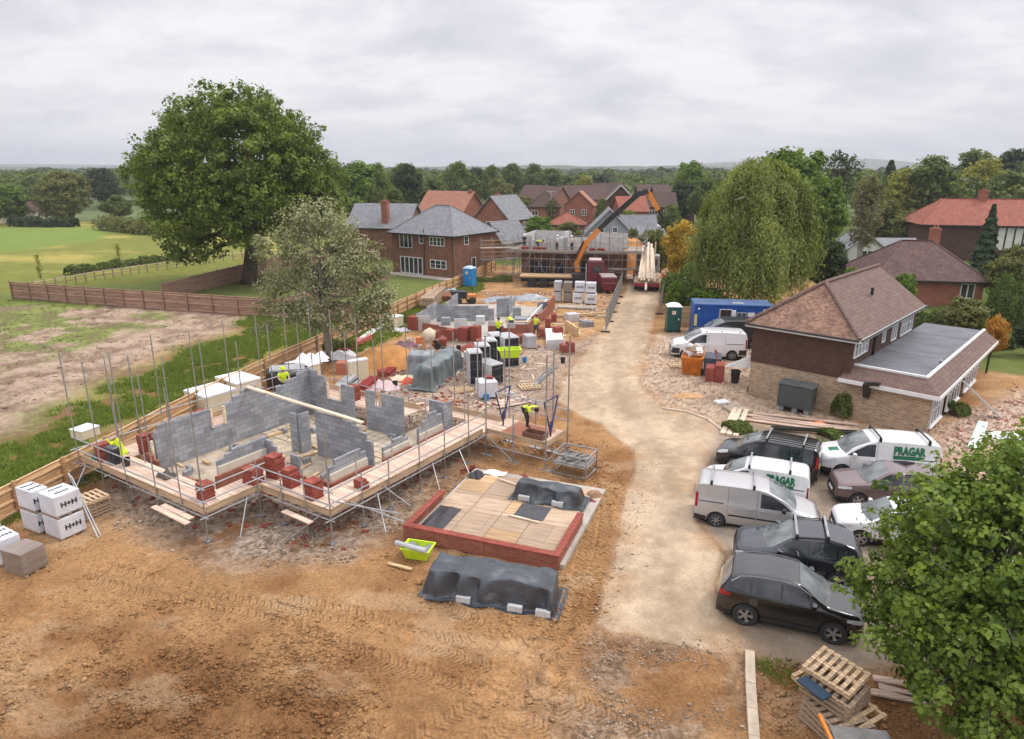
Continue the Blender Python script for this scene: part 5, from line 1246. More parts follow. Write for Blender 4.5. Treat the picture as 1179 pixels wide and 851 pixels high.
class Body:
    """lofted car shell; x runs nose (0) to tail (L), the finished vehicle is turned so the nose points to +x"""
    def __init__(s, L, W, top, belt, width, wr, zs=.24):
        s.L = L; s.W = W / 2; s.top = smooth_interp(top, k=3); s.belt = smooth_interp(belt, k=6); s.width = smooth_interp(width, k=2); s.wr = wr; s.zs = zs
    def sec(s, x):
        w = s.width(x) * s.W; zt = s.top(x); zb = min(s.belt(x), zt - .015); cab = zt - zb; zs = s.zs
        f = min(1, max(0, (cab - .08) / .42)); f = f * f * (3 - 2 * f)
        ye = w * .90 * (1 - f) + s.wr * w * f; ze = zb + (.4 * cab) * (1 - f) + (cab - .075) * f
        h = zb - zs
        P_ = [(w * .90, zs), (w * .965, zs + .12 * h), (w * .995, zs + .36 * h), (w, zs + .60 * h), (w * .99, zs + .80 * h), (w * .975, zs + .93 * h), (w * .95, zb)]
        for t in (.25, .5, .75): P_.append((w * .95 + (ye - w * .95) * t, zb + (ze - zb) * t))
        P_ += [(ye, ze), (ye * .93, ze + (zt - ze) * .50), (ye * .80, ze + (zt - ze) * .72), (ye * .45, ze + (zt - ze) * .94), (0, zt)]
        return P_
    def side(s, x, z):
        P_ = s.sec(x)[:11]; return float(np.interp(z, [p[1] for p in P_], [p[0] for p in P_]))
    def topz(s, x, q):
        P_ = s.sec(x)[10:][::-1]; y = q * P_[-1][0]; return y, float(np.interp(abs(y), [p[0] for p in P_], [p[1] for p in P_]))
    def shell(s, nx=72):
        t = np.linspace(0, 1, nx); xs = s.L * (t - .11 * np.sin(2 * PI * t) / (2 * PI) * 1.8); v = []; f = []
        ns = None
        for x in xs:
            P_ = s.sec(x); ring = [(x, y, z) for y, z in P_] + [(x, -y, z) for y, z in P_[-2::-1]]; ns = len(ring); v += ring
        for i in range(nx - 1):
            for k in range(ns):
                a, b = i * ns + k, i * ns + (k + 1) % ns; f.append((a, b, b + ns, a + ns))
        f.append(tuple(range(ns - 1, -1, -1))); f.append(tuple((nx - 1) * ns + k for k in range(ns)))
        return v, f
    def sidepatch(s, st, sgn, off=.007, nz=4, nx=10):
        """st: (x, zlow, zhigh) stations in side view"""
        mb = MB(); X = np.linspace(st[0][0], st[-1][0], nx + 1)
        lo = [(p[0], p[1]) for p in st]; hi = [(p[0], p[2]) for p in st]
        def fn(u, v_):
            x = st[0][0] + (st[-1][0] - st[0][0]) * u; z0, z1 = interp(x, lo), interp(x, hi); z = z0 + (z1 - z0) * v_
            return (x, sgn * (s.side(x, z) + off), z)
        mb.grid(fn, nx, nz, flip=sgn > 0); return mb
    def toppatch(s, x0, x1, q0=-.9, q1=.9, off=.008, bow=0.):
        mb = MB()
        def fn(u, v_):
            q = q0 + (q1 - q0) * v_; x = x0 + (x1 - x0) * u + bow * (1 - q * q) * (1 - u); y, z = s.topz(x, q); e = .01
            dz = (s.topz(x + e, q)[1] - s.topz(x - e, q)[1]) / (2 * e); n = Vector((-dz, 0, 1)).normalized() * off
            return (x + n.x, y, z + n.z)
        mb.grid(fn, 8, 12); return mb

def make_vehicle(name, label, cat, B, m, wheels, wr_, windows, screen, rear=None, extras=(), group=None, rim=None, cladding=False, spokes=5, seams=(), handles=(), mirror=None, lamps=None, tails=None, grille=None, roofbars=(), rails=None, bumper=None, wheel_w=.21, arch=None):
    root = empty(name, label, cat, (0, 0, 0), 0, group)
    inner = Matrix.Translation((B.L / 2, 0, 0)) @ Matrix.Diagonal((-1, 1, 1, 1))  # nose to +x
    def put(nm, mb, mt, parent=root, sm=False):
        mb.xf(inner); mb.f = [t[::-1] for t in mb.f]; return obj(nm, mb, mt, parent, smooth=sm)
    mb = MB(); mb.v, mb.f = B.shell(); body = put('body', mb, m, sm=True)
    # wheel arches cut out of the shell
    cut = MB()
    for x in wheels:
        for s in (-1, 1):
            c = [(0, s * (B.W - .30)), ]; cut.lathe([(arch or wr_ + .055, min(s * (B.W - .26), s * (B.W + .2))), (arch or wr_ + .055, max(s * (B.W - .26), s * (B.W + .2)))], 28, (x, 0, wr_ + .01), 'y')
    cut.xf(inner); cut.f = [t[::-1] for t in cut.f]
    co = bpy.data.objects.new('cutter', cut.mesh('cutter')); C.objects.link(co)
    bm_ = body.modifiers.new('arch', 'BOOLEAN'); bm_.object = co; bm_.operation = 'DIFFERENCE'; bm_.solver = 'EXACT'
    dg = bpy.context.evaluated_depsgraph_get(); me = bpy.data.meshes.new_from_object(body.evaluated_get(dg)); body.modifiers.clear()
    old = body.data; body.data = me; bpy.data.meshes.remove(old); bpy.data.objects.remove(co)
    me.name = 'body'
    try: me.set_sharp_from_angle(angle=R(38))
    except Exception: pass
    mb = MB(); mb.box(.25, -B.W * .82, .16, B.L - .25, B.W * .82, B.zs + .02); put('underbody', mb, FLAT_BLACK)
    for x in wheels:
        for s in (-1, 1):
            mb = MB(); yo = s * (B.W - .02); yi = s * (B.W - .02 - wheel_w); y0, y1 = min(yo, yi), max(yo, yi)
            wl = empty('wheel', None, None); wl.parent = root; c = inner @ Vector((x, 0, wr_)); wl.location = c
            t = MB(); t.lathe([(wr_ * .62, y0), (wr_ * .94, y0), (wr_, y0 + .03), (wr_, y1 - .03), (wr_ * .94, y1), (wr_ * .62, y1)], 30, (0, 0, 0), 'y', False); obj('tyre', t, M['dark'], wl, smooth=False)
            rm = MB(); yf = yo - s * .012
            rm.lathe([(wr_ * .72, yf - .03), (wr_ * .71, yf + .012), (wr_ * .58, yf + .012), (wr_ * .56, yf - .03)], 30, (0, 0, 0), 'y', False)
            for k in range(spokes):
                for dd in ((-.14, .14) if spokes == 5 else (0,)):
                    a = 2 * PI * k / spokes; rm.bar((math.cos(a + dd * .6) * wr_ * .12, yf - s * .01, math.sin(a + dd * .6) * wr_ * .12), (math.cos(a + dd) * wr_ * .64, yf - s * .012, math.sin(a + dd) * wr_ * .64), .045, .03, up=(0, 1, 0))
            rm.lathe([(.0, yf - s * .03), (.07, yf - s * .03), (.07, yf), (.0, yf)], 14, (0, 0, 0), 'y')
            obj('rim', rm, rim or RIM, wl)
            hb = MB(); ym = yo - s * .055; hb.lathe([(.0, ym - s * .04), (wr_ * .62, ym - s * .04), (wr_ * .62, ym), (.0, ym)], 24, (0, 0, 0), 'y'); obj('brake_disc', hb, FLAT_BLACK, wl)
    for s in (-1, 1):
        for st in windows: put('side_window', B.sidepatch(st, s), GL)
        for x, z0, z1 in seams: put('door_seam', B.sidepatch([(x - .006, z0, z1), (x + .006, z0, z1)], s, .002, 6, 1), PLAS)
        for x, z in handles:
            y = B.side(x, z); mb = MB(); mb.box(x - .09, s * (y - .005), z - .015, x + .09, s * (y + .03), z + .02); put('door_handle', mb, m)
        if mirror:
            x, z = mirror[:2]; y = B.side(x, z); mb = MB(); mb.box(x - .05, s * (y + .03), z, x + .09, s * (y + .23), z + .16); mb.box(x, s * (y - .02), z + .02, x + .05, s * (y + .04), z + .07); o = put('wing_mirror', mb, m if mirror and len(mirror) == 2 else PLAS); bevel(o, .03)
        if lamps:
            st = lamps; mb = B.sidepatch(st, s, .012, 4, 8); put('headlight', mb, LAMP, sm=True)
        if tails: put('tail_light', B.sidepatch([(B.L + t_[0], t_[1], t_[2]) for t_ in tails], s, .012, 5, 3), TAIL)
        if cladding:
            put('sill_trim', B.sidepatch([(wheels[0] + wr_ + .08, B.zs - .0, B.zs + .20), (wheels[1] - wr_ - .08, B.zs, B.zs + .20)], s, .012, 2, 8), PLAS)
        if bumper:
            put('bumper_trim', B.sidepatch([(.02, B.zs, bumper), (wheels[0] - wr_ - .08, B.zs, bumper - .02)], s, .012, 3, 8), PLAS)
            put('bumper_trim', B.sidepatch([(wheels[1] + wr_ + .08, B.zs, bumper - .04), (B.L - .02, B.zs, bumper)], s, .012, 3, 6), PLAS)
    put('windscreen', B.toppatch(*screen), GLW)
    if rear: put('rear_window', B.toppatch(*rear), GLW)
    w0 = B.width(0.0) * B.W
    if grille:
        z0, z1 = grille; mb = MB(); mb.box(-.025, -w0 * .72, z0, .01, w0 * .72, z1); put('grille', mb, PLAS)
    mb = MB(); mb.box(-.04, -.26, .42, -.026, .26, .53); put('number_plate', mb, M['insul_white']); mb = MB(); mb.box(B.L + .012, -.26, .62, B.L + .024, .26, .73); put('number_plate', mb, mat('yellow plate', (.7, .55, .08), .5))
    mb = MB(); mb.box(-.02, -w0 * .95, B.zs, .012, w0 * .95, B.zs + .22); put('front_bumper', mb, PLAS); wl_ = B.width(B.L) * B.W; mb = MB(); mb.box(B.L - .012, -wl_ * .95, B.zs, B.L + .02, wl_ * .95, B.zs + .25); put('rear_bumper', mb, PLAS)
    for x, rm_ in roofbars:
        y, z = B.topz(x, .98); mb = MB(); mb.bar((x, -y * 1.02, z + .17), (x, y * 1.02, z + .17), .07, .04); o = put('roof_bar', mb, rm_)
        for s in (-1, 1): mb = MB(); mb.box(x - .05, s * y - .035, z - .02, x + .05, s * y + .035, z + .15); put('bar_foot', mb, PLAS, o)
    if rails:
        x0, x1 = rails
        for s in (-1, 1):
            pts = []
            for k in range(9): x = x0 + (x1 - x0) * k / 8; y, z = B.topz(x, .97); pts.append((x, s * y, z + (.05 if 0 < k < 8 else .0)))
            mb = MB(); mb.path(pts, .02, 5); put('roof_rail', mb, PLAS)
    for nm, mb, mt in extras: put(nm, mb, mt)
    return root

def suv_body(L=4.5, W=1.86, H=1.64):
    k = L / 4.5
    top = [(0, .74), (.05, .88), (.25, .98), (.9, 1.08), (1.15, 1.12), (1.95, 1.57), (2.3, 1.63), (3.0, H), (3.7, 1.59), (4.1, 1.50), (4.38, 1.06), (4.46, .98), (4.5, .80)]
    belt = [(0, .70), (.1, .84), (.4, .93), (1.15, 1.02), (2.5, 1.05), (3.6, 1.09), (4.2, 1.08), (4.5, .80)]
    wd = [(0, .70), (.06, .82), (.3, .93), (.8, .985), (1.4, 1.0), (3.6, 1.0), (4.2, .95), (4.42, .87), (4.5, .80)]
    return Body(L, W, [(x * k, z) for x, z in top], [(x * k, z) for x, z in belt], [(x * k, z) for x, z in wd], .76)
SUV_WIN = [[(1.32, 1.06, 1.07), (1.55, 1.06, 1.22), (2.0, 1.07, 1.49), (2.48, 1.08, 1.55)], [(2.56, 1.08, 1.555), (3.0, 1.09, 1.56), (3.42, 1.11, 1.53)], [(3.50, 1.12, 1.52), (3.75, 1.14, 1.48), (4.02, 1.18, 1.28)]]
SUV_KW = dict(wheels=(.88, 3.56), wr_=.36, windows=SUV_WIN, screen=(1.16, 2.0, -.93, .93, .008, -.14), rear=(4.12, 4.40, -.85, .85), cladding=True, seams=((1.35, .45, 1.04), (2.52, .32, 1.06), (3.36, .55, 1.08)), handles=((2.25, .93), (3.2, .96)), mirror=(1.52, 1.06), lamps=[(.06, .74, .80), (.25, .76, .88), (.55, .80, .89)], tails=[(-.36, .92, 1.02), (-.06, .86, 1.0)], grille=(.50, .74), bumper=.42)
def squeeze(kw, k):
    """the same car with a shorter wheelbase: only lengths along x change"""
    o = dict(kw); o['wheels'] = tuple(x * k for x in kw['wheels']); o['windows'] = [[(x * k, a, b) for x, a, b in st] for st in kw['windows']]; sx = kw['screen']; o['screen'] = (sx[0] * k, sx[1] * k) + tuple(sx[2:]); rx = kw['rear']; o['rear'] = (rx[0] * k, rx[1] * k) + tuple(rx[2:])
    o['seams'] = tuple((x * k, a, b) for x, a, b in kw['seams']); o['handles'] = tuple((x * k, z) for x, z in kw['handles']); o['mirror'] = (kw['mirror'][0] * k,) + tuple(kw['mirror'][1:]); o['lamps'] = [(x * k, a, b) for x, a, b in kw['lamps']]
    return o
def van_body(L, W, H, hood=1.05, nose=.95, cow=1.15, roof0=1.95, sq=1.0):
    """panel van: short bonnet, raked screen, long level roof, upright tail"""
    top = [(0, .72), (.04, .84), (.18, nose), (.55, nose + .10), (nose * 0 + .92, cow), (roof0 * .62, cow + (H - cow) * .42), (roof0, H - .07), (roof0 + .35, H - .01), (L * .7, H), (L - .22, H - .04), (L - .06, H - .14), (L, H - .4)]
    belt = [(0, .68), (.1, .80), (.4, nose - .04), (.92, cow - .08), (roof0, cow - .03), (L - .1, cow - .02), (L, cow - .05)]
    wd = [(0, .74), (.06, .85), (.28, .94), (.7, .985), (1.2, 1.0), (L - .25, 1.0), (L - .05, .965), (L, .93)]
    return Body(L, W, top, belt, wd, .84 * sq)
def logo(B, x, z, w, s, tilt=.0):
    """green lettered panel on the side of a van"""
    out = []
    for sg in (-1, 1):
        y = max(B.side(x - w / 2, z), B.side(x + w / 2, z), B.side(x, z - .1), B.side(x, z + .15))
        lean = math.atan2(B.side(x, z - .12) - B.side(x, z + .2), .32)
        me = text_mesh('PRAGAR', .46, .01, 2, 1.); xs = [v.co.x for v in me.vertices]; kx = w / (max(xs) - min(xs))
        mb = MB(); mb.v = [((v.co.x * kx) * (1 if sg < 0 else 1), v.co.y, v.co.z) for v in me.vertices]; mb.f = [tuple(p.vertices) for p in me.polygons]
        for a in range(1): pass
        mb.box(-w * .49, -.004, -.34, w * .46, .004, -.19)
        ps = B.side(x, z) + .013
        # into nose-at-0 axes: letters read left to right seen from outside on both sides
        Mx = Matrix.Translation((x, sg * ps, z + .06)) @ Matrix.Rotation(-sg * lean * -1, 4, 'X') @ Matrix.Diagonal((1 if sg > 0 else -1, 1, 1, 1))
        mb.xf(Mx)
        out.append(('side_lettering', mb, LOGO))
    mb = MB(); mb.v, mb.f = B.toppatch(.42, .80, -.05, .42, .006).v, B.toppatch(.42, .80, -.05, .42, .006).f
    out.append(('bonnet_sticker', mb, LOGO))
    return out

white = paint('white van paint', (.72, .72, .73), rough=.32); silver = paint('silver van paint', (.46, .455, .46), .35, .32); black = paint('black car paint', (.006, .006, .008), 0, .2); navy = paint('dark blue grey car paint', (.018, .022, .034), .2, .24)
mauve = paint('mauve brown car paint', (.17, .115, .115), .4, .3); charcoal = paint('charcoal van paint', (.022, .023, .026), 0, .35, .3)
white2 = paint('white car paint', (.75, .75, .77), rough=.25)

def place(root, B, wf, wb, nose_left, wheels, scale=1., shift=0.):
    """put the near-side front and rear tyre on these ground pixels"""
    f, b = P(*wf), P(*wb); d = (f - b).normalized(); near = Vector((d.y, -d.x, 0)) if not nose_left else Vector((-d.y, d.x, 0))
    mid = (f + b) / 2 - near * (B.W - .1) * scale
    off = ((wheels[0] + wheels[1]) / 2 - B.L / 2) * scale          # wheel midpoint behind the body centre
    root.location = mid + d * off; root.rotation_euler = (0, 0, math.atan2(d.y, d.x)); root.scale = (scale,) * 3
    return root

B = suv_body(3.96, 1.86, 1.66); kw = squeeze(SUV_KW, .88)
place(make_vehicle('parked_car', 'black family SUV with silver alloys, nearest the camera by the pallets', 'car', B, black, rails=None, spokes=5, extras=[('window_trim', B.sidepatch([(x_ * .88, a_, b_) for x_, a_, b_ in ((1.62, 1.30, 1.335), (2.05, 1.53, 1.565), (2.5, 1.585, 1.62), (3.0, 1.59, 1.62), (3.5, 1.56, 1.59), (3.8, 1.50, 1.53), (4.1, 1.30, 1.33))], s, .009, 1, 24), M['wrap_grey']) for s in (-1, 1)], **kw), B, (958, 741), (856, 719), False, kw['wheels'], .97)
B = suv_body(3.98, 1.86, 1.70); kw2 = squeeze(SUV_KW, .885)
place(make_vehicle('parked_car', 'dark blue grey SUV with two pale roof bars', 'car', B, navy, roofbars=((1.85, M['steel']), (2.75, M['steel'])), rails=(1.7, 3.45), **kw2), B, (868, 664), (965, 681), True, kw2['wheels'], .97)
B = suv_body(4.3, 1.80, 1.58)
place(make_vehicle('parked_car', 'small white SUV half hidden behind the leafy tree', 'car', B, white2, **{**squeeze(SUV_KW, .955), 'wr_': .34}), B, (992, 629), (1072, 639), True, (.86, 3.42), .9)
B = suv_body(4.3, 1.78, 1.46)
place(make_vehicle('parked_car', 'mauve brown hatchback between the white van and white car', 'car', B, mauve, **{**squeeze(SUV_KW, .955), 'wr_': .32, 'cladding': False}), B, (986, 584), (1068, 591), True, (.86, 3.42), .95)
B = van_body(4.6, 1.80, 1.84, cow=1.12, nose=.97, roof0=1.92); VW = [[(1.02, 1.10, 1.12), (1.3, 1.10, 1.30), (1.75, 1.10, 1.58), (2.05, 1.10, 1.63)]]
VK = dict(wheels=(.86, 3.78), wr_=.325, windows=VW, screen=(.98, 1.86, -.92, .92, .008, -.10), seams=((1.12, .4, 1.08), (2.12, .3, 1.75), (3.2, .35, 1.72)), handles=((1.98, .95), (2.3, .95)), mirror=(1.22, 1.08), lamps=[(.05, .68, .76), (.25, .72, .88), (.58, .82, .94)], tails=[(-.10, .75, 1.25), (-.025, .75, 1.25)], grille=(.55, .68), bumper=.50, rim=RIM)
bar_dark = M['black']; bar_pale = M['steel']
slide = lambda B, z, x0, x1, h=.035: [('slide_rail', B.sidepatch([(x0, z, z + h), (x1, z, z + h)], s, .012, 1, 6), PLAS) for s in (-1, 1)]
vanA = make_vehicle('parked_van', 'white van with green lettering and wheel trims, nose towards the dark MPV', 'van', B, white, roofbars=((2.2, bar_dark), (4.05, bar_dark)), extras=logo(B, 3.32, 1.36, 1.2, 1) + slide(B, 1.08, 3.1, 4.4), **VK)
place(vanA, B, (967, 551), (1055, 558), True, VK['wheels'], 1.0)
vanB = make_vehicle('parked_van', 'white van with green lettering wedged between dark MPV and silver van', 'van', B, white, roofbars=((2.05, bar_pale), (3.75, bar_pale)), extras=logo(B, 3.4, 1.36, 1.2, 1) + slide(B, 1.08, 3.1, 4.4), **VK)
place(vanB, B, (829, 575), (903, 588), True, VK['wheels'], .86)
B = van_body(4.85, 1.92, 1.94, cow=1.20, nose=1.02, roof0=2.05)
SVW = [[(1.12, 1.17, 1.18), (1.45, 1.16, 1.42), (1.9, 1.16, 1.68), (2.3, 1.16, 1.74)]]
SK = dict(wheels=(.93, 3.95), wr_=.34, windows=SVW, screen=(1.02, 2.0, -.93, .93, .008, -.10), seams=((1.22, .4, 1.15), (2.42, .3, 1.84), (3.55, .3, 1.84)), handles=((2.2, 1.02), (2.62, 1.02)), mirror=(1.40, 1.14, 1), lamps=[(.06, .78, .86), (.3, .82, 1.0), (.62, .92, 1.04)], tails=[(-.12, .85, 1.45), (-.02, .85, 1.45)], grille=(.6, .74), bumper=.52, rim=RIMD, spokes=7)
rub = lambda B, z, segs: [('rub_strip', B.sidepatch([(x0, z, z + .07), (x1, z, z + .07)], s, .014, 1, 6), PLAS) for s in (-1, 1) for x0, x1 in segs]
van = make_vehicle('parked_van', 'silver panel van with rub strips, nose pointing right', 'van', B, silver, roofbars=((2.6, bar_pale), (4.25, bar_pale)), extras=rub(B, .64, ((1.45, 2.4), (2.45, 3.5))) + slide(B, 1.12, 3.7, 4.7), **SK)
place(van, B, (910, 620), (827, 607), False, SK['wheels'], .88)
B = van_body(5.0, 1.95, 1.97, cow=1.22, nose=1.05, roof0=2.1)
TK = {**SK, 'wheels': (.98, 4.05), 'bumper': .78}
tv = make_vehicle('parked_van', 'plain white panel van behind the orange skip', 'van', B, white2, roofbars=(), extras=slide(B, 1.12, 3.6, 4.8), **TK); place(tv, B, (788, 413), (843, 415), True, TK['wheels'], 1.0)
for k in (2.3, 3.3, 4.5):
    for s in (-.9, .9):
        y, z = B.topz(k, s); mb = MB(); mb.box(B.L / 2 - k - .04, y - .04, z - .01, B.L / 2 - k + .04, y + .04, z + .04); obj('roof_mount', mb, PLAS, tv)
cv = make_vehicle('parked_van', 'charcoal panel van between white van and blue site office', 'van', B, charcoal, extras=slide(B, 1.12, 3.6, 4.8), **{**TK, 'bumper': None}); place(cv, B, (813, 401), (868, 402), True, TK['wheels'], 1.06)
B = van_body(4.75, 1.92, 1.86, cow=1.14, nose=1.0, roof0=1.95)
MW = [[(1.05, 1.10, 1.12), (1.35, 1.10, 1.34), (1.8, 1.10, 1.60), (2.3, 1.10, 1.66)], [(2.38, 1.10, 1.665), (3.4, 1.10, 1.67)], [(3.48, 1.10, 1.67), (4.3, 1.10, 1.65), (4.5, 1.12, 1.5)]]
mpv = make_vehicle('parked_van', 'black MPV with ribbed roof and roof bars, furthest up the car park', 'van', B, black, roofbars=((2.35, bar_pale), (4.0, bar_pale)), **{**SK, 'wheels': (.92, 3.85), 'windows': MW, 'seams': ((1.15, .4, 1.08), (2.34, .3, 1.1), (3.44, .3, 1.1)), 'bumper': None, 'rim': RIM, 'spokes': 5})
for k in range(6):
    y = -.62 + k * .25; mb = MB(); pts = []
    for j in range(7): x = 2.1 + j * .4; z = B.topz(x, y / B.topz(x, 1)[0])[1]; pts.append((B.L / 2 - x, y, z + .012))
    mb.path(pts, .018, 5); obj('roof_rib', mb, PLAS, mpv)
place(mpv, B, (842, 541), (917, 556), True, (.92, 3.85), .87)

# ---- crane lorry
mar = paint('maroon lorry paint', (.13, .012, .022), 0, .35, .4); orn = mat('orange crane paint', (.72, .24, .035), .45, .12, 2); cbk = mat('black crane paint', (.03, .03, .034), .4, .2, 2)
ta, tb = P(598, 331), P(700, 333); tr = empty('crane_lorry', 'maroon flatbed lorry with orange and black loader crane', 'lorry', ta, ang(ta, tb))
TL = (tb - ta).length; BL = TL * .60
mb = MB(); mb.box(0, 0, 1.12, BL, 2.4, 1.26); obj('flatbed', mb, M['ply'], tr)
mb = MB(); mb.box(0, .02, .98, BL, 2.38, 1.117); mb.box(.1, .5, .6, TL - .6, 1.9, .975); obj('chassis', mb, PLAS, tr)
def wheel(root, x, y, r, w=.28, m=None):
    wl = empty('wheel', None, None); wl.parent = root; wl.location = (x, y, r); t = MB(); t.lathe([(r * .6, 0), (r, .03), (r, w - .03), (r * .6, w)], 22, (0, 0, 0), 'y'); obj('tyre', t, M['dark'], wl)
    t = MB(); t.lathe([(0, .06), (r * .3, .02), (r * .55, .05), (r * .6, .01), (r * .6, w - .02), (0, w - .02)], 18, (0, 0, 0), 'y'); obj('rim', t, m or RIMD, wl)
for x in (1.35, 2.65, TL - 1.7):
    wheel(tr, x, -.02, .5); wheel(tr, x, 2.14, .5)
cx0 = TL - 2.35
mb = MB(); mb.prism_y([(cx0, .65), (TL - .15, .65), (TL - .05, 1.4), (TL - .25, 2.1), (TL - .6, 2.95), (cx0 + .1, 3.0), (cx0, 2.6)], 0, 2.4); c_ = obj('cab', mb, mar, tr); bevel(c_, .08)
mb = MB(); mb.box(cx0 + .7, -.03, 1.75, TL - .75, -.004, 2.55); obj('side_window', mb, GL, tr); mb = MB(); mb.poly([(TL - .235, .2, 2.12), (TL - .585, .2, 2.9), (TL - .585, 2.2, 2.9), (TL - .235, 2.2, 2.12)][::-1]); mb.xf(Matrix.Translation((.03, 0, .012))); obj('windscreen', mb, GLW, tr)
mb = MB(); mb.box(cx0 + .2, .2, 3.003, TL - .8, 2.2, 3.12); o = obj('roof_hatch', mb, mat('pale cab roof', (.55, .42, .42), .5), tr); bevel(o, .04)
mb = MB(); mb.box(cx0 - .12, -.05, .8, cx0 - .03, .25, 2.7); obj('exhaust_stack', mb, M['wrap_grey'], tr)
mb = MB(); mb.box(TL - .9, -.06, .5, TL + .1, 2.46, .9); obj('bumper', mb, mar, tr)
inv = Matrix.Rotation(-ang(ta, tb), 3, 'Z')
def crane_pt(px, py, Y):
    a = (px - 589.5) / 786; b = (425.5 - py) / 786; d_ = Vector((a, math.cos(PITCH) + b * math.sin(PITCH), -math.sin(PITCH) + b * math.cos(PITCH))); return d_ * (Y / d_.y) + Vector((0, 0, CAM_H))
K = [crane_pt(x, y, Y) for x, y, Y in ((666, 321, 77), (664, 302, 77), (674, 281, 76.5), (690, 264, 76), (738, 221, 74.5), (746, 221, 74.2), (758, 242, 74), (763, 252, 74))]
K = [inv @ (k - ta) for k in K]
mb = MB(); base = Vector((K[0].x, 1.2, .9)); mb.tube(base, K[0] + Vector((0, 0, -.1)), .45, 12); mb.box(K[0].x - .7, .1, 1.0, K[0].x + .7, 2.3, 1.5); obj('crane_base', mb, cbk, tr)
mb = MB(); mb.bar(K[0] - Vector((0, 0, .3)), K[1], .55, .5); obj('crane_mast', mb, orn, tr)
mb = MB(); mb.bar(K[1], K[2], .5, .62); mb.bar(K[2], K[3], .45, .5); obj('crane_boom', mb, orn, tr)
mb = MB(); mb.tube(K[1] + Vector((-.3, -.3, .2)), K[2] + Vector((-.2, -.3, .35)), .1, 8); obj('hydraulic_ram', mb, cbk, tr)
mb = MB(); mb.bar(K[3], K[4], .42, .5); mb.bar(K[3] + (K[4] - K[3]) * .12 + Vector((0, -.3, .35)), K[3] + (K[4] - K[3]) * .8 + Vector((0, -.3, .3)), .14, .16); mb.bar(K[4] - Vector((.6, 0, .35)), K[5] + Vector((.05, 0, .1)), .9, .5); obj('crane_extension', mb, cbk, tr)
mb = MB(); mb.bar(K[5], K[6], .4, .5); obj('crane_jib', mb, orn, tr); mb = MB(); mb.bar(K[6] - (K[7] - K[6]) * .3, K[7], .25, .3); mb.tube(K[7], K[7] + Vector((0, 0, -.7)), .04, 6); mb.box(K[7].x - .12, K[7].y - .12, K[7].z - 1.0, K[7].x + .12, K[7].y + .12, K[7].z - .7); obj('crane_tip', mb, cbk, tr)
# maroon covered trailer in front of it
a, b = P(693, 339), P(709, 339); mt_ = empty('maroon_trailer', 'maroon box trailer with pale flat lid in front of the lorry cab', 'trailer', a, ang(a, b)); w_ = (b - a).length
mb = MB(); mb.prism_y([(0.1, .35), (w_ - .1, .35), (w_ + .15, .9), (w_ + .15, 1.75), (-.1, 1.75), (-.1, .8)], 0, 3.0); o = obj('box_body', mb, mar, mt_); bevel(o, .1, 3)
mb = MB(); mb.box(-.02, .08, 1.754, w_ + .08, 2.9, 1.80); obj('lid', mb, mat('greyish pink lid', (.36, .28, .28), .5, .2, 2), mt_); mb = MB(); mb.box(-.0, -.03, 1.15, w_ + .05, -.004, 1.2); obj('body_moulding', mb, mat('pink line', (.4, .2, .2), .5), mt_)
for y in (.5, 2.1): wheel(mt_, w_ * .5 - .9, y, .36, .2); wheel(mt_, w_ * .5 + .7, y, .36, .2)
# ---- timber lorry seen from behind
a, b = P(729, 336), P(759, 337); tl = empty('timber_lorry', 'flatbed lorry loaded with long pale timbers on the far road', 'lorry', a, ang(a, b)); w_ = (b - a).length
mb = MB(); mb.box(0, 0, .95, w_, 7.0, 1.1); obj('flatbed', mb, M['ply_grey'], tl); mb = MB(); mb.box(0, -.06, .6, w_, .1, .947); obj('tail_frame', mb, M['red_steel'], tl); mb = MB(); mb.box(.4, .15, .45, w_ - .4, 8.4, .94); obj('chassis', mb, PLAS, tl)
for x in (.05, w_ - .33):
    for y in (1.6, 2.9, 7.6): 
        wl = MB(); wl.lathe([(0, 0), (.48, .02), (.5, .05), (.5, .25), (.48, .28), (0, .28)], 20, (0, 0, 0), 'x'); o = obj('wheel', wl, M['dark'], tl); o.location = (x, y, .5)
for x in (.15, w_ - .4): mb = MB(); mb.box(x, -.09, .68, x + .26, -.063, .84); obj('tail_light', mb, TAIL, tl)
mb = MB(); mb.box(.05, 7.2, .7, w_ - .05, 9.2, 3.0); o = obj('cab', mb, mat('grey lorry cab', (.30, .29, .29), .5), tl); bevel(o, .1)
mb = MB(); mb.box(.3, 7.17, 1.9, w_ - .3, 7.196, 2.6); obj('rear_window', mb, GL, tl)
mb = MB(); mb.bar((w_ * .75, 6.9, 1.1), (w_ * .78, 6.9, 4.6), .14); obj('post', mb, M['timber_pale'], tl)
r = random.Random(8); tmb = empty('timber_load', 'pale sawn timbers leaning up over the flatbed lorry cab', 'timber', a, ang(a, b))
for k in range(13):
    x = .55 + (k % 7) * .26 + r.uniform(-.04, .04); z = (k // 7) * .2; y0 = r.uniform(-.4, .6) if k != 3 else -1.5; mb = MB(); x1 = w_ * .5 + (x - w_ * .5) * .65 - .05
    mb.bar((x, y0, (1.25 if k != 3 else .5) + z), (x1, 8.3 + r.uniform(-.3, .4), 4.0 + z + r.uniform(-.7, .25)), .24, .17); obj('board', mb, M['timber_pale'], tmb)
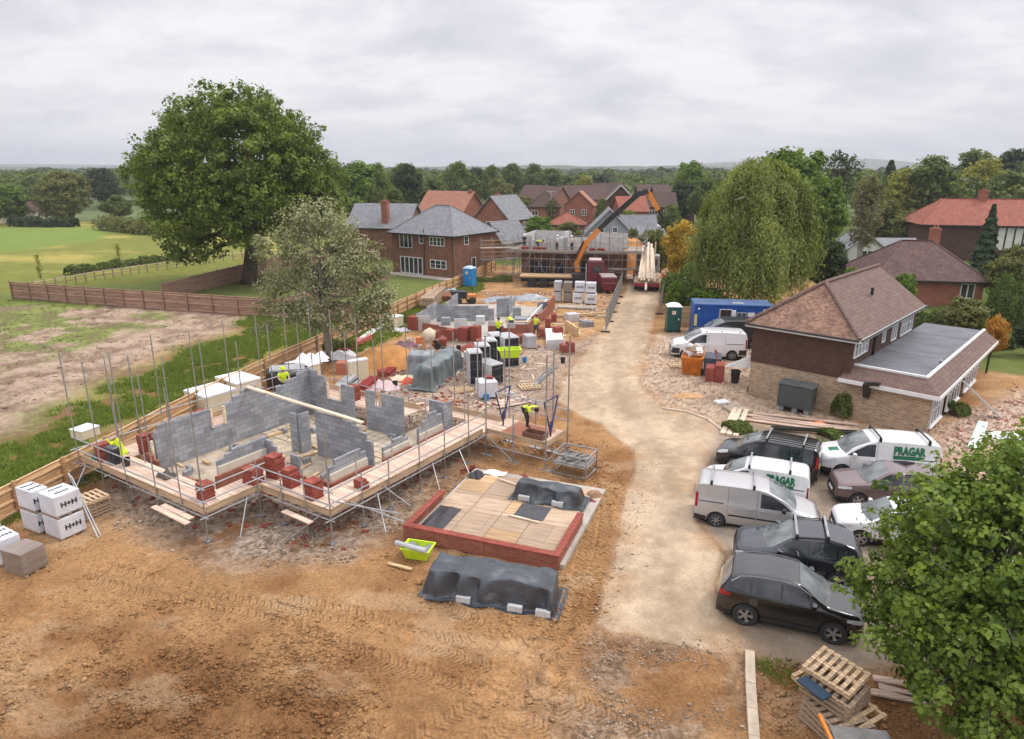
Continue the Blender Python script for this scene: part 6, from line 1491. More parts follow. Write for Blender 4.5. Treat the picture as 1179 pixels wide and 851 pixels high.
# ---------------------------------------------------------------- buildings
def tilemat(name, c1, c2, w=.22, h=.2, patch=.3, gap=None): return brickmat(name, c1, c2, gap or mul(c1, .45), w, h, .014, rough=.75, bump=.6, patch=patch)
T = {}
T['slate'] = tilemat('grey slate', (.19, .195, .215), (.26, .265, .285), .3, .25, .15)
T['orange'] = tilemat('orange clay tile', (.34, .15, .10), (.42, .20, .14), patch=.2)
T['red'] = tilemat('red clay tile', (.27, .085, .055), (.36, .125, .085), patch=.25)
T['brown'] = tilemat('brown clay tile', (.095, .055, .05), (.15, .088, .078), patch=.35)
T['pink'] = tilemat('plum plain tile', (.15, .095, .082), (.20, .13, .11), .3, .22, patch=.12)
T['mottled'] = tilemat('mottled old tile', (.21, .115, .08), (.38, .23, .165), .17, .11, patch=.5)
T['dark'] = tilemat('dark brown tile', (.07, .045, .04), (.11, .07, .06), patch=.3)
WN = glassmat('house window glass', (.03, .035, .045), .06)
WL = glassmat('net curtain window', (.16, .17, .19), .1)
LEAD = mat('grey felt roof', (.11, .115, .132), .5, .38, .7, bump=.3, bscale=3, detail=9)
M['fascia'] = mat('white fascia', (.72, .72, .72), .45, .05, 2)
M['gutter'] = mat('black gutter', (.02, .02, .02), .4)
M['render'] = mat('white rough render', (.62, .61, .58), .9, .12, 1.2, bump=.4, bscale=18)
M['greyclad'] = brickmat('blue grey boarding', (.27, .31, .35), (.31, .35, .39), (.17, .19, .21), 4., .15, .012, bump=.5, patch=.1)
M['brick_far'] = brickmat('orange red brick', (.26, .095, .06), (.33, .13, .085), (.33, .26, .21), .225, .075, .010)

def lerp2(a, b, t): return Vector(a) * (1 - t) + Vector(b) * t
def window(root, o, ex, x, z, w, h, panes=2, bars=0, m=None, fm=None, n=None, sill=True, proud=.03):
    """frame + glass on a wall: o = wall origin, ex = unit along it; outward is ex turned clockwise"""
    ex = Vector(ex); n = Vector((ex.y, -ex.x, 0)) if n is None else n
    def pt(a, b, c): return Vector(o) + ex * a + n * c + Vector((0, 0, b))
    def bx(mb, a0, b0, a1, b1, c0, c1): mb._hex([pt(a0, b0, c1), pt(a1, b0, c1), pt(a1, b0, c0), pt(a0, b0, c0), pt(a0, b1, c1), pt(a1, b1, c1), pt(a1, b1, c0), pt(a0, b1, c0)])
    f = .085; mb = MB()
    bx(mb, x, z, x + w, z + f, -.02, proud + .02); bx(mb, x, z + h - f, x + w, z + h, -.02, proud + .02); bx(mb, x, z + f, x + f, z + h - f, -.02, proud + .02); bx(mb, x + w - f, z + f, x + w, z + h - f, -.02, proud + .02)
    for k in range(1, panes): a = x + w * k / panes; bx(mb, a - .05, z + f, a + .05, z + h - f, -.02, proud + .02)
    for k in range(1, bars + 1):
        b = z + h * k / (bars + 1)
        for j in range(panes): bx(mb, x + w * j / panes + (.051 if j else f), b - .015, x + w * (j + 1) / panes - (.051 if j < panes - 1 else f), b + .015, -.02, proud + .012)
    fr = obj('window', mb, fm or M['fascia'], root)
    mb = MB(); bx(mb, x + .02, z + .02, x + w - .02, z + h - .02, -.03, proud * .3); obj('pane', mb, m or WN, fr)
    if sill: mb = MB(); bx(mb, x - .06, z - .075, x + w + .06, z - .004, -.02, proud + .09); obj('sill', mb, fm or M['fascia'], fr)
    return fr
def roof_slab(mb, pts, th=.12):
    """thick roof plane from its outline (top face counter-clockwise from above)"""
    p = [Vector(q) for q in pts]; n = (p[1] - p[0]).cross(p[2] - p[0]).normalized()
    if n.z < 0: p = p[::-1]; n = -n
    q = [v - n * th for v in p]; mb.poly(p); mb.poly(q[::-1])
    for k in range(len(p)): mb.poly([p[k], q[k], q[(k + 1) % len(p)], p[(k + 1) % len(p)]])

def simple_house(label, loc, rz, w, d, eave, ridge, kind='gable_x', wall='brick', roofm='brown', oh=.35, wins=(), chimneys=(), name='house', group=None, barge=False, inset=None, gable_m=None):
    """w along local x (front, facing -y), d along y. kind: gable_x = ridge along x, gable_y, hip"""
    root = empty(name, label, 'house', loc, rz, group); wm = M[wall] if wall in M else wall; rm = T[roofm] if roofm in T else roofm
    mb = MB(); mb.prism([(0, 0), (w, 0), (w, d), (0, d)], 0, eave)
    if kind == 'gable_x':
        for x in (0, w - .2): mb.v += [(x, 0, eave), (x + .2, 0, eave), (x + .2, d, eave), (x, d, eave), (x, d / 2, ridge - .1), (x + .2, d / 2, ridge - .1)]; i = len(mb.v) - 6; mb.f += [(i, i + 4, i + 3)[::1], (i + 1, i + 2, i + 5), (i, i + 1, i + 5, i + 4), (i + 2, i + 3, i + 4, i + 5)]
    if kind == 'gable_y':
        for y in (0, d - .2): mb.v += [(0, y, eave), (0, y + .2, eave), (w, y + .2, eave), (w, y, eave), (w / 2, y, ridge - .1), (w / 2, y + .2, ridge - .1)]; i = len(mb.v) - 6; mb.f += [(i, i + 3, i + 4), (i + 1, i + 5, i + 2), (i, i + 4, i + 5, i + 1), (i + 3, i + 2, i + 5, i + 4)]
    obj('wall', mb, wm, root)
    rb = MB(); s = (ridge - eave); 
    if kind == 'gable_x':
        k = s / (d / 2); ez = eave - oh * k + .12
        roof_slab(rb, [(-oh, -oh, ez), (w + oh, -oh, ez), (w + oh, d / 2, ridge + .12), (-oh, d / 2, ridge + .12)]); roof_slab(rb, [(w + oh, d + oh, ez), (-oh, d + oh, ez), (-oh, d / 2, ridge + .122), (w + oh, d / 2, ridge + .122)])
    elif kind == 'gable_y':
        k = s / (w / 2); ez = eave - oh * k + .12
        roof_slab(rb, [(-oh, d + oh, ez), (-oh, -oh, ez), (w / 2, -oh, ridge + .12), (w / 2, d + oh, ridge + .12)]); roof_slab(rb, [(w + oh, -oh, ez), (w + oh, d + oh, ez), (w / 2, d + oh, ridge + .122), (w / 2, -oh, ridge + .122)])
    else:
        i_ = inset if inset is not None else min(w, d) / 2; e = eave - .02; c = [(-oh, -oh, e), (w + oh, -oh, e), (w + oh, d + oh, e), (-oh, d + oh, e)]
        if w >= d: r0, r1 = (i_, d / 2, ridge), (w - i_, d / 2, ridge)
        else: r0, r1 = (w / 2, i_, ridge), (w / 2, d - i_, ridge)
        rb.poly(c[::-1])
        if w >= d: fs = ([c[0], c[1], r1, r0], [c[1], c[2], r1], [c[2], c[3], r0, r1], [c[3], c[0], r0])
        else: fs = ([c[0], c[1], r0], [c[1], c[2], r1, r0], [c[2], c[3], r1], [c[3], c[0], r0, r1])
        for f in fs: rb.poly(f)
    rf = obj('roof', rb, rm, root)
    if kind == 'hip':
        hb = MB()
        for cc, rr in ((c[0], r0), (c[1], r1 if w >= d else r0), (c[2], r1), (c[3], r0 if w >= d else r1)): hb.bar(Vector(cc) + Vector((0, 0, .02)), Vector(rr) + Vector((0, 0, .02)), .16, .08)
        hb.bar(Vector(r0) + Vector((0, 0, .02)), Vector(r1) + Vector((0, 0, .02)), .2, .1); obj('ridge_tiles', hb, rm, rf)
        gb = MB(); gb.bar((-oh, -oh - .03, e - .09), (w + oh, -oh - .03, e - .09), .08, .15); gb.bar((w + oh + .03, -oh, e - .09), (w + oh + .03, d + oh, e - .09), .08, .15); obj('gutter', gb, M['gutter'], root)
    if barge and kind == 'gable_y':
        bb = MB(); bb.bar((-oh, -oh - .03, ez - .06), (w / 2, -oh - .03, ridge + .03), .05, .2); bb.bar((w + oh, -oh - .03, ez - .06), (w / 2, -oh - .03, ridge + .03), .05, .2); obj('bargeboard', bb, M['fascia'], root)
    for (side, x, z, ww, hh, pn, br) in wins:
        o, ex = {'f': ((0, 0, 0), (1, 0, 0)), 'r': ((w, 0, 0), (0, 1, 0)), 'l': ((0, d, 0), (0, -1, 0))}[side]
        window(root, o, ex, x, z, ww, hh, pn, br, sill=False)
    for x, y, z1, cs in chimneys:
        cb = MB(); cb.box(x - cs / 2, y - cs / 2, eave, x + cs / 2, y + cs / 2, z1); cb.box(x - cs / 2 - .04, y - cs / 2 - .04, z1 - .25, x + cs / 2 + .04, y + cs / 2 + .04, z1 - .1); ch = obj('chimney', cb, M['brick'] if wall != 'render' else wm, rf)
        cb = MB()
        for q in (-.16, .16): cb.lathe([(.09, z1), (.08, z1 + .3), (.06, z1 + .3), (.06, z1 + .02)], 8, (x + q, y, 0))
        obj('chimney_pot', cb, T['orange'], ch)
    return root

# --- the new house with the slate roof beyond the lawn
fl, fr, rr = P(453, 314), P(522, 321.5), P(556, 312)
nh = simple_house('new brown brick house with grey hipped slate roof and full height glazing', fl, ang(fl, fr), (fr - fl).length, 8.6, 5.05, 8.2, 'hip', 'brick_brown', 'slate', .4, inset=3.6,
    wins=(('f', 1.3, 3.25, 2.1, 1.75, 3, 0), ('f', 4.5, 3.9, .7, 1.1, 1, 1), ('f', 6.1, 3.75, 2.3, 1.05, 4, 1), ('f', 1.3, .15, 3.6, 2.05, 5, 0), ('f', 6.1, 1.05, 2.5, 1.05, 3, 1), ('r', 2.2, 3.8, .9, 1.0, 1, 1), ('r', 3.6, .5, .9, 1.7, 1, 0)), name='new_house')
mb = MB(); mb.box(-.2, -1.6, 0, (fr - fl).length + .6, -.02, .12); obj('patio', mb, M['conc'], nh)
mb = MB(); mb.tube((5.25, -.06, 0), (5.25, -.06, 5.6), .05, 6); obj('downpipe', mb, M['gutter'], nh); mb = MB(); mb.tube(((fr - fl).length + .05, -.05, 0), ((fr - fl).length + .05, -.05, 5.0), .05, 6); obj('downpipe', mb, M['gutter'], nh)
mb = MB()
for k in range(13): mb.bar((1.1 + k * .2, -.12, 3.2), (1.1 + k * .2, -.12, 4.0), .02)
mb.bar((1.1, -.12, 4.0), (3.5, -.12, 4.0), .04); mb.bar((1.1, -.12, 3.2), (3.5, -.12, 3.2), .04); obj('balcony_rail', mb, M['gutter'], nh)

# --- neighbours behind it, and the estate further off
def at(px, Y): 
    return Vector(((px - 589.5) / 786 * (Y * math.cos(PITCH) + CAM_H * math.sin(PITCH)), Y, 0))
def HH(label, px, Y, rz, *a, **k): return simple_house(label, at(px, Y), R(rz), *a, **k)
HH('grey slate roofed house left behind the new brick house', 402, 100, -12, 9.0, 8, 4.6, 7.6, 'gable_x', 'brick_brown', 'slate', chimneys=((5.6, .9, 8.2, .9),))
HH('small orange roofed outbuilding between the two grey slate roofs', 456, 112, -5, 3.6, 4, 3.0, 5.6, 'gable_x', 'brick_far', 'orange')
HH('brick house with orange hipped tile roof behind the new house', 481, 122, -32, 9.5, 7.5, 5.2, 8.8, 'gable_x', 'brick', 'orange', chimneys=((9, 3.7, 9.0, .7),))
HH('tall brick house with grey slate gable roof behind the scaffolding', 546, 112, -30, 6.6, 7.6, 5.0, 8.4, 'gable_y', 'brick_far', 'slate', wins=(('f', 2.4, 3.4, 2.2, 1.2, 3, 1), ('f', .7, 3.6, .6, 1.1, 1, 1), ('r', 1.0, 3.4, 1, 1, 2, 0), ('r', 4.4, 3.4, 1, 1, 2, 0), ('r', 1.0, .9, 1, 1, 2, 0), ('r', 4.4, .9, 1, 1, 2, 0)), chimneys=((.6, 6.5, 8.6, .8),))
HH('small brick garage with grey slate roof beside the tall slate roofed house', 553, 101, -38, 4.2, 6.0, 2.6, 5.2, 'gable_y', 'brick_brown', 'slate')
HH('brick house with pale red roof and gable facing the site', 649, 146, -12, 6.0, 6.0, 5.4, 8.1, 'gable_y', 'brick', 'orange', wins=(('f', 1.2, 3.3, 1, 1.2, 2, 1), ('f', 3.7, 3.3, 1, 1.2, 2, 1), ('f', 3.7, .8, 1, 1.2, 2, 1)))
HH('low garage with red hipped roof in front of the red brick gable', 633, 126, -4, 6.2, 6, 2.9, 4.9, 'hip', 'brick_far', 'red', wins=(('f', 4.2, 1.0, .9, .9, 1, 0),))
HH('brown roofed house with white porch left of the red brick gable', 609, 150, -3, 6.6, 7, 4.8, 7.9, 'hip', 'brick_far', 'dark', wins=(('f', .6, 3.0, 1.3, 1.1, 2, 0), ('f', 4.2, 3.0, 1.3, 1.2, 2, 0), ('f', 1, .5, 2.5, 1.8, 3, 0)))
for k, (px, Y) in enumerate(((597, 205), (603, 198), (610, 192), (617, 186))):
    HH(('furthest left', 'second', 'third', 'nearest')[k] + ' house of the brown roofed terrace on the skyline', px, Y, -35, 5.5, 8, 4.8, 8.0, 'gable_x', 'brick_far', 'brown', group='terrace of brown roofs', wins=(('f', 1, 3.0, 1.2, 1.1, 2, 0),))
HH('long brown roofed house left behind the gable with white bargeboards', 650, 190, -2, 11, 8, 4.8, 8.2, 'gable_x', 'brick_far', 'brown', wins=(('f', 1, 3.1, 1.6, 1.1, 2, 0), ('f', 5, 3.1, 1.6, 1.1, 2, 0)))
HH('grey brown roofed house on the skyline between two gables', 684, 200, 4, 9, 8, 5, 8.6, 'gable_x', 'brick_far', 'dark')
HH('brown gabled house with white bargeboards in the middle of the estate', 690, 158, -6, 9.0, 9, 4.6, 9.1, 'gable_y', 'tile_hang', 'brown', wins=(('f', 3.2, 4.6, 2.0, 1.0, 3, 0), ('f', 6.0, 4.8, .7, .8, 1, 0)), barge=True)
HH('orange brick house half hidden behind the crane boom', 714, 138, 8, 5.6, 7, 4.6, 7.2, 'gable_x', 'brick_far', 'red', wins=())
HH('dark brown roofed house left of the tall far trees', 735, 188, 0, 7.5, 8, 5.2, 8.4, 'gable_x', 'tile_hang', 'brown', wins=(('f', 1, 3.2, 1.8, 1.1, 2, 0), ('f', 4.6, 3.2, 1.8, 1.1, 2, 0)))
HH('dark brown roofed house nearest the tall far trees', 754, 184, 2, 6.0, 8, 5.0, 8.2, 'gable_x', 'tile_hang', 'brown', wins=(('f', 1, 3.2, 1.6, 1.1, 2, 0), ('f', 3.6, 3.2, 1.6, 1.1, 2, 0)))
HH('tile hung house under the crane tip', 742, 150, -2, 6.5, 7, 4.9, 7.6, 'gable_x', 'tile_hang', 'dark', wins=(('f', .8, 3.1, 1.8, 1.1, 3, 0), ('f', 3.8, 3.1, 1.8, 1.1, 3, 0), ('f', 1, .7, 2, 1.3, 2, 0)))
HH('brown roofed house at the right edge of the estate', 768, 166, 3, 6.5, 7, 3.6, 6.5, 'gable_x', 'tile_hang', 'dark', wins=(('f', .8, 1.9, 1.4, 1.1, 2, 0), ('f', 3.8, 1.9, 1.4, 1.1, 2, 0)))
HH('blue grey boarded bungalow with broad gable behind the scaffolding', 664, 101, -6, 9.2, 7, 2.3, 6.9, 'gable_y', 'greyclad', 'slate', wins=(('f', 3.1, 3.7, .8, .8, 1, 1), ('f', 5.0, 3.7, .8, .8, 1, 1)))
HH('grey roofed annexe with rooflight beside the boarded bungalow', 716, 106, -4, 5.0, 6, 2.4, 5.6, 'gable_x', 'greyclad', 'slate')
HH('low grey roofed shed right of the boarded bungalow', 738, 98, 14, 4.2, 6, 2.0, 4.4, 'gable_x', 'greyclad', 'slate')
HH('white conservatory with pale hipped roof under the crane jib', 738, 118, 5, 3.4, 3.4, 2.6, 4.6, 'hip', 'fascia', M['fascia'], wins=(('f', .4, .7, 2.6, 1.5, 4, 0),))
# aerial mast on the skyline
o = obj('street_lamp', MB().tube((0, 0, 0), (0, 0, 8), .07, 6).bar((-1.0, 0, 7.95), (1.0, 0, 7.95), .12, .12), M['wrap_grey'], loc=at(634, 150)); tag(o, 'pale double armed street lamp among the estate roofs', 'street lamp')

# --- house still in scaffolding behind the lorry
def fpt(px, py, z=0): return P(px, py, z)
sc0 = P(592, 324); scx = ang(P(592, 324), P(660, 327))
fh = empty('scaffolded_house', 'brick house shell in full scaffolding behind the crane lorry', 'building', sc0, scx)
LW = 12.8; DP = 7.0; PH = 3.6
mb = MB(); mb.prism([(0.6, 1.2), (6.0, 1.2), (6.0, 0.9), (LW - .6, 2.6), (LW - .6, DP), (.6, DP)], 0, PH - .2); obj('brick_wall', mb, M['brick_brown'], fh)
for a, b, tp in (((.8, 1.3), (6.0, 1.3), [(0, .2, 5.2), (.2, .5, 4.7), (.5, 1, 5.0)]), ((6.1, 1.1), (LW - .7, 2.7), [(0, .4, 4.9), (.4, .7, 4.5), (.7, 1, 5.2)]), ((.8, DP - .1), (LW - .7, DP - .1), [(0, .4, 5.3), (.4, .6, 4.6), (.6, 1, 5.2)]), ((.8, 1.4), (.8, DP - .2), [(0, 1, 5.3)]), ((5, 1.5), (5, DP - .3), [(0, .5, 5.0), (.5, 1, 5.4)])):
    wallseg(fh, 'block_wall', a, b, .12, PH - .198, tp, M['block_light'])
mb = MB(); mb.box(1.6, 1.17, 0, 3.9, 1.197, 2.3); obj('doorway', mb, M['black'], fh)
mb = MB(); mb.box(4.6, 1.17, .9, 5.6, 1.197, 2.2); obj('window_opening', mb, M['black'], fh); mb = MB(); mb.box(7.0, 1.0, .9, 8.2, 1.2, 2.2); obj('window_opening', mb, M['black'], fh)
M['board_grey'] = woodmat('grey weathered board', (.34, .29, .245), .3, .225)
fs = empty('tube_scaffold', 'two lift tube scaffold round the far brick shell', 'scaffold', sc0, scx)
for k, (poly, z) in enumerate((([(-.8, -.4), (6.2, -.5), (6.2, 1.15), (-.8, 1.15)], PH), ([(6.22, -.5), (LW + 1.6, 1.2), (LW + 1.6, 2.6), (6.22, .86)], PH), ([(LW - .5, 2.65), (LW + 1.6, 2.65), (LW + 1.6, DP + .5), (LW - .5, DP + .5)], PH), ([(-.8, 1.2), (.55, 1.2), (.55, DP), (-.8, DP)], PH), ([(LW - 2, .4), (LW + 1.6, 1.4), (LW + 1.6, 2.4), (LW - 2, 1.6)], 1.7))):
    mb = MB(); mb.prism(poly, z - .06, z); obj('platform', mb, M['board_grey'], fs)
for a, b in (((-.8, -.45), (6.2, -.55)), ((6.2, -.55), (LW + 1.6, 1.15))):
    mb = MB(); mb.bar((*a, PH + .08), (*b, PH + .08), .04, .25); obj('toe_board', mb, M['board_grey'], fs)
r = random.Random(2)
fpts = [(-.85 + 1.4 * k, -.5) for k in range(6)] + [(6.3 + 1.5 * k, -.5 + .32 * k) for k in range(6)] + [(LW + 1.65, 2.8), (LW + 1.65, 4.6), (LW + 1.65, 6.6)] + [(-.8 + 1.6 * k, DP + .5) for k in range(9)] + [(.4 + 1.8 * k, .95) for k in range(4)]
for i, (x, y) in enumerate(fpts):
    mb = MB(); mb.tube((x, y, 0), (x, y, (5.0 if x < 7 else 6.2) + r.uniform(-.3, .5)), .035, 5); obj('standard', mb, M['steel_dull'], fs)
for z in (1.0, 1.9, 2.8, PH - .12, PH + .55, PH + 1.1):
    for a, b in (((-1, -.56), (6.4, -.6)), ((6.2, -.6), (LW + 1.8, 1.1)), ((LW + 1.7, 1.0), (LW + 1.7, DP + .6)), ((-1, DP + .56), (LW + 1.7, DP + .56)), ((-.9, -.6), (-.9, DP + .6))):
        if z < 3 and a[1] > 5: continue
        mb = MB(); mb.tube((*a, z), (*b, z), .028, 5); obj('ledger', mb, M['steel_dull'], fs)
for a, b in (((0, -.6, .1), (2.2, -.6, 3.4)), ((4.4, -.62, .1), (2.4, -.62, 3.4)), ((8, -.2, .1), (6.4, -.5, 3.2)), ((10, .3, .1), (12, .7, 3.2)), ((7.0, -.4, 2.0), (LW + 1, 1, 1.2))):
    mb = MB(); mb.tube(a, b, .028, 5); obj('brace', mb, M['steel_dull'], fs)
for i in range(15):
    x = -.4 + i * 1.0; y = 1.1 if x < 6.2 else 1.0 + .28 * (x - 6.2); mb = MB(); mb.tube((x, y, 0), (x, y, 4.9 + r.uniform(-.2, .9)), .03, 5); obj('standard', mb, M['steel_dull'], fs)
for i in range(6):
    x = -.4 + i * 1.3; mb = MB(); mb.tube((x, -.62, r.uniform(.1, .4)), (x + 1.2, -.62, r.uniform(2.6, 3.4)), .025, 5); obj('brace', mb, M['steel_dull'], fs)
for x, y in ((2.6, .1), (3.3, .2), (9.0, .6), (9.9, .85), (1.2, .3)):
    o = obj('brick_stack', brick_stack_mesh(int(x * 9), .8, .5, 6), M['brick_new'], loc=sc0 + Matrix.Rotation(scx, 3, 'Z') @ Vector((x, y, PH)), rz=scx); tag(o, 'small brick stack high on the far scaffold deck', 'bricks', 'brick stacks on the far scaffold')
# timber staging between new house and this one
st = empty('staging', 'open scaffold staging with timber handrails beside the slate garage', 'scaffold', P(556, 318), R(10)); w_ = 4.0
for z in (1.9, 3.3):
    mb = MB(); mb.box(-.2, 0, z, w_, 1.4, z + .06); obj('platform', mb, M['board_grey'], st)
    for h in (.5, 1.0): mb = MB(); mb.bar((-.3, -.05, z + h), (w_ + .1, -.05, z + h), .05, .07); obj('handrail', mb, M['board_edge'], st)
for x in (0, 1.3, 2.6, w_ - .1):
    for y in (0, 1.4): mb = MB(); mb.tube((x, y, 0), (x, y, 4.6), .035, 5); obj('standard', mb, M['steel_dull'], st)

# --- the converted building on the right: buff brick below, hung tile above, plum tiled roof, flat roofed wing
A0 = P(861, 455); E1 = Vector((math.cos(R(-43.5)), math.sin(R(-43.5)), 0)); E2 = Vector((math.cos(R(47)), math.sin(R(47)), 0))
off = empty('office_building', 'buff brick and hung tile building with plum roof and flat roofed wing', 'building', A0)
def q(a, b, z=0): return E1 * a + E2 * b + Vector((0, 0, z))
MW_, ML, EV, RZ_ = 5.25, 12.0, 4.27, 6.5; XW, XL = 9.1, 14.6
def qprism(pts, z0, z1): mb = MB(); mb.prism([tuple(q(*p)[:2]) for p in pts], z0, z1); return mb
obj('brick_wall', qprism([(0, 0), (XW, 0), (XW, .28), (XW - .28, .3), (XW - .28, XL), (MW_, XL), (MW_, ML), (0, ML)], 0, 2.05), M['brick_buff'], off)
obj('tile_hung_wall', qprism([(-.04, -.04), (MW_ + .04, -.04), (MW_ + .04, ML), (-.04, ML)], 2.053, EV), M['tile_hang'], off)
# main roof: hip at the front, gable at the back
oh = .38; c0, c1, c2, c3 = q(-oh, -oh, EV), q(MW_ + oh, -oh, EV), q(MW_ + oh, ML + oh, EV), q(-oh, ML + oh, EV); ra, rb_ = q(MW_ / 2, 2.6, RZ_), q(MW_ / 2, ML + oh - .1, RZ_)
mb = MB(); mb.poly([c1, c2, rb_, ra]); mb.poly([c3, c0, ra, rb_]); mb.poly([c2, c3, rb_]); mb.poly([c0, c3, c2, c1]); rf = obj('roof', mb, T['pink'], off)
mb = MB(); mb.poly([c0 + Vector((0, 0, .004)), c1 + Vector((0, 0, .004)), ra + Vector((0, 0, .004))]); obj('old_tile_hip', mb, T['mottled'], rf)
mb = MB()
for a, b in ((c0, ra), (c1, ra), (ra, rb_)): mb.tube(a + Vector((0, 0, .05)), b + Vector((0, 0, .05)), .11, 7)
obj('ridge_tiles', mb, T['pink'], rf)
mb = MB(); up = Vector((0, 0, -.1)); n1 = -E2 * .03; mb.bar(c0 + up + n1, c1 + up + n1, .05, .17); mb.bar(c1 + up + E1 * .03, c2 + up + E1 * .03, .05, .17); obj('fascia_board', mb, M['fascia'], off)
mb = MB(); mb.tube(c0 - E2 * .12 + Vector((0, 0, -.03)), c1 - E2 * .12 + Vector((0, 0, -.03)), .06, 6); mb.tube(c1 + E1 * .12 + Vector((0, 0, -.03)), c2 + E1 * .12 + Vector((0, 0, -.03)), .06, 6); obj('gutter', mb, M['gutter'], off)
mb = MB(); pv = q(MW_ * .78, 6.2, EV + 1.25); mb.tube(pv, pv + Vector((0, 0, .45)), .09, 8); obj('vent_pipe', mb, M['gutter'], rf)
# upper windows on the side, above the flat roof
wo = q(MW_ + .05, 0)
for b, z, w_, h_, pn, br in ((.1, 3.15, 2.2, .95, 4, 1), (4.9, 3.1, .55, .9, 1, 0), (6.8, 2.85, 1.0, 1.25, 2, 0), (8.7, 2.8, 2.5, 1.35, 4, 1)): window(off, wo, E2, b, z, w_, h_, pn, br, m=WL, sill=False)
mb = MB(); mb.bar(wo + E2 * 3.4 + E1 * .06 + Vector((0, 0, 2.75)), wo + E2 * 3.4 + E1 * .06 + Vector((0, 0, 4.2)), .1); obj('downpipe', mb, M['gutter'], off)
# flat roofed wing with a tiled skirt
FZ_ = 2.72; o2 = .35
obj('flat_roof', qprism([(MW_ + .05, .55), (XW - .45, .55), (XW - .45, XL - .0), (MW_ + .05, XL - .0)], 2.06, FZ_), LEAD, off)
for b in (2.6, 5.0, 8.2, 11): mb = MB(); mb.bar(q(MW_ + .1, b, FZ_ + .004), q(XW - .5, b + .1, FZ_ + .004), .08, .012); obj('felt_lap', mb, LEAD, off)
mb = MB(); zb = 2.16; zt = FZ_ + .02
mb.poly([q(MW_ - .4, -o2, zb), q(XW + o2, -o2, zb), q(XW - .45, .52, zt), q(MW_ - .0, .52, zt)]); mb.poly([q(XW + o2, -o2, zb), q(XW + o2, XL + .1, zb), q(XW - .45, XL + .1, zt), q(XW - .45, .52, zt)])
mb.poly([q(MW_ - .4, -o2, zb), q(MW_ - .4, .52, zb), q(XW - .45, .52, zb), q(XW + o2, XL + .1, zb), q(XW + o2, -o2, zb)]); mb.poly([q(XW + o2, XL + .1, zb), q(XW - .45, XL + .1, zb), q(XW - .45, XL + .1, zt)]); obj('tiled_skirt', mb, T['pink'], off)
mb = MB(); mb.bar(q(MW_, .55, FZ_ + .05), q(XW - .37, .55, FZ_ + .05), .15, .1); mb.bar(q(XW - .45, .63, FZ_ + .05), q(XW - .45, XL + .1, FZ_ + .05), .15, .1); obj('roof_trim', mb, M['fascia'], off)
mb = MB(); mb.bar(q(MW_ - .4, -o2 - .03, zb - .1), q(XW + o2 + .06, -o2 - .03, zb - .1), .05, .2); mb.bar(q(XW + o2 + .03, -o2, zb - .1), q(XW + o2 + .03, XL + .1, zb - .1), .05, .2); obj('fascia_board', mb, M['fascia'], off)
obj('soffit', qprism([(MW_ + .1, -o2), (XW + o2, -o2), (XW + o2, XL), (XW - .2, XL), (XW - .2, -.02), (MW_ + .1, -.02)], 2.06, 2.08), M['fascia'], off)
wo = q(XW + .01, 0)
for b, w_ in ((.35, 2.3), (3.7, 3.0), (8.0, 3.2)): window(off, wo, E2, b, .35, w_, 1.6, 4, 1, m=WN)
mb = MB(); mb.bar(q(MW_ + 1.0, -.1 - o2, zb), q(MW_ + 1.0, -.1, 1.4), .28); mb.bar(q(MW_ + 1.0, -.45, zb), q(MW_ + 1.6, -.45, zb + .1), .3, .16); obj('rainwater_hopper', mb, M['gutter'], off)
mb = MB(); mb.tube(q(XW + .1, XL, 0), q(XW + .1, XL, 2.2), .06, 6); obj('downpipe', mb, M['gutter'], off)
mb = MB(); mb.prism_y([(0, 2.0), (-1.5, 2.0), (-.05, 2.75), (0, 2.75)], 0, .1); o = obj('porch_cheek', mb, M['fascia'], off); o.location = q(-.06, .35, -.45); o.rotation_euler = (0, 0, R(-10))
# oil tank on blocks, planks, debris round it
ot = empty('storage_tank', 'dark green grey oil tank against the buff brick wall', 'oil tank', P(893, 472), R(-38))
mb = MB(); mb.box(0, 0, .28, 1.75, 1.0, 1.5); o = obj('tank_shell', mb, mat('green grey tank', (.055, .068, .068), .45, .2, 2), ot); bevel(o, .08, 3)
mb = MB(); mb.box(-.05, -.05, 1.505, 1.8, 1.05, 1.56); obj('tank_lid', mb, mat('weathered lid', (.10, .115, .12), .5, .3, 3), ot)
mb = MB()
for x in (.1, .8, 1.4): mb.box(x, .1, 0, x + .25, .9, .278)
obj('block_support', mb, M['block'], ot)
beams('plank_row', 'long weathered planks laid in rows below the buff brick wall', (858, 484), (985, 500), 4, .24, .06, M['board'], gap=.14, cat='planks', jit=.5)
beams('kerb_planks', 'short pale boards stacked upright beside the row of planks', (846, 505), (858, 474), 3, .25, .12, M['timber_pale'], cat='boards', jit=.3)
o = beams('gutter_lengths', 'black gutter lengths lying across planks behind the white van', (890, 497), (990, 503), 2, .14, .1, M['gutter'], z=.12, cat='gutters', jit=.2)
rag('orange_netting', 'scrap of orange netting on the ground below the buff wall', 'netting', P(940, 488), .9, .5, .12, mat('orange net', (.85, .25, .10), .7), 6)
o = obj('scaffold_board', MB().bar(P(1152, 482) + Vector((0, 0, .05)), q(XW - .7, 4.3, FZ_ + .14) + A0, .42, .06), M['wrap_grey']); tag(o, 'grey board leaning from the rubble up onto the flat roof', 'board')
o = obj('door_leaf', MB().bar(P(1120, 517) + Vector((0, 0, .06)), P(1132, 487) + Vector((0, 0, .06)), .45, .06), mat('pale green board', (.55, .64, .58), .6)); tag(o, 'pale green white board lying on the rubble', 'board')
rag('plastic_sheet', 'crumpled lilac white plastic on the rubble behind the leafy tree', 'plastic', P(1160, 502), 2.0, 1.0, .2, M['wrap'], 3)

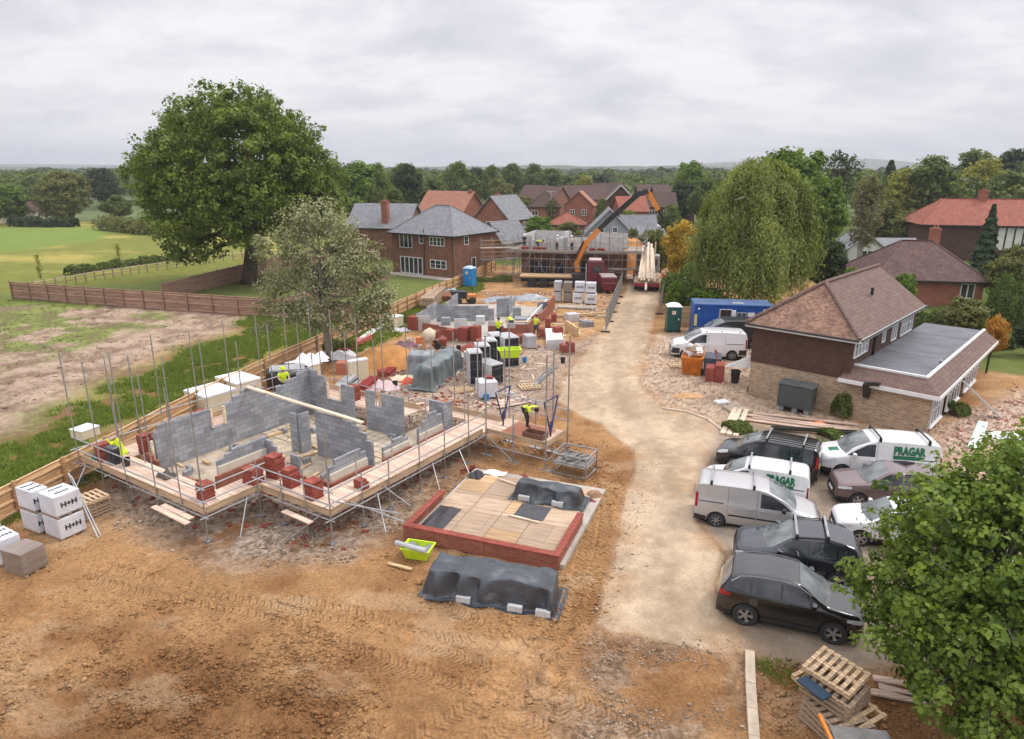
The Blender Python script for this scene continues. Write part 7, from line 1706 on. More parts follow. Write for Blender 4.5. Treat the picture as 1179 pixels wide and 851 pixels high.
# --- neighbours on the right
a, b = P(1006, 321, 2.45), P(1141, 325, 2.45); a.z = b.z = 0
nb = simple_house('brown roofed bungalow behind the hedge on the right', a, ang(a, b), (b - a).length - .5, 9.5, 2.5, 5.7, 'hip', 'brick', 'brown', .45, inset=3.4, wins=(('f', 1.0, .9, 1.5, 1.35, 2, 0), ('f', 7.6, .85, 1.2, 1.4, 2, 0)), chimneys=((6.6, 5.6, 6.9, .8),), name='bungalow')
a = P(1063, 258, 5.0); a.z = 0
rh = simple_house('large house with red tiled roof and white timbered wall', a, R(-14), 22, 9, 5.0, 8.4, 'hip', 'tile_hang', 'red', .6, inset=3.2, chimneys=((8.5, 4.5, 9.6, 1.0),), name='house')
mb = MB(); mb.box(9.4, -.05, 1.6, 21.5, -.01, 4.8); ww = obj('timbered_wall', mb, M['render'], rh)
mb = MB()
for k in range(12): x = 9.4 + k * 1.08; mb.box(x, -.085, 1.6, x + .2, -.053, 4.8)
mb.box(9.4, -.082, 4.65, 21.4, -.056, 4.78); obj('timber_frame', mb, M['black'], ww)
HH('white rendered outbuilding with curved gable beyond the slender birch', 975, 94, -6, 4.6, 6, 2.2, 4.0, 'gable_y', 'render', 'slate', wins=(('f', 1.7, .9, 1.5, 1.0, 2, 0),), name='outbuilding')
HH('low white outbuilding with dark roof joined to the curved gable', 1010, 95, -4, 5.2, 4, 2.2, 3.2, 'gable_x', 'render', 'slate', wins=(('f', 1.2, .8, 1.6, 1.0, 2, 0),), name='outbuilding')
HH('low cream outbuilding at the far edge of the meadow', 2, 168, 3, 5.5, 4, 2.2, 3.2, 'gable_x', 'render', 'mottled', name='outbuilding')
HH('white cottage behind the meadow trees', 31, 176, 3, 5.5, 4, 2.6, 4.6, 'gable_x', 'render', 'brown', wins=(('f', .6, 1, 1.2, 1.1, 2, 0), ('f', 3, 1, 1.2, 1.1, 2, 0)), name='cottage')
# ---------------------------------------------------------------- vegetation
LEAF = {}
def LM(name, lo, hi, tr=.3): LEAF[name] = leafmat(name, lo, hi, tr); return LEAF[name]
LM('oak leaf', (.050, .082, .013), (.23, .30, .046))
LM('maple leaf', (.050, .090, .012), (.25, .34, .055))
LM('hawthorn leaf', (.14, .155, .07), (.33, .34, .19), .2)
LM('blossom', (.40, .38, .25), (.58, .55, .40), .2)
LM('willow leaf', (.10, .14, .026), (.29, .33, .08))
LM('mid green leaf', (.062, .092, .020), (.180, .225, .050))
LM('bright green leaf', (.070, .130, .014), (.205, .300, .042))
LM('dark leaf', (.026, .040, .016), (.080, .112, .034))
LM('yellow leaf', (.26, .17, .015), (.60, .41, .06))
LM('lime yellow leaf', (0.149, 0.161, 0.021), (0.380, 0.368, 0.069))
LM('brown twig leaf', (0.111, 0.107, 0.044), (0.234, 0.215, 0.098))
LM('conifer leaf', (0.021, 0.039, 0.021), (0.065, 0.107, 0.042), .1)
LM('orange leaf', (.32, .13, .02), (.62, .34, .07))
LM('olive leaf', (0.094, 0.106, 0.027), (0.225, 0.231, 0.069))
LM('hedge leaf', (.048, .080, .015), (.155, .210, .040))
LM('grass blade', (.10, .145, .025), (.25, .31, .07), .35)
BARK = mat('rough bark', (.085, .062, .045), .95, .35, 3, bump=.8, bscale=10)
BARKP = mat('pale bark', (.26, .24, .21), .9, .35, 2, bump=.5, bscale=8)

def leaf_mesh(name, cen, nrm, size, tint, m, rng, aspect=1.35, long_dir=None):
    """one folded leaf (two quads sharing a bent midrib -> 4 tris) per centre"""
    n = len(cen)
    nrm = nrm / (np.linalg.norm(nrm, axis=1)[:, None] + 1e-9)
    if long_dir is None:
        r = rng.normal(size=(n, 3)); a = np.cross(nrm, r)
    else: a = long_dir - (long_dir * nrm).sum(1)[:, None] * nrm
    a /= np.linalg.norm(a, axis=1)[:, None] + 1e-9
    b = np.cross(nrm, a)
    s = size[:, None] if np.ndim(size) else size
    L = a * s * aspect * .5; Wd = b * s * .5; up = nrm * s * .16
    v = np.stack([cen - L, cen + Wd * .95 + up - L * .1, cen + L, cen - Wd * .95 + up - L * .1], 1).reshape(-1, 3)
    me = bpy.data.meshes.new(name)
    me.vertices.add(4 * n); me.vertices.foreach_set('co', v.astype(np.float32).ravel())
    i = np.arange(n)[:, None] * 4
    f = np.concatenate([i + [0, 1, 2], i + [0, 2, 3]], 1).reshape(-1, 3)
    me.loops.add(f.size); me.loops.foreach_set('vertex_index', f.astype(np.int32).ravel())
    me.polygons.add(len(f)); me.polygons.foreach_set('loop_start', np.arange(0, f.size, 3, dtype=np.int32))
    me.update()
    at_ = me.attributes.new('tint', 'FLOAT', 'POINT'); at_.data.foreach_set('value', np.repeat(tint, 4).astype(np.float32))
    me.materials.append(m)
    return me

def crown_points(rng, blobs, n_clump, per, clump_r, shell=.55, stray=.12):
    """leaf centres in clumps that fill a union of ellipsoids"""
    vol = np.array([b[3] * b[4] * b[5] for b in blobs]); vol = vol ** .75; pick = rng.choice(len(blobs), n_clump, p=vol / vol.sum())
    d = rng.normal(size=(n_clump, 3)); d /= np.linalg.norm(d, axis=1)[:, None]
    rad = (shell + (1 - shell) * rng.random(n_clump)) ** .7
    rad = np.where(rng.random(n_clump) < stray, rad * (1.06 + .14 * rng.random(n_clump)), rad)
    B_ = np.array(blobs)[pick]; cc = B_[:, :3] + d * rad[:, None] * B_[:, 3:6]
    cr = clump_r * (.6 + .8 * rng.random(n_clump)); ct = rng.normal(.5, .21, n_clump)
    k = rng.poisson(per, n_clump); idx = np.repeat(np.arange(n_clump), k); N = len(idx)
    e = rng.normal(size=(N, 3)); e /= np.linalg.norm(e, axis=1)[:, None]; e[:, 2] *= .75
    q = cc[idx] + e * (cr[idx] * (.45 + .6 * rng.random(N)))[:, None]
    nr = e * .6 + d[idx] * .5 + rng.normal(size=(N, 3)) * .55 + np.array([0, 0, .45])
    t = np.clip(ct[idx] + rng.normal(0, .16, N), 0, 1)
    return q, nr, t, cc

def tree_parts(seed, blobs, n_clump, per, clump_r, leaf, lm, trunk_h, trunk_r, bark, limbs=14, zmin=None, shell=.55, aspect=1.35, lean=(0, 0), fork=1, stray=.12, vary=(.7, .6)):
    rng = np.random.RandomState(seed)
    q, nr, t, cc = crown_points(rng, blobs, n_clump, per, clump_r, shell, stray)
    if zmin is not None: k = q[:, 2] > zmin + rng.random(len(q)) * .6; q, nr, t = q[k], nr[k], t[k]
    crown = leaf_mesh('crown', q, nr, leaf * (vary[0] + vary[1] * rng.random(len(q))), t, LEAF[lm], rng, aspect)
    mb = MB(); r = random.Random(seed)
    top = Vector((lean[0], lean[1], trunk_h))
    for fk in range(fork):
        off = Vector((0, 0, 0)) if fork == 1 else Vector((r.uniform(-.5, .5) * trunk_r * 4, r.uniform(-.5, .5) * trunk_r * 3, 0))
        pts = [off * .4, off * .6 + top * .12 + Vector((r.uniform(-.1, .1), r.uniform(-.1, .1), 0)) * trunk_r, off + top * .5 + Vector((r.uniform(-1, 1), r.uniform(-1, 1), 0)) * trunk_r * .8, off * 2 + top]
        mb.path(pts, [trunk_r * 1.45 / fork ** .5, trunk_r / fork ** .5, trunk_r * .82 / fork ** .5, trunk_r * .6 / fork ** .5], 9)
    for i in rng.choice(len(cc), min(limbs, len(cc)), replace=False):
        e = Vector(cc[i]); s = top * r.uniform(.55, .98) if e.z > trunk_h * .6 else top * r.uniform(.45, .7); mid = s.lerp(e, .5) + Vector((r.uniform(-.3, .3), r.uniform(-.3, .3), r.uniform(.1, .5))) * trunk_r * 2
        k = r.uniform(.3, .5); mb.path([s, mid, e], [trunk_r * k, trunk_r * k * .6, trunk_r * .08], 6)
    return crown, mb.mesh('trunk', bark, True)

def tree(name, label, loc, crown, trunk, rz=0, s=1., group=None, cat='tree', sz=None):
    root = empty(name, label, cat, loc, rz, group); root.scale = (s, s, sz or s)
    obj('crown', crown, None, root); 
    if trunk: obj('trunk', trunk, None, root)
    return root

# big oak
def blobset(seed, n, R_, H0, H1, flat=.8):
    r = random.Random(seed); out = []
    for k in range(n):
        h = r.uniform(0, 1); a = r.uniform(0, 2 * PI); prof = math.sin(PI * (.18 + .74 * h)) ** .8; d = R_ * prof * r.uniform(.25, .72); br = R_ * r.uniform(.24, .40) * (.6 + .5 * prof)
        out.append((d * math.cos(a), d * math.sin(a), H0 + (H1 - H0) * h, br, br, br * flat))
    return out
ob = [(-.2, 0, 11.8, 8.0, 7.6, 7.4)]
r_ = random.Random(15)
for k in range(46):                                             # a broad dome: lobes over an ellipsoid, fuller on the left
    g = (k + .5) / 46; ph = k * 2.39996; zz_ = 1 - 1.55 * g; rr_ = math.sqrt(max(0, 1 - zz_ * zz_)); br_ = r_.uniform(1.9, 3.3)
    ob.append((-.2 + 8.5 * rr_ * math.cos(ph) * r_.uniform(.88, 1.06), 8.2 * rr_ * math.sin(ph), 11.0 + 8.2 * zz_ * r_.uniform(.93, 1.04), br_, br_, br_ * .72))
ob += [(-9.2, 0, 10.2, 2.4, 2.4, 2.2), (-7.0, -1, 6.0, 2.6, 2.4, 2.2), (-5.0, -3, 4.2, 2.2, 2.2, 1.8), (8.2, 0, 8.6, 2.8, 2.6, 2.4), (-3.2, -4, 4.4, 2.2, 2, 1.6), (9.0, 1, 12, 2.6, 2.6, 2.4)]
cr, tk = tree_parts(11, ob, 3000, 32, .74, .25, 'oak leaf', 8.5, .85, BARK, 60, zmin=2.4, shell=.5, stray=.2, vary=(.5, .9))
OAKP = P(289, 326)
tree('oak_tree', 'huge spreading oak tree towering over the fences on the left', OAKP, cr, tk)
# hawthorn with blossom, several stems
hb = [(0.2, 0, 6.3, 2.6, 2.4, 3.2)] + [(x, y, z, r_, r_, r_ * .85) for x, y, z, r_ in ((-2.7, 0, 7.6, 1.5), (-3.2, .5, 5.4, 1.4), (2.4, 0, 7.2, 1.6), (3.0, -.4, 4.8, 1.5), (0, 0, 9.4, 1.7), (1.2, .4, 8.9, 1.4), (-1.2, -.4, 9.2, 1.4), (3.3, .3, 3.2, 1.3), (-2.2, -.5, 3.6, 1.2), (-3.6, -.3, 3.6, .9), (1.7, -1, 2.9, 1.1), (-4.1, 0, 2.3, .7), (3.6, 0, 6.2, 1.0), (4.0, .2, 4.4, 1.1), (4.1, 0, 2.6, .9), (-.6, -1.2, 3.4, 1.2))]
cr, tk = tree_parts(21, hb, 500, 22, .56, .17, 'hawthorn leaf', 6.5, .12, BARKP, 70, zmin=1.5, shell=.3, fork=4)
HP = P(378, 416); ht = tree('hawthorn_tree', 'grey green hawthorn in blossom rising above the boundary fence', HP, cr, tk)
rng = np.random.RandomState(5); q, nr, t, cc = crown_points(rng, hb, 560, 9, .60, .5); k = q[:, 2] > 1.5
obj('blossom', leaf_mesh('blossom', q[k], nr[k], .10 * (.7 + .6 * rng.random(k.sum())), t[k], LEAF['blossom'], rng, 1.0), None, ht)
# foreground tree, lower right
fb = [(0, 0, 3.6, 2.7, 2.6, 2.4)] + [(x, y, z, r_, r_, r_ * .85) for x, y, z, r_ in ((-1.9, -.4, 3.4, 1.25), (-2.3, .6, 2.7, 1.0), (-1.0, -1.6, 2.6, 1.3), (0, -1.8, 3.6, 1.5), (-1.2, .4, 4.7, 1.25), (.4, .2, 5.6, 1.4), (1.6, -.6, 4.8, 1.5), (1.6, 1, 5.4, 1.4), (.2, 1.6, 4.6, 1.3), (2.4, -.4, 3.4, 1.5), (-2.0, -1.0, 1.9, .8), (-1.1, -2.0, 1.6, .8), (.6, -2.4, 2.4, 1.0), (1.4, -2.2, 1.6, 1.0), (-.2, -2.6, 1.5, .7), (-2.5, -.6, 2.2, .8), (-2.0, -1.6, 1.5, .8), (-1.4, -2.4, 1.0, .7), (.4, -2.9, .9, .8), (1.8, -2.8, 2.2, 1.0))]
cr, tk = tree_parts(31, fb, 1750, 30, .27, .105, 'maple leaf', 3.4, .14, BARKP, 150, zmin=.45, shell=.3, aspect=1.25, stray=.24, vary=(.45, 1.05))
FT = Vector((11.35, 14.0, 0)); tree('leafy_tree', 'leafy bright green tree filling the lower right corner', FT, cr, tk)
# weeping birch behind the site office
def weeping(seed, R_, H, n_str, lm, leaf, per):
    rng = np.random.RandomState(seed); pts = []; nr = []; tt = []; ld = []
    lob = [(rng.uniform(0, 2 * PI), rng.uniform(.34, 1), np.clip(rng.normal(.5, .22), 0, 1), rng.uniform(.86, 1.14)) for _ in range(72)]
    for k in range(n_str):
        la, lh, lt, lr_ = lob[rng.randint(72)]; a = la + rng.normal(0, .17); h = min(1, max(.3, lh + rng.normal(0, .035))); d = R_ * rng.uniform(.15, 1) ** .5 * max(.05, 1 - (max(0, h - .45) / .57) ** 2.6) ** .5; z0 = H * h
        L = rng.uniform(.10, .34) * H * (.5 + .5 * d / R_); n = int(per * L); t0 = np.clip(lt + rng.normal(0, .08), 0, 1)
        lump = lr_ + .16 * math.sin(a * 5 + seed) + .1 * math.sin(a * 9 + h * 7)
        s = np.linspace(0, 1, n); x = (d * lump + .5 * s * (1 - .5 * s)) * math.cos(a) + rng.normal(0, .19, n); y = (d * lump + .5 * s * (1 - .5 * s)) * math.sin(a) + rng.normal(0, .19, n); z = z0 - L * s ** 1.15 + rng.normal(0, .08, n)
        pts.append(np.stack([x, y, z], 1)); nr.append(np.stack([np.full(n, math.cos(a)), np.full(n, math.sin(a)), np.full(n, .5)], 1) + rng.normal(0, .5, (n, 3))); tt.append(np.clip(t0 + rng.normal(0, .12, n), 0, 1)); ld.append(np.stack([rng.normal(0, .55, n), rng.normal(0, .55, n), np.full(n, -1.)], 1))
    q = np.concatenate(pts); nr = np.concatenate(nr); t = np.concatenate(tt); ld = np.concatenate(ld); k = q[:, 2] > .8
    return leaf_mesh('crown', q[k], nr[k], leaf * (.7 + .6 * rng.random(k.sum())), t[k], LEAF[lm], rng, 2.4, ld[k])
cr = weeping(41, 4.6, 13.4, 4600, 'willow leaf', .125, 8.5)
mb = MB(); mb.path([(0, 0, 0), (.1, 0, 4), (-.1, .1, 9), (.1, 0, 12.5)], [.38, .3, .2, .05], 8); r = random.Random(4)
for k in range(22): a = r.uniform(0, 2 * PI); z = r.uniform(3, 11); e = r.uniform(2.5, 4.6); mb.path([(0, 0, z), (math.cos(a) * e * .5, math.sin(a) * e * .5, z + 1.4), (math.cos(a) * e, math.sin(a) * e, z + 1.2)], [.12, .08, .03], 5)
tree('weeping_birch', 'tall weeping birch with hanging green curtains behind the blue site office', P(860, 358), cr, mb.mesh('trunk', BARKP, True))

# kinds used further off
def kind(seed, R_, H, H0, lm, n, per, cl, leaf, bark=BARK, flat=.85, shell=.55, nb=12, limbs=10):
    return tree_parts(seed, [(0, 0, (H0 + H) / 2, R_ * .7, R_ * .7, (H - H0) * .40)] + blobset(seed, nb, R_, H0 + (H - H0) * .12, H - (H - H0) * .14, flat), n, per, cl, leaf, lm, H0 + (H - H0) * .45, max(.14, H * .026), bark, limbs, zmin=H0 * .5, shell=shell)
K_ = {}
K_['round'] = kind(51, 5, 11, 1.2, 'mid green leaf', 420, 22, .72, .36)
K_['tall'] = kind(52, 4.6, 14, 1.5, 'mid green leaf', 480, 22, .72, .36)
K_['bright'] = kind(53, 5, 13, 1.2, 'bright green leaf', 520, 22, .75, .36)
K_['dark'] = kind(54, 4.4, 12, .8, 'dark leaf', 420, 24, .72, .38)
K_['yellow'] = kind(55, 2.6, 6.4, .8, 'yellow leaf', 300, 24, .36, .17, nb=14)
K_['lime'] = kind(56, 4.6, 12, 1.5, 'lime yellow leaf', 420, 20, .62, .32)
K_['olive'] = kind(57, 4.8, 11, .8, 'olive leaf', 420, 22, .7, .34)
K_['bare'] = kind(58, 4.4, 14, 3.5, 'dark leaf', 190, 14, .62, .26, limbs=70, nb=14)
K_['twiggy'] = kind(59, 2.0, 12, 2.0, 'brown twig leaf', 240, 16, .42, .18, BARKP, limbs=50, nb=14)
def conifer(seed, R_, H, lm, n, leaf):
    rng = np.random.RandomState(seed); z = rng.random(n) ** 1.25; tier = np.abs(((z * 11) % 1) - .5) * 2; a = rng.uniform(0, 2 * PI, n); rr = R_ * (1 - z) ** .85 * (.62 + .38 * tier) * np.sqrt(rng.uniform(.35, 1, n)) + .1
    rr *= 1 + .18 * np.sin(a * 4 + z * 30)
    q = np.stack([rr * np.cos(a), rr * np.sin(a), .3 + (H - .3) * z], 1); nr = np.stack([np.cos(a), np.sin(a), np.full(n, .7)], 1) + rng.normal(0, .45, (n, 3))
    t = np.clip(.3 + .5 * tier + rng.normal(0, .15, n), 0, 1); mb = MB(); mb.tube((0, 0, 0), (0, 0, H * .96), .16, 7, .02)
    return leaf_mesh('crown', q, nr, leaf * (.7 + .6 * rng.random(n)), t, LEAF[lm], rng, 1.6), mb.mesh('trunk', BARK)
K_['spruce'] = conifer(61, 2.6, 9, 'conifer leaf', 7000, .30)
K_['cypress'] = (lambda r_: (leaf_mesh('crown', *(lambda n, z, a: (np.stack([(.85 * np.sin(PI * np.clip(z * .9 + .1, 0, 1)) ** .55 + .08) * np.cos(a) * r_.uniform(.8, 1.05, n), (.85 * np.sin(PI * np.clip(z * .9 + .1, 0, 1)) ** .55 + .08) * np.sin(a) * r_.uniform(.8, 1.05, n), 4.2 * z], 1), np.stack([np.cos(a), np.sin(a), np.full(n, .3)], 1) + r_.normal(0, .4, (n, 3)), .13 * r_.uniform(.7, 1.3, n), np.clip(r_.normal(.45, .2, n), 0, 1)))(5200, r_.random(5200), r_.uniform(0, 2 * PI, 5200)), LEAF['hedge leaf'], r_, 2.0), None))(np.random.RandomState(3))
KH = {'round': 11, 'tall': 14, 'bright': 13, 'dark': 12, 'yellow': 6.4, 'lime': 12, 'olive': 11, 'bare': 14, 'twiggy': 12, 'spruce': 9}
KR = {'round': 5, 'tall': 4.6, 'bright': 5, 'dark': 4.4, 'yellow': 2.6, 'lime': 4.6, 'olive': 4.8, 'bare': 4.4, 'twiggy': 2.0, 'spruce': 2.6}
rt = random.Random(12)
def T_(k, px, ytop, Y, wpx, label, name=None, group=None, cat='tree'):
    """a tree of kind k whose top shows at ytop and whose crown is about wpx wide, standing Y metres away"""
    loc = at(px, Y); zc = Y * math.cos(PITCH) + CAM_H * math.sin(PITCH)
    b = (425.5 - ytop) / 786; H = CAM_H + Y * (-math.sin(PITCH) + b * math.cos(PITCH)) / (math.cos(PITCH) + b * math.sin(PITCH))
    wr_ = wpx / 786 * zc / 2; s = wr_ / KR[k]
    nm = name or {'spruce': 'conifer_tree', 'yellow': 'yellow_tree', 'bare': 'sparse_tree', 'twiggy': 'slender_birch', 'dark': 'dark_tree', 'lime': 'lime_green_tree', 'olive': 'olive_green_tree'}.get(k, 'broadleaf_tree')
    return tree(nm, label, loc, *K_[k], rz=rt.uniform(0, 6.28), s=s, sz=H * 1.02 / KH[k], group=group, cat=cat)
# around the site, right side
T_('yellow', 783, 246, 73, 56, 'golden yellow tree beside the timber lorry')
T_('bright', 795, 300, 68, 36, 'bright green bush under the golden tree', 'leafy_bush', cat='bush')
T_('hedge' if False else 'olive', 748, 262, 88, 44, 'olive bush behind the timber lorry', 'leafy_bush', cat='bush')
T_('bright', 776, 322, 61, 26, 'low bright bush left of the green toilet', 'leafy_bush', cat='bush')
T_('bright', 812, 330, 60, 60, 'wide green bush behind the blue cabin', 'leafy_bush', cat='bush')
T_('bright', 898, 164, 92, 112, 'large fresh green tree rising behind the weeping birch')
T_('bright', 936, 196, 88, 70, 'green tree on the right shoulder of the weeping birch')
T_('bare', 951, 164, 118, 72, 'sparse dark topped tree behind the fresh green tree')
T_('twiggy', 988, 192, 82, 46, 'slender brown birch in front of the white outbuilding')
T_('dark', 951, 272, 66, 46, 'dark evergreen shrub beside the plum roof', 'evergreen_shrub', cat='shrub')
T_('bright', 975, 305, 62, 26, 'light green shrub between dark evergreen and plum roof', 'leafy_shrub', cat='shrub')
T_('olive', 1008, 228, 112, 60, 'olive tree behind the white outbuilding')
T_('lime', 1033, 190, 128, 58, 'yellow green tree left of the feathery tall tree')
T_('spruce', 1015, 187, 150, 44, 'dark pine in front of the distant blue hill')
T_('tall', 1062, 175, 126, 66, 'tall feathery green tree above the red tiled roof')
T_('olive', 1045, 240, 108, 60, 'brownish green tree just left of the red tiled roof')
T_('dark', 1018, 250, 120, 60, 'dark tree low behind the olive tree')
T_('round', 1098, 215, 122, 66, 'round green tree behind the chimney of the red roof')
T_('lime', 1122, 180, 140, 74, 'broad yellow green tree on the right skyline')
T_('round', 1150, 196, 128, 84, 'dark green round tree behind the right end of the red roof')
T_('round', 1108, 172, 175, 84, 'rounded tree on the upper right skyline')
T_('dark', 1160, 165, 165, 80, 'darkest tall tree at the upper right edge')
T_('tall', 1190, 172, 150, 70, 'tall tree cut by the right edge of the photo')
T_('spruce', 1127, 238, 76, 36, 'narrow conifer standing in front of the red tiled house')
T_('spruce', 1176, 256, 72, 40, 'conifer cut by the right edge beside the timbered wall')
T_('olive', 1160, 282, 62, 66, 'olive round shrub behind the clipped columns', 'round_shrub', cat='shrub')
T_('dark', 1186, 312, 56, 50, 'dark shrub at the right edge below the conifer', 'evergreen_shrub', cat='shrub')
T_('olive', 1108, 342, 50.5, 62, 'grey green bush behind the flat roof', 'leafy_bush', cat='bush')
T_('dark', 1185, 368, 46, 46, 'dark rounded bush at the right edge by the lawn', 'evergreen_bush', cat='bush')
T_('bright', 1140, 372, 48.5, 40, 'light green bush between orange bush and clipped columns', 'leafy_bush', cat='bush')
K_['orange'] = kind(66, 2.0, 3.2, .2, 'orange leaf', 260, 22, .30, .13, nb=12); KH['orange'] = 3.2; KR['orange'] = 2.0
T_('orange', 1140, 362, 46, 36, 'orange leaved bush at the corner of the flat roof', 'orange_bush', cat='bush')
for px, Y, s, lab in ((1147, 53, 1.1, 'clipped dark column shrub, broader left one of the pair'), (1163, 53.5, .95, 'clipped column shrub, slimmer right one of the pair')): tree('column_shrub', lab, at(px, Y), *K_['cypress'], s=s, group='clipped columns', cat='shrub')
T_('bright', 1036, 312, 58, 34, 'bright climbing shrub at the left window of the bungalow', 'leafy_shrub', cat='shrub')
def hedge(name, label, pa, pb, h, d, lm, n, leaf, seed, cat='hedge'):
    rng = np.random.RandomState(seed); a, b = Vector(pa), Vector(pb); L = (b - a).length; dx = (b - a) / L; ny = Vector((-dx.y, dx.x, 0))
    u = rng.random(n); th = rng.uniform(0, PI, n); bump = 1 + .16 * np.sin(u * L * 1.3 + seed) + .12 * np.sin(u * L * 3.1); rr = rng.uniform(.8, 1.05, n) * bump
    yy = np.cos(th) * d / 2 * rr; zz = np.abs(np.sin(th)) ** .5 * h * rr * rng.uniform(.1, 1, n) ** .35
    q = np.outer(u * L, np.array(dx)) + np.outer(yy, np.array(ny)); q[:, 2] += zz
    nr = np.outer(np.cos(th), np.array(ny)) + np.array([0, 0, .6]) + rng.normal(0, .5, (n, 3))
    o = obj(name, leaf_mesh(name, q, nr, leaf * (.7 + .6 * rng.random(n)), np.clip(rng.normal(.5, .22, n), 0, 1), LEAF[lm], rng, 1.3), None, loc=a); return tag(o, label, cat)
hedge('hedge', 'tall hedge between the flat roof and the bungalow', at(1040, 55) , at(1130, 51), 1.9, 1.6, 'hedge leaf', 7000, .17, 3)
hedge('hedge', 'low hedge along the right garden behind the orange bush', at(1125, 47.5), at(1190, 50), 1.1, 1.4, 'hedge leaf', 4500, .15, 4)
hedge('hedge', 'dark leafy bank behind the far road mesh fence', at(772, 70), at(800, 60), 2.4, 2.4, 'hedge leaf', 6500, .19, 5)
hedge('hedge', 'scrub along the meadow rail fence', at(78, 84), at(215, 100), 1.0, 1.6, 'mid green leaf', 5500, .26, 6, 'scrub')
hedge('hedge', 'dark hedge at the far end of the bright meadow', at(14, 158), at(88, 157), 2.0, 2.2, 'dark leaf', 3500, .5, 7)
hedge('hedge', 'grey green brambles at the end of the meadow track', at(122, 152), at(178, 138), 2.6, 5, 'olive leaf', 4500, .42, 8, 'brambles')
for px, py, w_, lab in ((390, 403, 40, 'nettles beneath the hawthorn by the fence'), (475, 372, 30, 'green weeds along the fence left of the second plot'), (560, 325, 60, 'rough weeds below the timber staging'), (850, 497, 24, 'weedy tuft at the corner of the car park kerb'), (968, 482, 12, 'leafy shrub against the buff brick wall'), (1103, 478, 20, 'leafy plant under the wing window'), (872, 455, 12, 'weed growing at the left foot of the buff wall'), (958, 505, 16, 'grassy weeds at the rear of the black MPV')):
    p = P(px, py); L = w_ / 786 * p.length; h_ = 1.1 if 'shrub' in lab else .7 if py < 480 else .4; hedge('weeds', lab, p - Vector((L / 2, 0, 0)), p + Vector((L / 2, .3, 0)), h_, 1.0 if h_ < 1 else .7, 'mid green leaf', int(900 + L * 350), .11, px, 'weeds')
# left side and estate
T_('willow' if False else 'olive', 82, 196, 172, 72, 'broad olive willow beside the meadow cottage')
T_('olive', 66, 214, 168, 44, 'drooping olive tree left of the broad willow')
T_('round', 138, 224, 172, 36, 'dark round tree between the willow and the oak')
T_('bright', 14, 208, 165, 50, 'fresh green tree at the left edge of the meadow')
T_('round', -8, 215, 160, 40, 'green tree cut by the left edge of the photo')
T_('dark', 122, 190, 230, 46, 'dark cedar on the skyline left of the oak')
T_('dark', 40, 222, 185, 30, 'dark tree behind the meadow cottage roof')
for px, Y in ((48, 78), (139, 90)):
    rng = np.random.RandomState(px); n = 260; z = rng.random(n); q = np.stack([rng.normal(0, .14, n), rng.normal(0, .14, n), .6 + 2.6 * z], 1); root = empty('sapling', 'thin staked sapling in the meadow, ' + ('nearer the long fence' if px < 100 else 'by the rail fence'), 'sapling', at(px, Y)); obj('crown', leaf_mesh('crown', q, rng.normal(size=(n, 3)), .14 * np.ones(n), rng.random(n), LEAF['lime yellow leaf'], rng), None, root); mb = MB(); mb.tube((0, 0, 0), (0, 0, 3.0), .04, 5); obj('trunk', mb, BARKP, root)
EST = [('tall', 388, 182, 190, 40), ('bright', 420, 182, 150, 84), ('round', 440, 196, 138, 40), ('dark', 470, 183, 165, 40), ('tall', 468, 186, 172, 52), ('round', 500, 205, 175, 50), ('round', 528, 186, 215, 52), ('dark', 548, 190, 240, 36), ('round', 567, 190, 230, 36), ('tall', 590, 186, 240, 32), ('round', 616, 188, 250, 36), ('tall', 634, 192, 255, 36), ('olive', 575, 204, 200, 40), ('round', 655, 202, 250, 40), ('lime', 672, 200, 232, 30), ('dark', 690, 198, 270, 34), ('olive', 604, 225, 160, 40), ('bright', 620, 247, 108, 46), ('olive', 655, 254, 104, 40), ('round', 693, 228, 140, 22), ('olive', 728, 262, 92, 22), ('bright', 722, 240, 124, 26),
       ('bright', 792, 182, 170, 48), ('dark', 785, 205, 160, 40), ('round', 810, 205, 150, 40), ('round', 770, 235, 130, 34), ('olive', 760, 268, 86, 30), ('dark', 718, 268, 94, 26), ('olive', 635, 228, 150, 18), ('round', 350, 205, 180, 60), ('round', 455, 215, 130, 40)]
KN = {'tall': 'tall green', 'bright': 'fresh green', 'round': 'rounded mid green', 'dark': 'dark green', 'olive': 'olive brown', 'lime': 'yellow green'}
EL = ['just right of the big oak crown', 'above the left slate roof', 'between left slate roof and darker poplar', 'dark half of the tall pair above the orange roof', 'taller half of the pair above the orange roof', 'above the ridge of the orange roof', 'on the skyline right of the orange roof', 'small one on the skyline behind the slate gable', 'on the skyline above the slate gable', 'narrow one left of the terrace roofs', 'behind the brown terrace roofs', 'right of the terrace roofs on the skyline', 'low beyond the slate gable roof', 'above the street lamp on the skyline', 'behind the white barge gable, pale one', 'right of the pale skyline tree', 'in the garden of the terrace', 'shrubby one behind the far scaffold deck', 'shrubby one beside the boarded bungalow gable', 'beside the red brick gable end', 'small one right of the bungalow annexe', 'small bright one under the crane boom', 'tall one right of the estate roofs', 'dark one under the tall skyline tree', 'left of the weeping birch top', 'behind the white conservatory', 'beyond the golden tree, low one', 'dark one beside the bungalow annexe', 'small one by the street lamp', 'behind the oak crown on its right', 'behind the chimney of the left slate house']
for (k, px, yt, Y, wp), e in zip(EST, EL):
    T_(k, px, yt, Y, wp, (KN[k] + ' tree ' + e) if len((KN[k] + ' tree ' + e).split()) <= 16 else k + ' tree ' + e, group='trees of the estate' if Y > 120 else None)
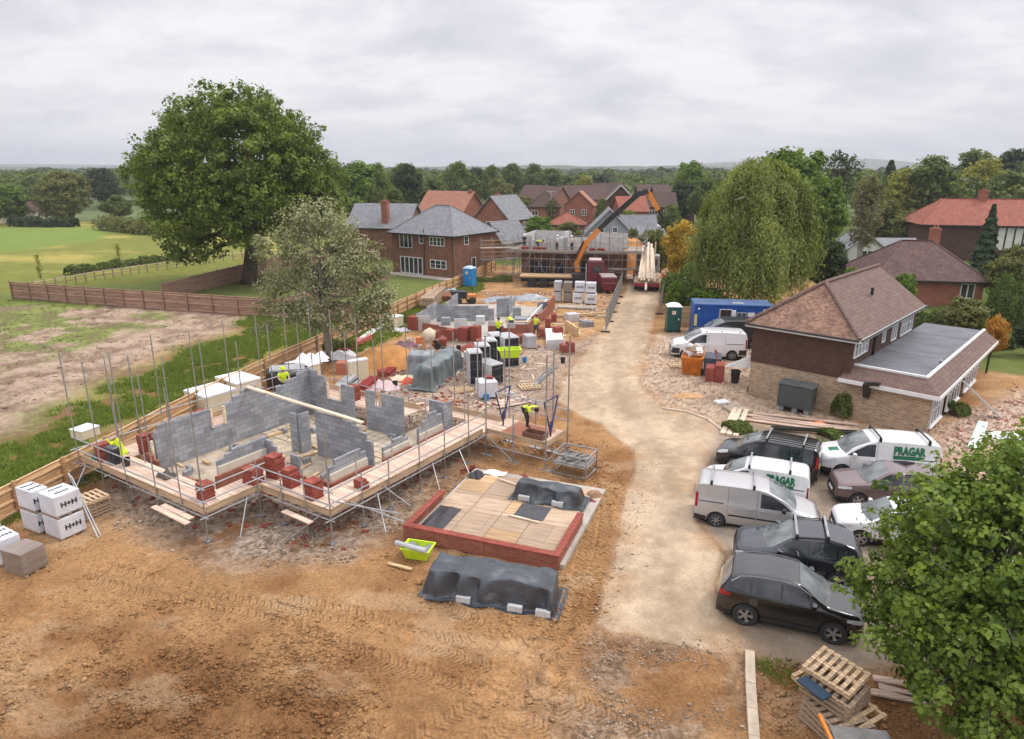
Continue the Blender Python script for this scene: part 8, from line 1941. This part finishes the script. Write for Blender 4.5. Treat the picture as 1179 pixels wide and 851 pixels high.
# unbroken woodland behind: a mass nobody could count
def woodland(name, rows, seed, lm, n_each, leaf):
    rng = np.random.RandomState(seed); Q, Nn, Tt = [], [], []
    for (x, y, z0, r_, h) in rows:
        n = n_each; d = rng.normal(size=(n, 3)); d /= np.linalg.norm(d, axis=1)[:, None]; d[:, 2] = np.abs(d[:, 2]) * 1.0 - .15
        lump = 1 + .22 * np.sin(d[:, 0] * 6 + x) * np.cos(d[:, 1] * 5 + y) + .1 * np.sin(d[:, 2] * 11 + x)
        Q.append(np.stack([x + d[:, 0] * r_ * lump, y + d[:, 1] * r_ * lump, z0 + h * .45 + d[:, 2] * h * .55 * lump], 1)); Nn.append(d + rng.normal(0, .4, (n, 3)) + np.array([0, 0, .4])); Tt.append(np.clip(rng.normal(.45, .16) + rng.normal(0, .14, n), 0, 1))
    o = obj(name, leaf_mesh(name, np.concatenate(Q), np.concatenate(Nn), leaf * (.7 + .6 * rng.random(sum(len(a) for a in Q))), np.concatenate(Tt), LEAF[lm], rng), None, kind='stuff'); return o
r = random.Random(77)
rows = []
for k in range(330):
    y = r.uniform(215, 480); x = r.uniform(-.82, .82) * y * 1.0
    if -110 < x < 60 and y < 260: continue
    if x < -60 and y < 240: continue
    rows.append((x, y, 0, r.uniform(4.5, 8.5), r.uniform(8.5, 12.6 + y * .002)))
woodland('woodland', rows, 3, 'mid green leaf', 300, 1.35)
rows = [(r.uniform(-.85, .85) * y, y, -1, r.uniform(9, 17), r.uniform(9, 15)) for y in [r.uniform(480, 1150) for k in range(420)]]
woodland('far_woodland', rows, 4, 'dark leaf', 150, 3.6)
# right flank wood
rows = [(at(px, Y).x, Y, 0, r.uniform(4, 6.5), r.uniform(9, 13)) for px, Y in [(r.uniform(985, 1260), r.uniform(135, 215)) for k in range(46)]]
woodland('copse', rows, 5, 'mid green leaf', 520, .85)
# distant wooded hills
hm_ = mat('wooded hillside', (.035, .055, .022), .95, .5, .012, bump=.0, col2=(.075, .10, .04))
def hills(name, x0, x1, y0, h_fn, depth, seed):
    mb = MB()
    def fn(u, v):
        x = x0 + (x1 - x0) * u; s = math.sin(PI * v); k = float(fbm(np.array([x * .004 + seed]), np.array([v * 3.]), seed, 4)[0]); k2 = float(fbm(np.array([x * .03]), np.array([v * 22.]), seed + 3, 3)[0])
        return (x, y0 + depth * v, -2 + s * h_fn(u) * (.72 + .55 * k) + s * (k2 - .4) * 9)
    mb.grid(fn, 260, 24, flip=False); obj(name, mb, hm_, smooth=True, kind='structure')
hills('hills', -2600, 2600, 1500, lambda u: 15 + 7 * math.sin(u * 9) ** 2, 900, 3)
hills('hills', 500, 3800, 3000, lambda u: 50 * math.exp(-((u - .33) / .2) ** 2) + 16, 1500, 9)
hills('hills', -4200, 900, 3000, lambda u: 26 + 10 * math.sin(u * 5), 1500, 12)
# ---------------------------------------------------------------- people
SKIN = mat('skin', (.48, .29, .21), .6, .08, 8); HAIR = mat('dark hair', (.03, .02, .015), .8, .3, 20); TROUS = mat('dark work trousers', (.028, .03, .042), .85, .2, 6); BOOT = mat('brown work boots', (.05, .03, .02), .7); GREYT = mat('grey work trousers', (.10, .10, .11), .85, .2, 6)
def skin_mesh(verts, edges, radii, sub=1):
    me = bpy.data.meshes.new('figure'); me.from_pydata([tuple(v) for v in verts], edges, []); o = bpy.data.objects.new('figure', me); C.objects.link(o)
    s = o.modifiers.new('skin', 'SKIN'); s.use_smooth_shade = True
    for i, r in enumerate(radii): d = me.skin_vertices[0].data[i]; d.radius = (r, r); d.use_root = i == 0
    if sub: m = o.modifiers.new('sub', 'SUBSURF'); m.levels = sub
    out = bpy.data.meshes.new_from_object(o.evaluated_get(bpy.context.evaluated_depsgraph_get())); bpy.data.objects.remove(o); return out
def person(label, loc, rz, pose='stand', vest=None, trous=None, head='helmet_white', group=None, seed=0, s=1.):
    """facing local -y"""
    r = random.Random(seed); root = empty('person', label, 'person', loc, rz, group); root.scale = (s,) * 3
    V3 = lambda *a: Vector(a)
    if pose == 'bend':
        pel, wst, chs, nk, hd = V3(0, .12, .92), V3(0, -.02, 1.06), V3(0, -.26, 1.13), V3(0, -.44, 1.12), V3(0, -.57, 1.10)
        sh = [V3(x, -.34, 1.12) for x in (-.19, .19)]; el = [V3(-.25, -.42, .86), V3(.24, -.44, .86)]; ha = [V3(-.14, -.56, .66), V3(.16, -.58, .68)]
    else:
        pel, wst, chs, nk, hd = V3(0, 0, .93), V3(0, -.01, 1.10), V3(0, 0, 1.34), V3(0, -.01, 1.50), V3(0, -.03, 1.64)
        sh = [V3(-.19, 0, 1.42), V3(.19, 0, 1.42)]
        if pose == 'reach': el = [V3(-.27, -.14, 1.2), V3(.27, -.14, 1.2)]; ha = [V3(-.18, -.38, 1.14), V3(.18, -.38, 1.16)]
        else: el = [V3(-.27, .03, 1.15), V3(.27, .03, 1.15)]; ha = [V3(-.27, -.10, .92), V3(.27, -.10, .92)]
    st = .07 + r.uniform(0, .06)
    hip = [V3(-.10, pel.y, .89), V3(.10, pel.y, .89)]; kn = [V3(-.12, pel.y * .4 - .05 - st, .49), V3(.12, pel.y * .4 - .02 + st, .49)]; an = [V3(-.12, .02 - st, .09), V3(.12, .04 + st, .09)]; to = [V3(-.13, -.13 - st, .04), V3(.13, -.11 + st, .04)]
    v = [pel, wst, chs, nk, hd + V3(0, .01, -.08), hd, hd + V3(0, 0, .09)]; rad = [.135, .125, .145, .06, .07, .095, .06]; e = [(0, 1), (1, 2), (2, 3), (3, 4), (4, 5), (5, 6)]
    def chain(p0, pts, rr):
        for p, q_ in zip(pts, rr): v.append(p); rad.append(q_); e.append((p0, len(v) - 1)); p0 = len(v) - 1
        return p0
    fwd = (hd - nk).normalized() if pose == 'bend' else V3(0, -1, 0)
    fd = V3(0, -.5, -.85) if pose == 'bend' else V3(0, -1, 0)
    chain(5, [hd + fd * .105 - V3(0, 0, .015)], [.018])                       # nose
    for i in (0, 1):
        w_ = chain(2, [sh[i], el[i], ha[i]], [.07, .048, .034]); hdn = (ha[i] - el[i]).normalized(); sx = V3(1, 0, 0) * (-1 if i == 0 else 1)
        pm = chain(w_, [ha[i] + hdn * .06], [.034])
        for k in range(4): b = ha[i] + hdn * .10 + V3(0, -.5, .1) * .0 + sx.cross(hdn).normalized() * (.026 * (k - 1.5)); L_ = (.055, .07, .065, .05)[k]; chain(pm, [b, b + hdn * L_ * .6 - sx * .012, b + hdn * L_ - sx * .03], [.011, .009, .008])
        chain(w_, [ha[i] + hdn * .04 + fd * .035, ha[i] + hdn * .075 + fd * .05], [.012, .009])
        chain(0, [hip[i], kn[i], an[i], to[i]], [.088, .06, .045, .04])
    obj('body', skin_mesh(v, e, rad), None, root).data.materials.append(SKIN)
    def cloth(nm, vv, ee, rr, m, sub=1): me = skin_mesh(vv, ee, rr, sub); me.materials.append(m); return obj(nm, me, None, root)
    cloth('jacket', [wst, pel + (wst - pel) * .35, chs, chs.lerp(nk, .62), sh[0], sh[1], el[0].lerp(sh[0], .25), el[1].lerp(sh[1], .25)], [(0, 1), (0, 2), (2, 3), (2, 4), (2, 5), (4, 6), (5, 7)], [.15, .155, .168, .085, .092, .092, .068, .068], vest or M['hivis'])
    cloth('trousers', [pel, hip[0], hip[1], kn[0], kn[1], an[0] + V3(0, 0, .04), an[1] + V3(0, 0, .04)], [(0, 1), (0, 2), (1, 3), (2, 4), (3, 5), (4, 6)], [.15, .105, .105, .078, .078, .062, .062], trous or TROUS)
    for i in (0, 1): cloth('boot', [an[i], to[i].lerp(an[i], .4) - V3(0, 0, .01), to[i] + V3(0, -.03, 0)], [(0, 1), (1, 2)], [.06, .055, .05], BOOT)
    up = (hd - nk).normalized()
    mb = MB()
    if head.startswith('helmet'):
        mb.lathe([(.152, -.005), (.135, .0), (.128, .05), (.10, .105), (.05, .13), (0, .135)], 16); hm2 = M['white'] if 'white' in head else M['hivis']; nm = 'helmet'
    else: mb.lathe([(.098, -.05), (.112, .0), (.108, .05), (.085, .09), (.04, .112), (0, .115)], 14); hm2 = HAIR; nm = 'hair'
    o = obj(nm, mb, hm2, root, smooth=True); o.location = hd + up * .035 - fd * .012; o.rotation_euler = up.to_track_quat('Z', 'Y').to_euler()
    for sx in (-1, 1):
        mb = MB(); mb.lathe([(0, -.012), (.011, -.004), (.011, .004), (0, .012)], 8); o = obj('eye', mb, M['black'], root); o.location = hd + fd * .09 + V3(sx * .034, 0, .015 if pose != 'bend' else .03)
    return root
person('worker in lime hi vis jacket bending over a tray on the loading bay', plot(5.45, 12.5, BZ + .02), PLOT_A + R(70), 'bend', M['hivis'], TROUS, 'hair')
person('worker in lime hi vis and yellow helmet behind the rear block wall', plot(-7.6, 9.7, PZ - .0), PLOT_A + R(60), 'reach', M['hivis'], TROUS, 'helmet_yellow')
person('worker in lime vest and black trousers standing at the brickwork, left of three', P(574, 392), R(165), 'reach', M['hivis'], TROUS, 'hair', seed=2)
person('worker in lime vest stooping inside the second plot walls, middle of three', P(588, 383), R(200), 'bend', M['hivis'], TROUS, 'hair', seed=3)
person('worker in lime vest at the insulated side wall, right of three', P(617, 388), R(120), 'reach', M['hivis'], GREYT, 'hair', seed=4)
SM = Matrix.Translation(sc0) @ Matrix.Rotation(scx, 4, 'Z')
person('worker in lime jacket bending on the far scaffold deck', SM @ Vector((2.7, .6, PH)), scx + R(80), 'bend', M['hivis'], TROUS, 'hair', seed=5)
person('worker in dark clothes standing at the left of the far scaffold deck', SM @ Vector((1.0, .7, PH)), scx + R(20), 'stand', TROUS, TROUS, 'helmet_white', seed=6)
person('worker in white helmet and pale vest mid way along the far scaffold deck', SM @ Vector((4.9, .5, PH)), scx + R(100), 'stand', M['wrap'], TROUS, 'helmet_white', seed=7)
person('worker in white top right of the pale vest on the far scaffold deck', SM @ Vector((6.6, .5, PH)), scx - R(80), 'stand', M['insul'], TROUS, 'helmet_white', seed=8)
person('worker in orange hi vis at the left rear of the timber lorry', P(730, 327), R(60), 'reach', M['hivis_or'], TROUS, 'helmet_white', seed=9)
person('worker in orange hi vis at the right rear of the timber lorry', P(763, 331), R(-70), 'reach', M['hivis_or'], TROUS, 'helmet_white', seed=10)
person('person in red top under the leafy tree at lower right', P(1078, 790), R(100), 'stand', mat('red top', (.55, .02, .04), .7), TROUS, 'hair', seed=11)
# ---------------------------------------------------------------- lower right corner: kerb, pallets, barrow
def kerb(name, label, pts, w, h, m):
    root = empty(name, label, 'kerb', pts[0]); o0 = pts[0]; L = 0
    for a, b in zip(pts[:-1], pts[1:]):
        n = max(1, round((b - a).length / .92))
        for i in range(n):
            p, q_ = a.lerp(b, i / n) - o0, a.lerp(b, (i + .985) / n) - o0; mb = MB(); mb.bar(p + Vector((0, 0, h / 2 - .05)), q_ + Vector((0, 0, h / 2 - .05)), w, h + .1); obj('kerbstone', mb, m, root)
    return root
KM = mat('pale kerb concrete', (.50, .41, .31), .9, .2, 3, bump=.3, bscale=20)
kerb('kerb', 'straight pale concrete kerb running to the bottom edge of the photo', [P(863, 752), P(864, 790), P(868, 851), P(872, 920)], .24, .10, KM)
kerb('kerb', 'curved pale kerb at the top of the car park by the black MPV', [P(762, 471), P(790, 475), P(815, 484), P(832, 497)], .14, .10, KM)
G4 = 'heap of pallets under the leafy tree'
def pallet_at(pc, pr, z, key, lab, tilt=(0, 0), s=1., dz=0):
    """corner pixel and the pixel its long side points to, both at height z"""
    a, b = P(*pc, z), P(*pr, z); o = obj('pallet', PLM[key], None, loc=a + Vector((0, 0, dz))); o.rotation_euler = (tilt[0], tilt[1], ang(a, b)); o.scale = (s, s, 1); tag(o, lab, 'pallet', G4)
for k in range(4): pallet_at((918 + k, 826 - k), (946, 850), .02, 'pallet', ('lowest', 'second', 'third', 'fourth')[k] + ' weathered pallet from the bottom of the heap under the leafy tree', (0, R(1)), 1., k * .13)
for k in range(3): pallet_at((919, 794 + k), (951, 815), .56, 'pallet', ('fifth', 'sixth', 'seventh')[k] + ' pallet up in the leaning heap under the leafy tree', (R(3), R(2)), 1., k * .13)
pallet_at((922, 772), (955, 792), 1.0, 'pallet_new', 'topmost pale slatted pallet on the heap under the leafy tree', (R(7), R(2)), .98, .03)
fa, fb_ = P(911, 777, .62), P(989, 838, .62)
fr_ = empty('open_pallet', 'open frame of fresh orange timber slanting through the heap of pallets', 'pallet frame', fa); fr_.rotation_euler = (R(3), R(5), ang(fa, fb_)); FLn = (fb_ - fa).length
for x in (.05, FLn * .55, FLn * .7, FLn * .85, FLn - .05): mb = MB(); mb.box(x - .05, 0, 0, x + .05, 1.0, .03); obj('slat', mb, M['pallet_new'], fr_)
for y in (.05, .5, .95): mb = MB(); mb.box(0, y - .05, -.10, FLn, y + .05, -.003); obj('bearer', mb, M['timber'], fr_)
mb = MB(); mb.box(-.36, -.16, 0, .36, .16, .04); o = obj('crate_lid', mb, mat('dark blue plastic', (.008, .035, .07), .5), loc=P(937, 793, .97), rz=ang(fa, fb_)); tag(o, 'dark blue plastic sheet trapped between the pallets', 'sheet')
bw = empty('dumper_skip', 'grey steel barrow body with orange handle at the bottom edge', 'barrow', P(992, 884), R(-8))
mb = MB(); mb._hex([(-.5, -.5, .25), (.5, -.5, .25), (.5, .4, .25), (-.5, .4, .25), (-.62, -.6, .62), (.62, -.6, .62), (.62, .5, .62), (-.62, .5, .62)]); o = obj('barrow_body', mb, M['steel_dull'], bw); bevel(o, .04)
mb = MB(); mb.bar((-.66, -.3, .6), (-.8, .6, .75), .07); obj('handle', mb, orn, bw)
for y in (-.2,): obj('wheel', MB().lathe([(0, -.06), (.2, -.06), (.24, 0), (.2, .06), (0, .06)], 14, (.2, y, .24), 'y'), M['dark'], bw)
beams('planks', 'planks lying under the leafy tree at the lower right', (1010, 800), (1080, 815), 3, .22, .05, M['board'], cat='planks', jit=.3)

# ---------------------------------------------------------------- loose stone, clods, grass: nobody could count these
zgrid = None
def ground_z(px_, py_):
    """height of the built relief (nearest grid vertex)"""
    ys = YS; i = np.clip(np.searchsorted(ys, py_), 0, len(ys) - 1); Wd = ys[i] * .86 + 7.5; j = np.clip(np.round((px_ / Wd + 1) / 2 * (NXG - 1)).astype(int), 0, NXG - 1)
    return ZG[i, j], i * NXG + j
NXG = 860; YS = np.unique(GY); ZG = GZ.reshape(len(YS), NXG)
def rocks(name, xy, size, m, seed, flat=.7):
    rng = np.random.RandomState(seed); n = len(xy)
    base = np.array([(0, 0, 1), (.9, 0, .2), (.28, .85, .25), (-.73, .53, .2), (-.7, -.55, .15), (.3, -.85, .2), (0, 0, -.5)], float)
    F = np.array([(0, 1, 2), (0, 2, 3), (0, 3, 4), (0, 4, 5), (0, 5, 1), (6, 2, 1), (6, 3, 2), (6, 4, 3), (6, 5, 4), (6, 1, 5)])
    v = base[None] * (1 + rng.uniform(-.32, .32, (n, 7, 3))); a = rng.uniform(0, 6.28, n); c, s = np.cos(a)[:, None], np.sin(a)[:, None]
    x = v[..., 0] * c - v[..., 1] * s; y = (v[..., 0] * s + v[..., 1] * c) * rng.uniform(.6, 1, n)[:, None]; z = v[..., 2] * flat
    gz, gi = ground_z(xy[:, 0], xy[:, 1]); S = size[:, None]
    P_ = np.stack([x * S + xy[:, 0:1], y * S + xy[:, 1:2], z * S + gz[:, None] + S * .12], -1).reshape(-1, 3)
    f = (F[None] + (np.arange(n) * 7)[:, None, None]).reshape(-1, 3)
    me = bpy.data.meshes.new(name); me.vertices.add(len(P_)); me.vertices.foreach_set('co', P_.astype(np.float32).ravel()); me.loops.add(f.size); me.loops.foreach_set('vertex_index', f.astype(np.int32).ravel()); me.polygons.add(len(f)); me.polygons.foreach_set('loop_start', np.arange(0, f.size, 3, dtype=np.int32)); me.update()
    at_ = me.attributes.new('tint', 'FLOAT', 'POINT'); at_.data.foreach_set('value', np.repeat(rng.random(n), 7).astype(np.float32))
    ca = me.color_attributes.new('earth', 'FLOAT_COLOR', 'POINT'); k = rng.uniform(1.0, 1.5, n)[:, None]; ca.data.foreach_set('color', np.repeat(np.concatenate([np.clip(GCOL[gi] * k, 0, 1), np.ones((n, 1))], 1), 7, axis=0).astype(np.float32).ravel())
    me.materials.append(m); return obj(name, me, None, kind='stuff')
def stonemat(name, lo, hi):
    m, nt, b = newmat(name); at_ = nd(nt, 'ShaderNodeAttribute', attribute_name='tint'); rp = ramp(nt, [(0, lo), (1, hi)]); nt.links.new(at_.outputs['Fac'], rp.inputs['Fac']); nt.links.new(rp.outputs['Color'], b.inputs['Base Color']); b.inputs['Roughness'].default_value = .9; b.inputs['Specular IOR Level'].default_value = .15; return m
rng = np.random.RandomState(8)
def scatter(poly, n, soft=.4, clump=None):
    p = pxpoly(poly); lo, hi = p.min(0), p.max(0); q = rng.uniform(lo, hi, (int(n * 2.2), 2)); q = q[(np.abs(q[:, 0]) < q[:, 1] * .86 + 7) & (q[:, 1] > 8.8)]
    w_ = (fbm(q[:, 0] * .9, q[:, 1] * .9, 3) - .5) * 1.2; k = sdist(q[:, 0] + w_, q[:, 1] - w_, p) > rng.uniform(-soft, soft, len(q)); q = q[k]
    if clump: q = q[fbm(q[:, 0] * clump, q[:, 1] * clump, 66, 3) + rng.uniform(-.12, .12, len(q)) > .5]
    return q[:n]
EARTH = bpy.data.materials['earth and stone']
STA = stonemat('crushed stone', (.16, .12, .09), (.48, .38, .29)); STB = stonemat('pink rubble', (.32, .20, .15), (.62, .46, .37)); STC = stonemat('pale chippings', (.36, .27, .20), (.60, .47, .37))
q_ = scatter(RING_PX, 9000, .9, .7); rocks('crushed_stone', q_, rng.gamma(3, .012, len(q_)) + .015, STA, 1)
q_ = scatter([(-40, 900), (-40, 600), (140, 640), (420, 690), (700, 700), (690, 900)], 9000, 1, 1.1); rocks('clay_clods', q_, rng.gamma(1.6, .010, len(q_)) + .008, EARTH, 2, .6)
q_ = scatter([(-200, 900), (-100, 740), (60, 715), (190, 690), (330, 712), (440, 770), (430, 900)], 14000, .8, .9); rocks('clay_clods', q_, rng.gamma(1.5, .014, len(q_)) + .009, EARTH, 3, .6)
q_ = scatter([(430, 640), (540, 500), (700, 500), (712, 560), (690, 700), (640, 740), (460, 690)], 5000, .8, .9); rocks('clay_clods', q_, rng.gamma(2.0, .013, len(q_)) + .010, EARTH, 4, .6)
q_ = scatter(DARK_PX, 4200, 1.0, .9); rocks('crushed_stone', q_, rng.gamma(1.8, .009, len(q_)) + .007, STA, 5)
q_ = scatter(GRAVEL_PX, 5200, .6); rocks('yard_gravel', q_, rng.gamma(2.2, .013, len(q_)) + .014, STC, 6)
q_ = scatter(YARD_PX, 3200, .6); rocks('yard_gravel', q_, rng.gamma(2.2, .012, len(q_)) + .014, STC, 7)
q_ = scatter(RUBBLE_PX, 6000, .6); rocks('rubble', q_, rng.gamma(1.5, .017, len(q_)) + .012, STB, 8)
q_ = scatter([(875, 760), (1010, 770), (1300, 760), (1300, 900), (875, 900)], 3500, .5, 1.0); rocks('clay_clods', q_, rng.gamma(2.0, .013, len(q_)) + .010, EARTH, 9, .6)
q_ = scatter(PARK_PX, 2600, .5); rocks('loose_grit', q_, rng.gamma(2, .006, len(q_)) + .006, STC, 10)
q_ = scatter([(540, 400), (690, 384), (712, 340), (560, 335)], 1800, .5, .6); rocks('rubble', q_, rng.gamma(2.2, .03, len(q_)) + .03, STB, 11)
q_ = scatter(DRYPATH_PX, 3000, .8, .5); rocks('dry_clods', q_, rng.gamma(2.2, .022, len(q_)) + .02, EARTH, 12, .5)
q_ = scatter([(683, 722), (706, 640), (728, 545), (760, 520), (730, 640), (710, 735)], 1400, .4); rocks('loose_grit', q_, rng.gamma(2, .009, len(q_)) + .008, STC, 13)
def blades(name, q, h, seed, lm='grass blade', w=.03, per=7):
    r_ = np.random.RandomState(seed); q = np.repeat(q, per, 0) + r_.normal(0, .10, (len(q) * per, 2)); n = len(q); gz, _ = ground_z(q[:, 0], q[:, 1]); a = r_.uniform(0, 6.28, n); hh = h * r_.uniform(.45, 1.3, n); lean = r_.normal(0, .35, (n, 2)) * hh[:, None]
    dx, dy = np.cos(a) * w, np.sin(a) * w; b0 = np.stack([q[:, 0] - dx, q[:, 1] - dy, gz - .02], 1); b1 = np.stack([q[:, 0] + dx, q[:, 1] + dy, gz - .02], 1); t = np.stack([q[:, 0] + lean[:, 0], q[:, 1] + lean[:, 1], gz + hh], 1)
    v = np.stack([b0, b1, t], 1).reshape(-1, 3); f = np.arange(3 * n); me = bpy.data.meshes.new(name); me.vertices.add(3 * n); me.vertices.foreach_set('co', v.astype(np.float32).ravel()); me.loops.add(3 * n); me.loops.foreach_set('vertex_index', f.astype(np.int32)); me.polygons.add(n); me.polygons.foreach_set('loop_start', np.arange(0, 3 * n, 3, dtype=np.int32)); me.update()
    at_ = me.attributes.new('tint', 'FLOAT', 'POINT'); at_.data.foreach_set('value', np.repeat(np.clip(r_.normal(.5, .25, n), 0, 1), 3).astype(np.float32)); me.materials.append(LEAF[lm]); obj(name, me, None, kind='stuff')
q_ = scatter(GRASS1_PX, 16000, 1.5); 
gz_, gi_ = ground_z(q_[:, 0], q_[:, 1]); cg = GCOL[gi_]; q_ = q_[cg[:, 1] > cg[:, 0] * 1.02]
blades('grass', q_, .17, 2, w=.035)
q_ = scatter(VERGE2_PX, 2500, .4); blades('grass', q_, .22, 3, w=.045)
q_ = scatter([(0, 560), (100, 520), (260, 455), (252, 470), (110, 552), (0, 606)], 1600, .3); blades('grass', q_, .22, 4, w=.03)
q_ = scatter([(832, 500), (862, 490), (880, 500), (1000, 512), (960, 520), (850, 505)], 700, .2, 1.0); blades('grass', q_, .14, 5, w=.02)
q_ = scatter([(875, 760), (960, 765), (960, 800), (880, 790)], 250, .2, 1.2); blades('grass', q_, .12, 6, w=.015)

# loose red bricks and offcuts all over the yard
def litter(name, poly, n, m, size, seed, flat):
    r_ = random.Random(seed); q = scatter(poly, n, .3); gz, _ = ground_z(q[:, 0], q[:, 1]); mb = MB()
    for (x, y), z in zip(q, gz):
        L, w_, h_ = (k * r_.uniform(.6, 1.3) for k in size); i0 = len(mb.v); mb.box(-L / 2, -w_ / 2, 0, L / 2, w_ / 2, h_); mb.xf(Matrix.Translation((x, y, z)) @ Matrix.Rotation(r_.uniform(0, 6.28), 4, 'Z') @ Matrix.Rotation(r_.uniform(-flat, flat), 4, 'X'), i0)
    obj(name, mb, m, kind='stuff')
litter('brick_rubble', [(470, 410), (560, 395), (640, 398), (600, 412), (560, 470), (400, 470), (420, 440)], 260, M['brick_new'], (.22, .11, .08), 3, .5)
litter('timber_offcuts', [(400, 470), (430, 420), (480, 385), (560, 395), (640, 405), (600, 470)], 150, M['timber_pale'], (.8, .09, .05), 4, .1)
litter('white_scraps', [(380, 470), (420, 400), (480, 380), (640, 400), (610, 460)], 40, M['wrap_grey'], (.35, .2, .05), 5, .3)
litter('brick_rubble', [(1060, 520), (1179, 440), (1300, 440), (1300, 590), (1100, 560)], 260, mat('broken pink brick', (.42, .2, .15), .9, .3, 4), (.2, .12, .08), 6, .6)
litter('brick_rubble', [(765, 400), (880, 410), (860, 470), (750, 460)], 90, mat('sandy broken stone', (.5, .34, .24), .9, .3, 4), (.2, .12, .08), 7, .6)
litter('timber_offcuts', [(560, 345), (700, 350), (690, 384), (640, 392), (540, 380)], 90, M['timber_pale'], (.9, .1, .06), 8, .1)
litter('brick_rubble', [(130, 560), (240, 632), (400, 636), (480, 575), (545, 520), (380, 560), (290, 560), (240, 590)], 90, M['brick_new'], (.2, .1, .07), 9, .5)

# ---------------------------------------------------------------- the air between here and the hills
hz = MB(); hz.box(-5200, -700, -6, 5200, 5200, 150); hzm = bpy.data.materials.new('pale haze'); hzm.use_nodes = True; nt = hzm.node_tree; nt.nodes.clear()
ou = nd(nt, 'ShaderNodeOutputMaterial'); pv_ = nd(nt, 'ShaderNodeVolumePrincipled'); pv_.inputs['Color'].default_value = (.80, .84, .92, 1); pv_.inputs['Density'].default_value = .00028; pv_.inputs['Anisotropy'].default_value = .1; nt.links.new(pv_.outputs[0], ou.inputs['Volume'])
obj('haze', hz, hzm, kind='stuff')
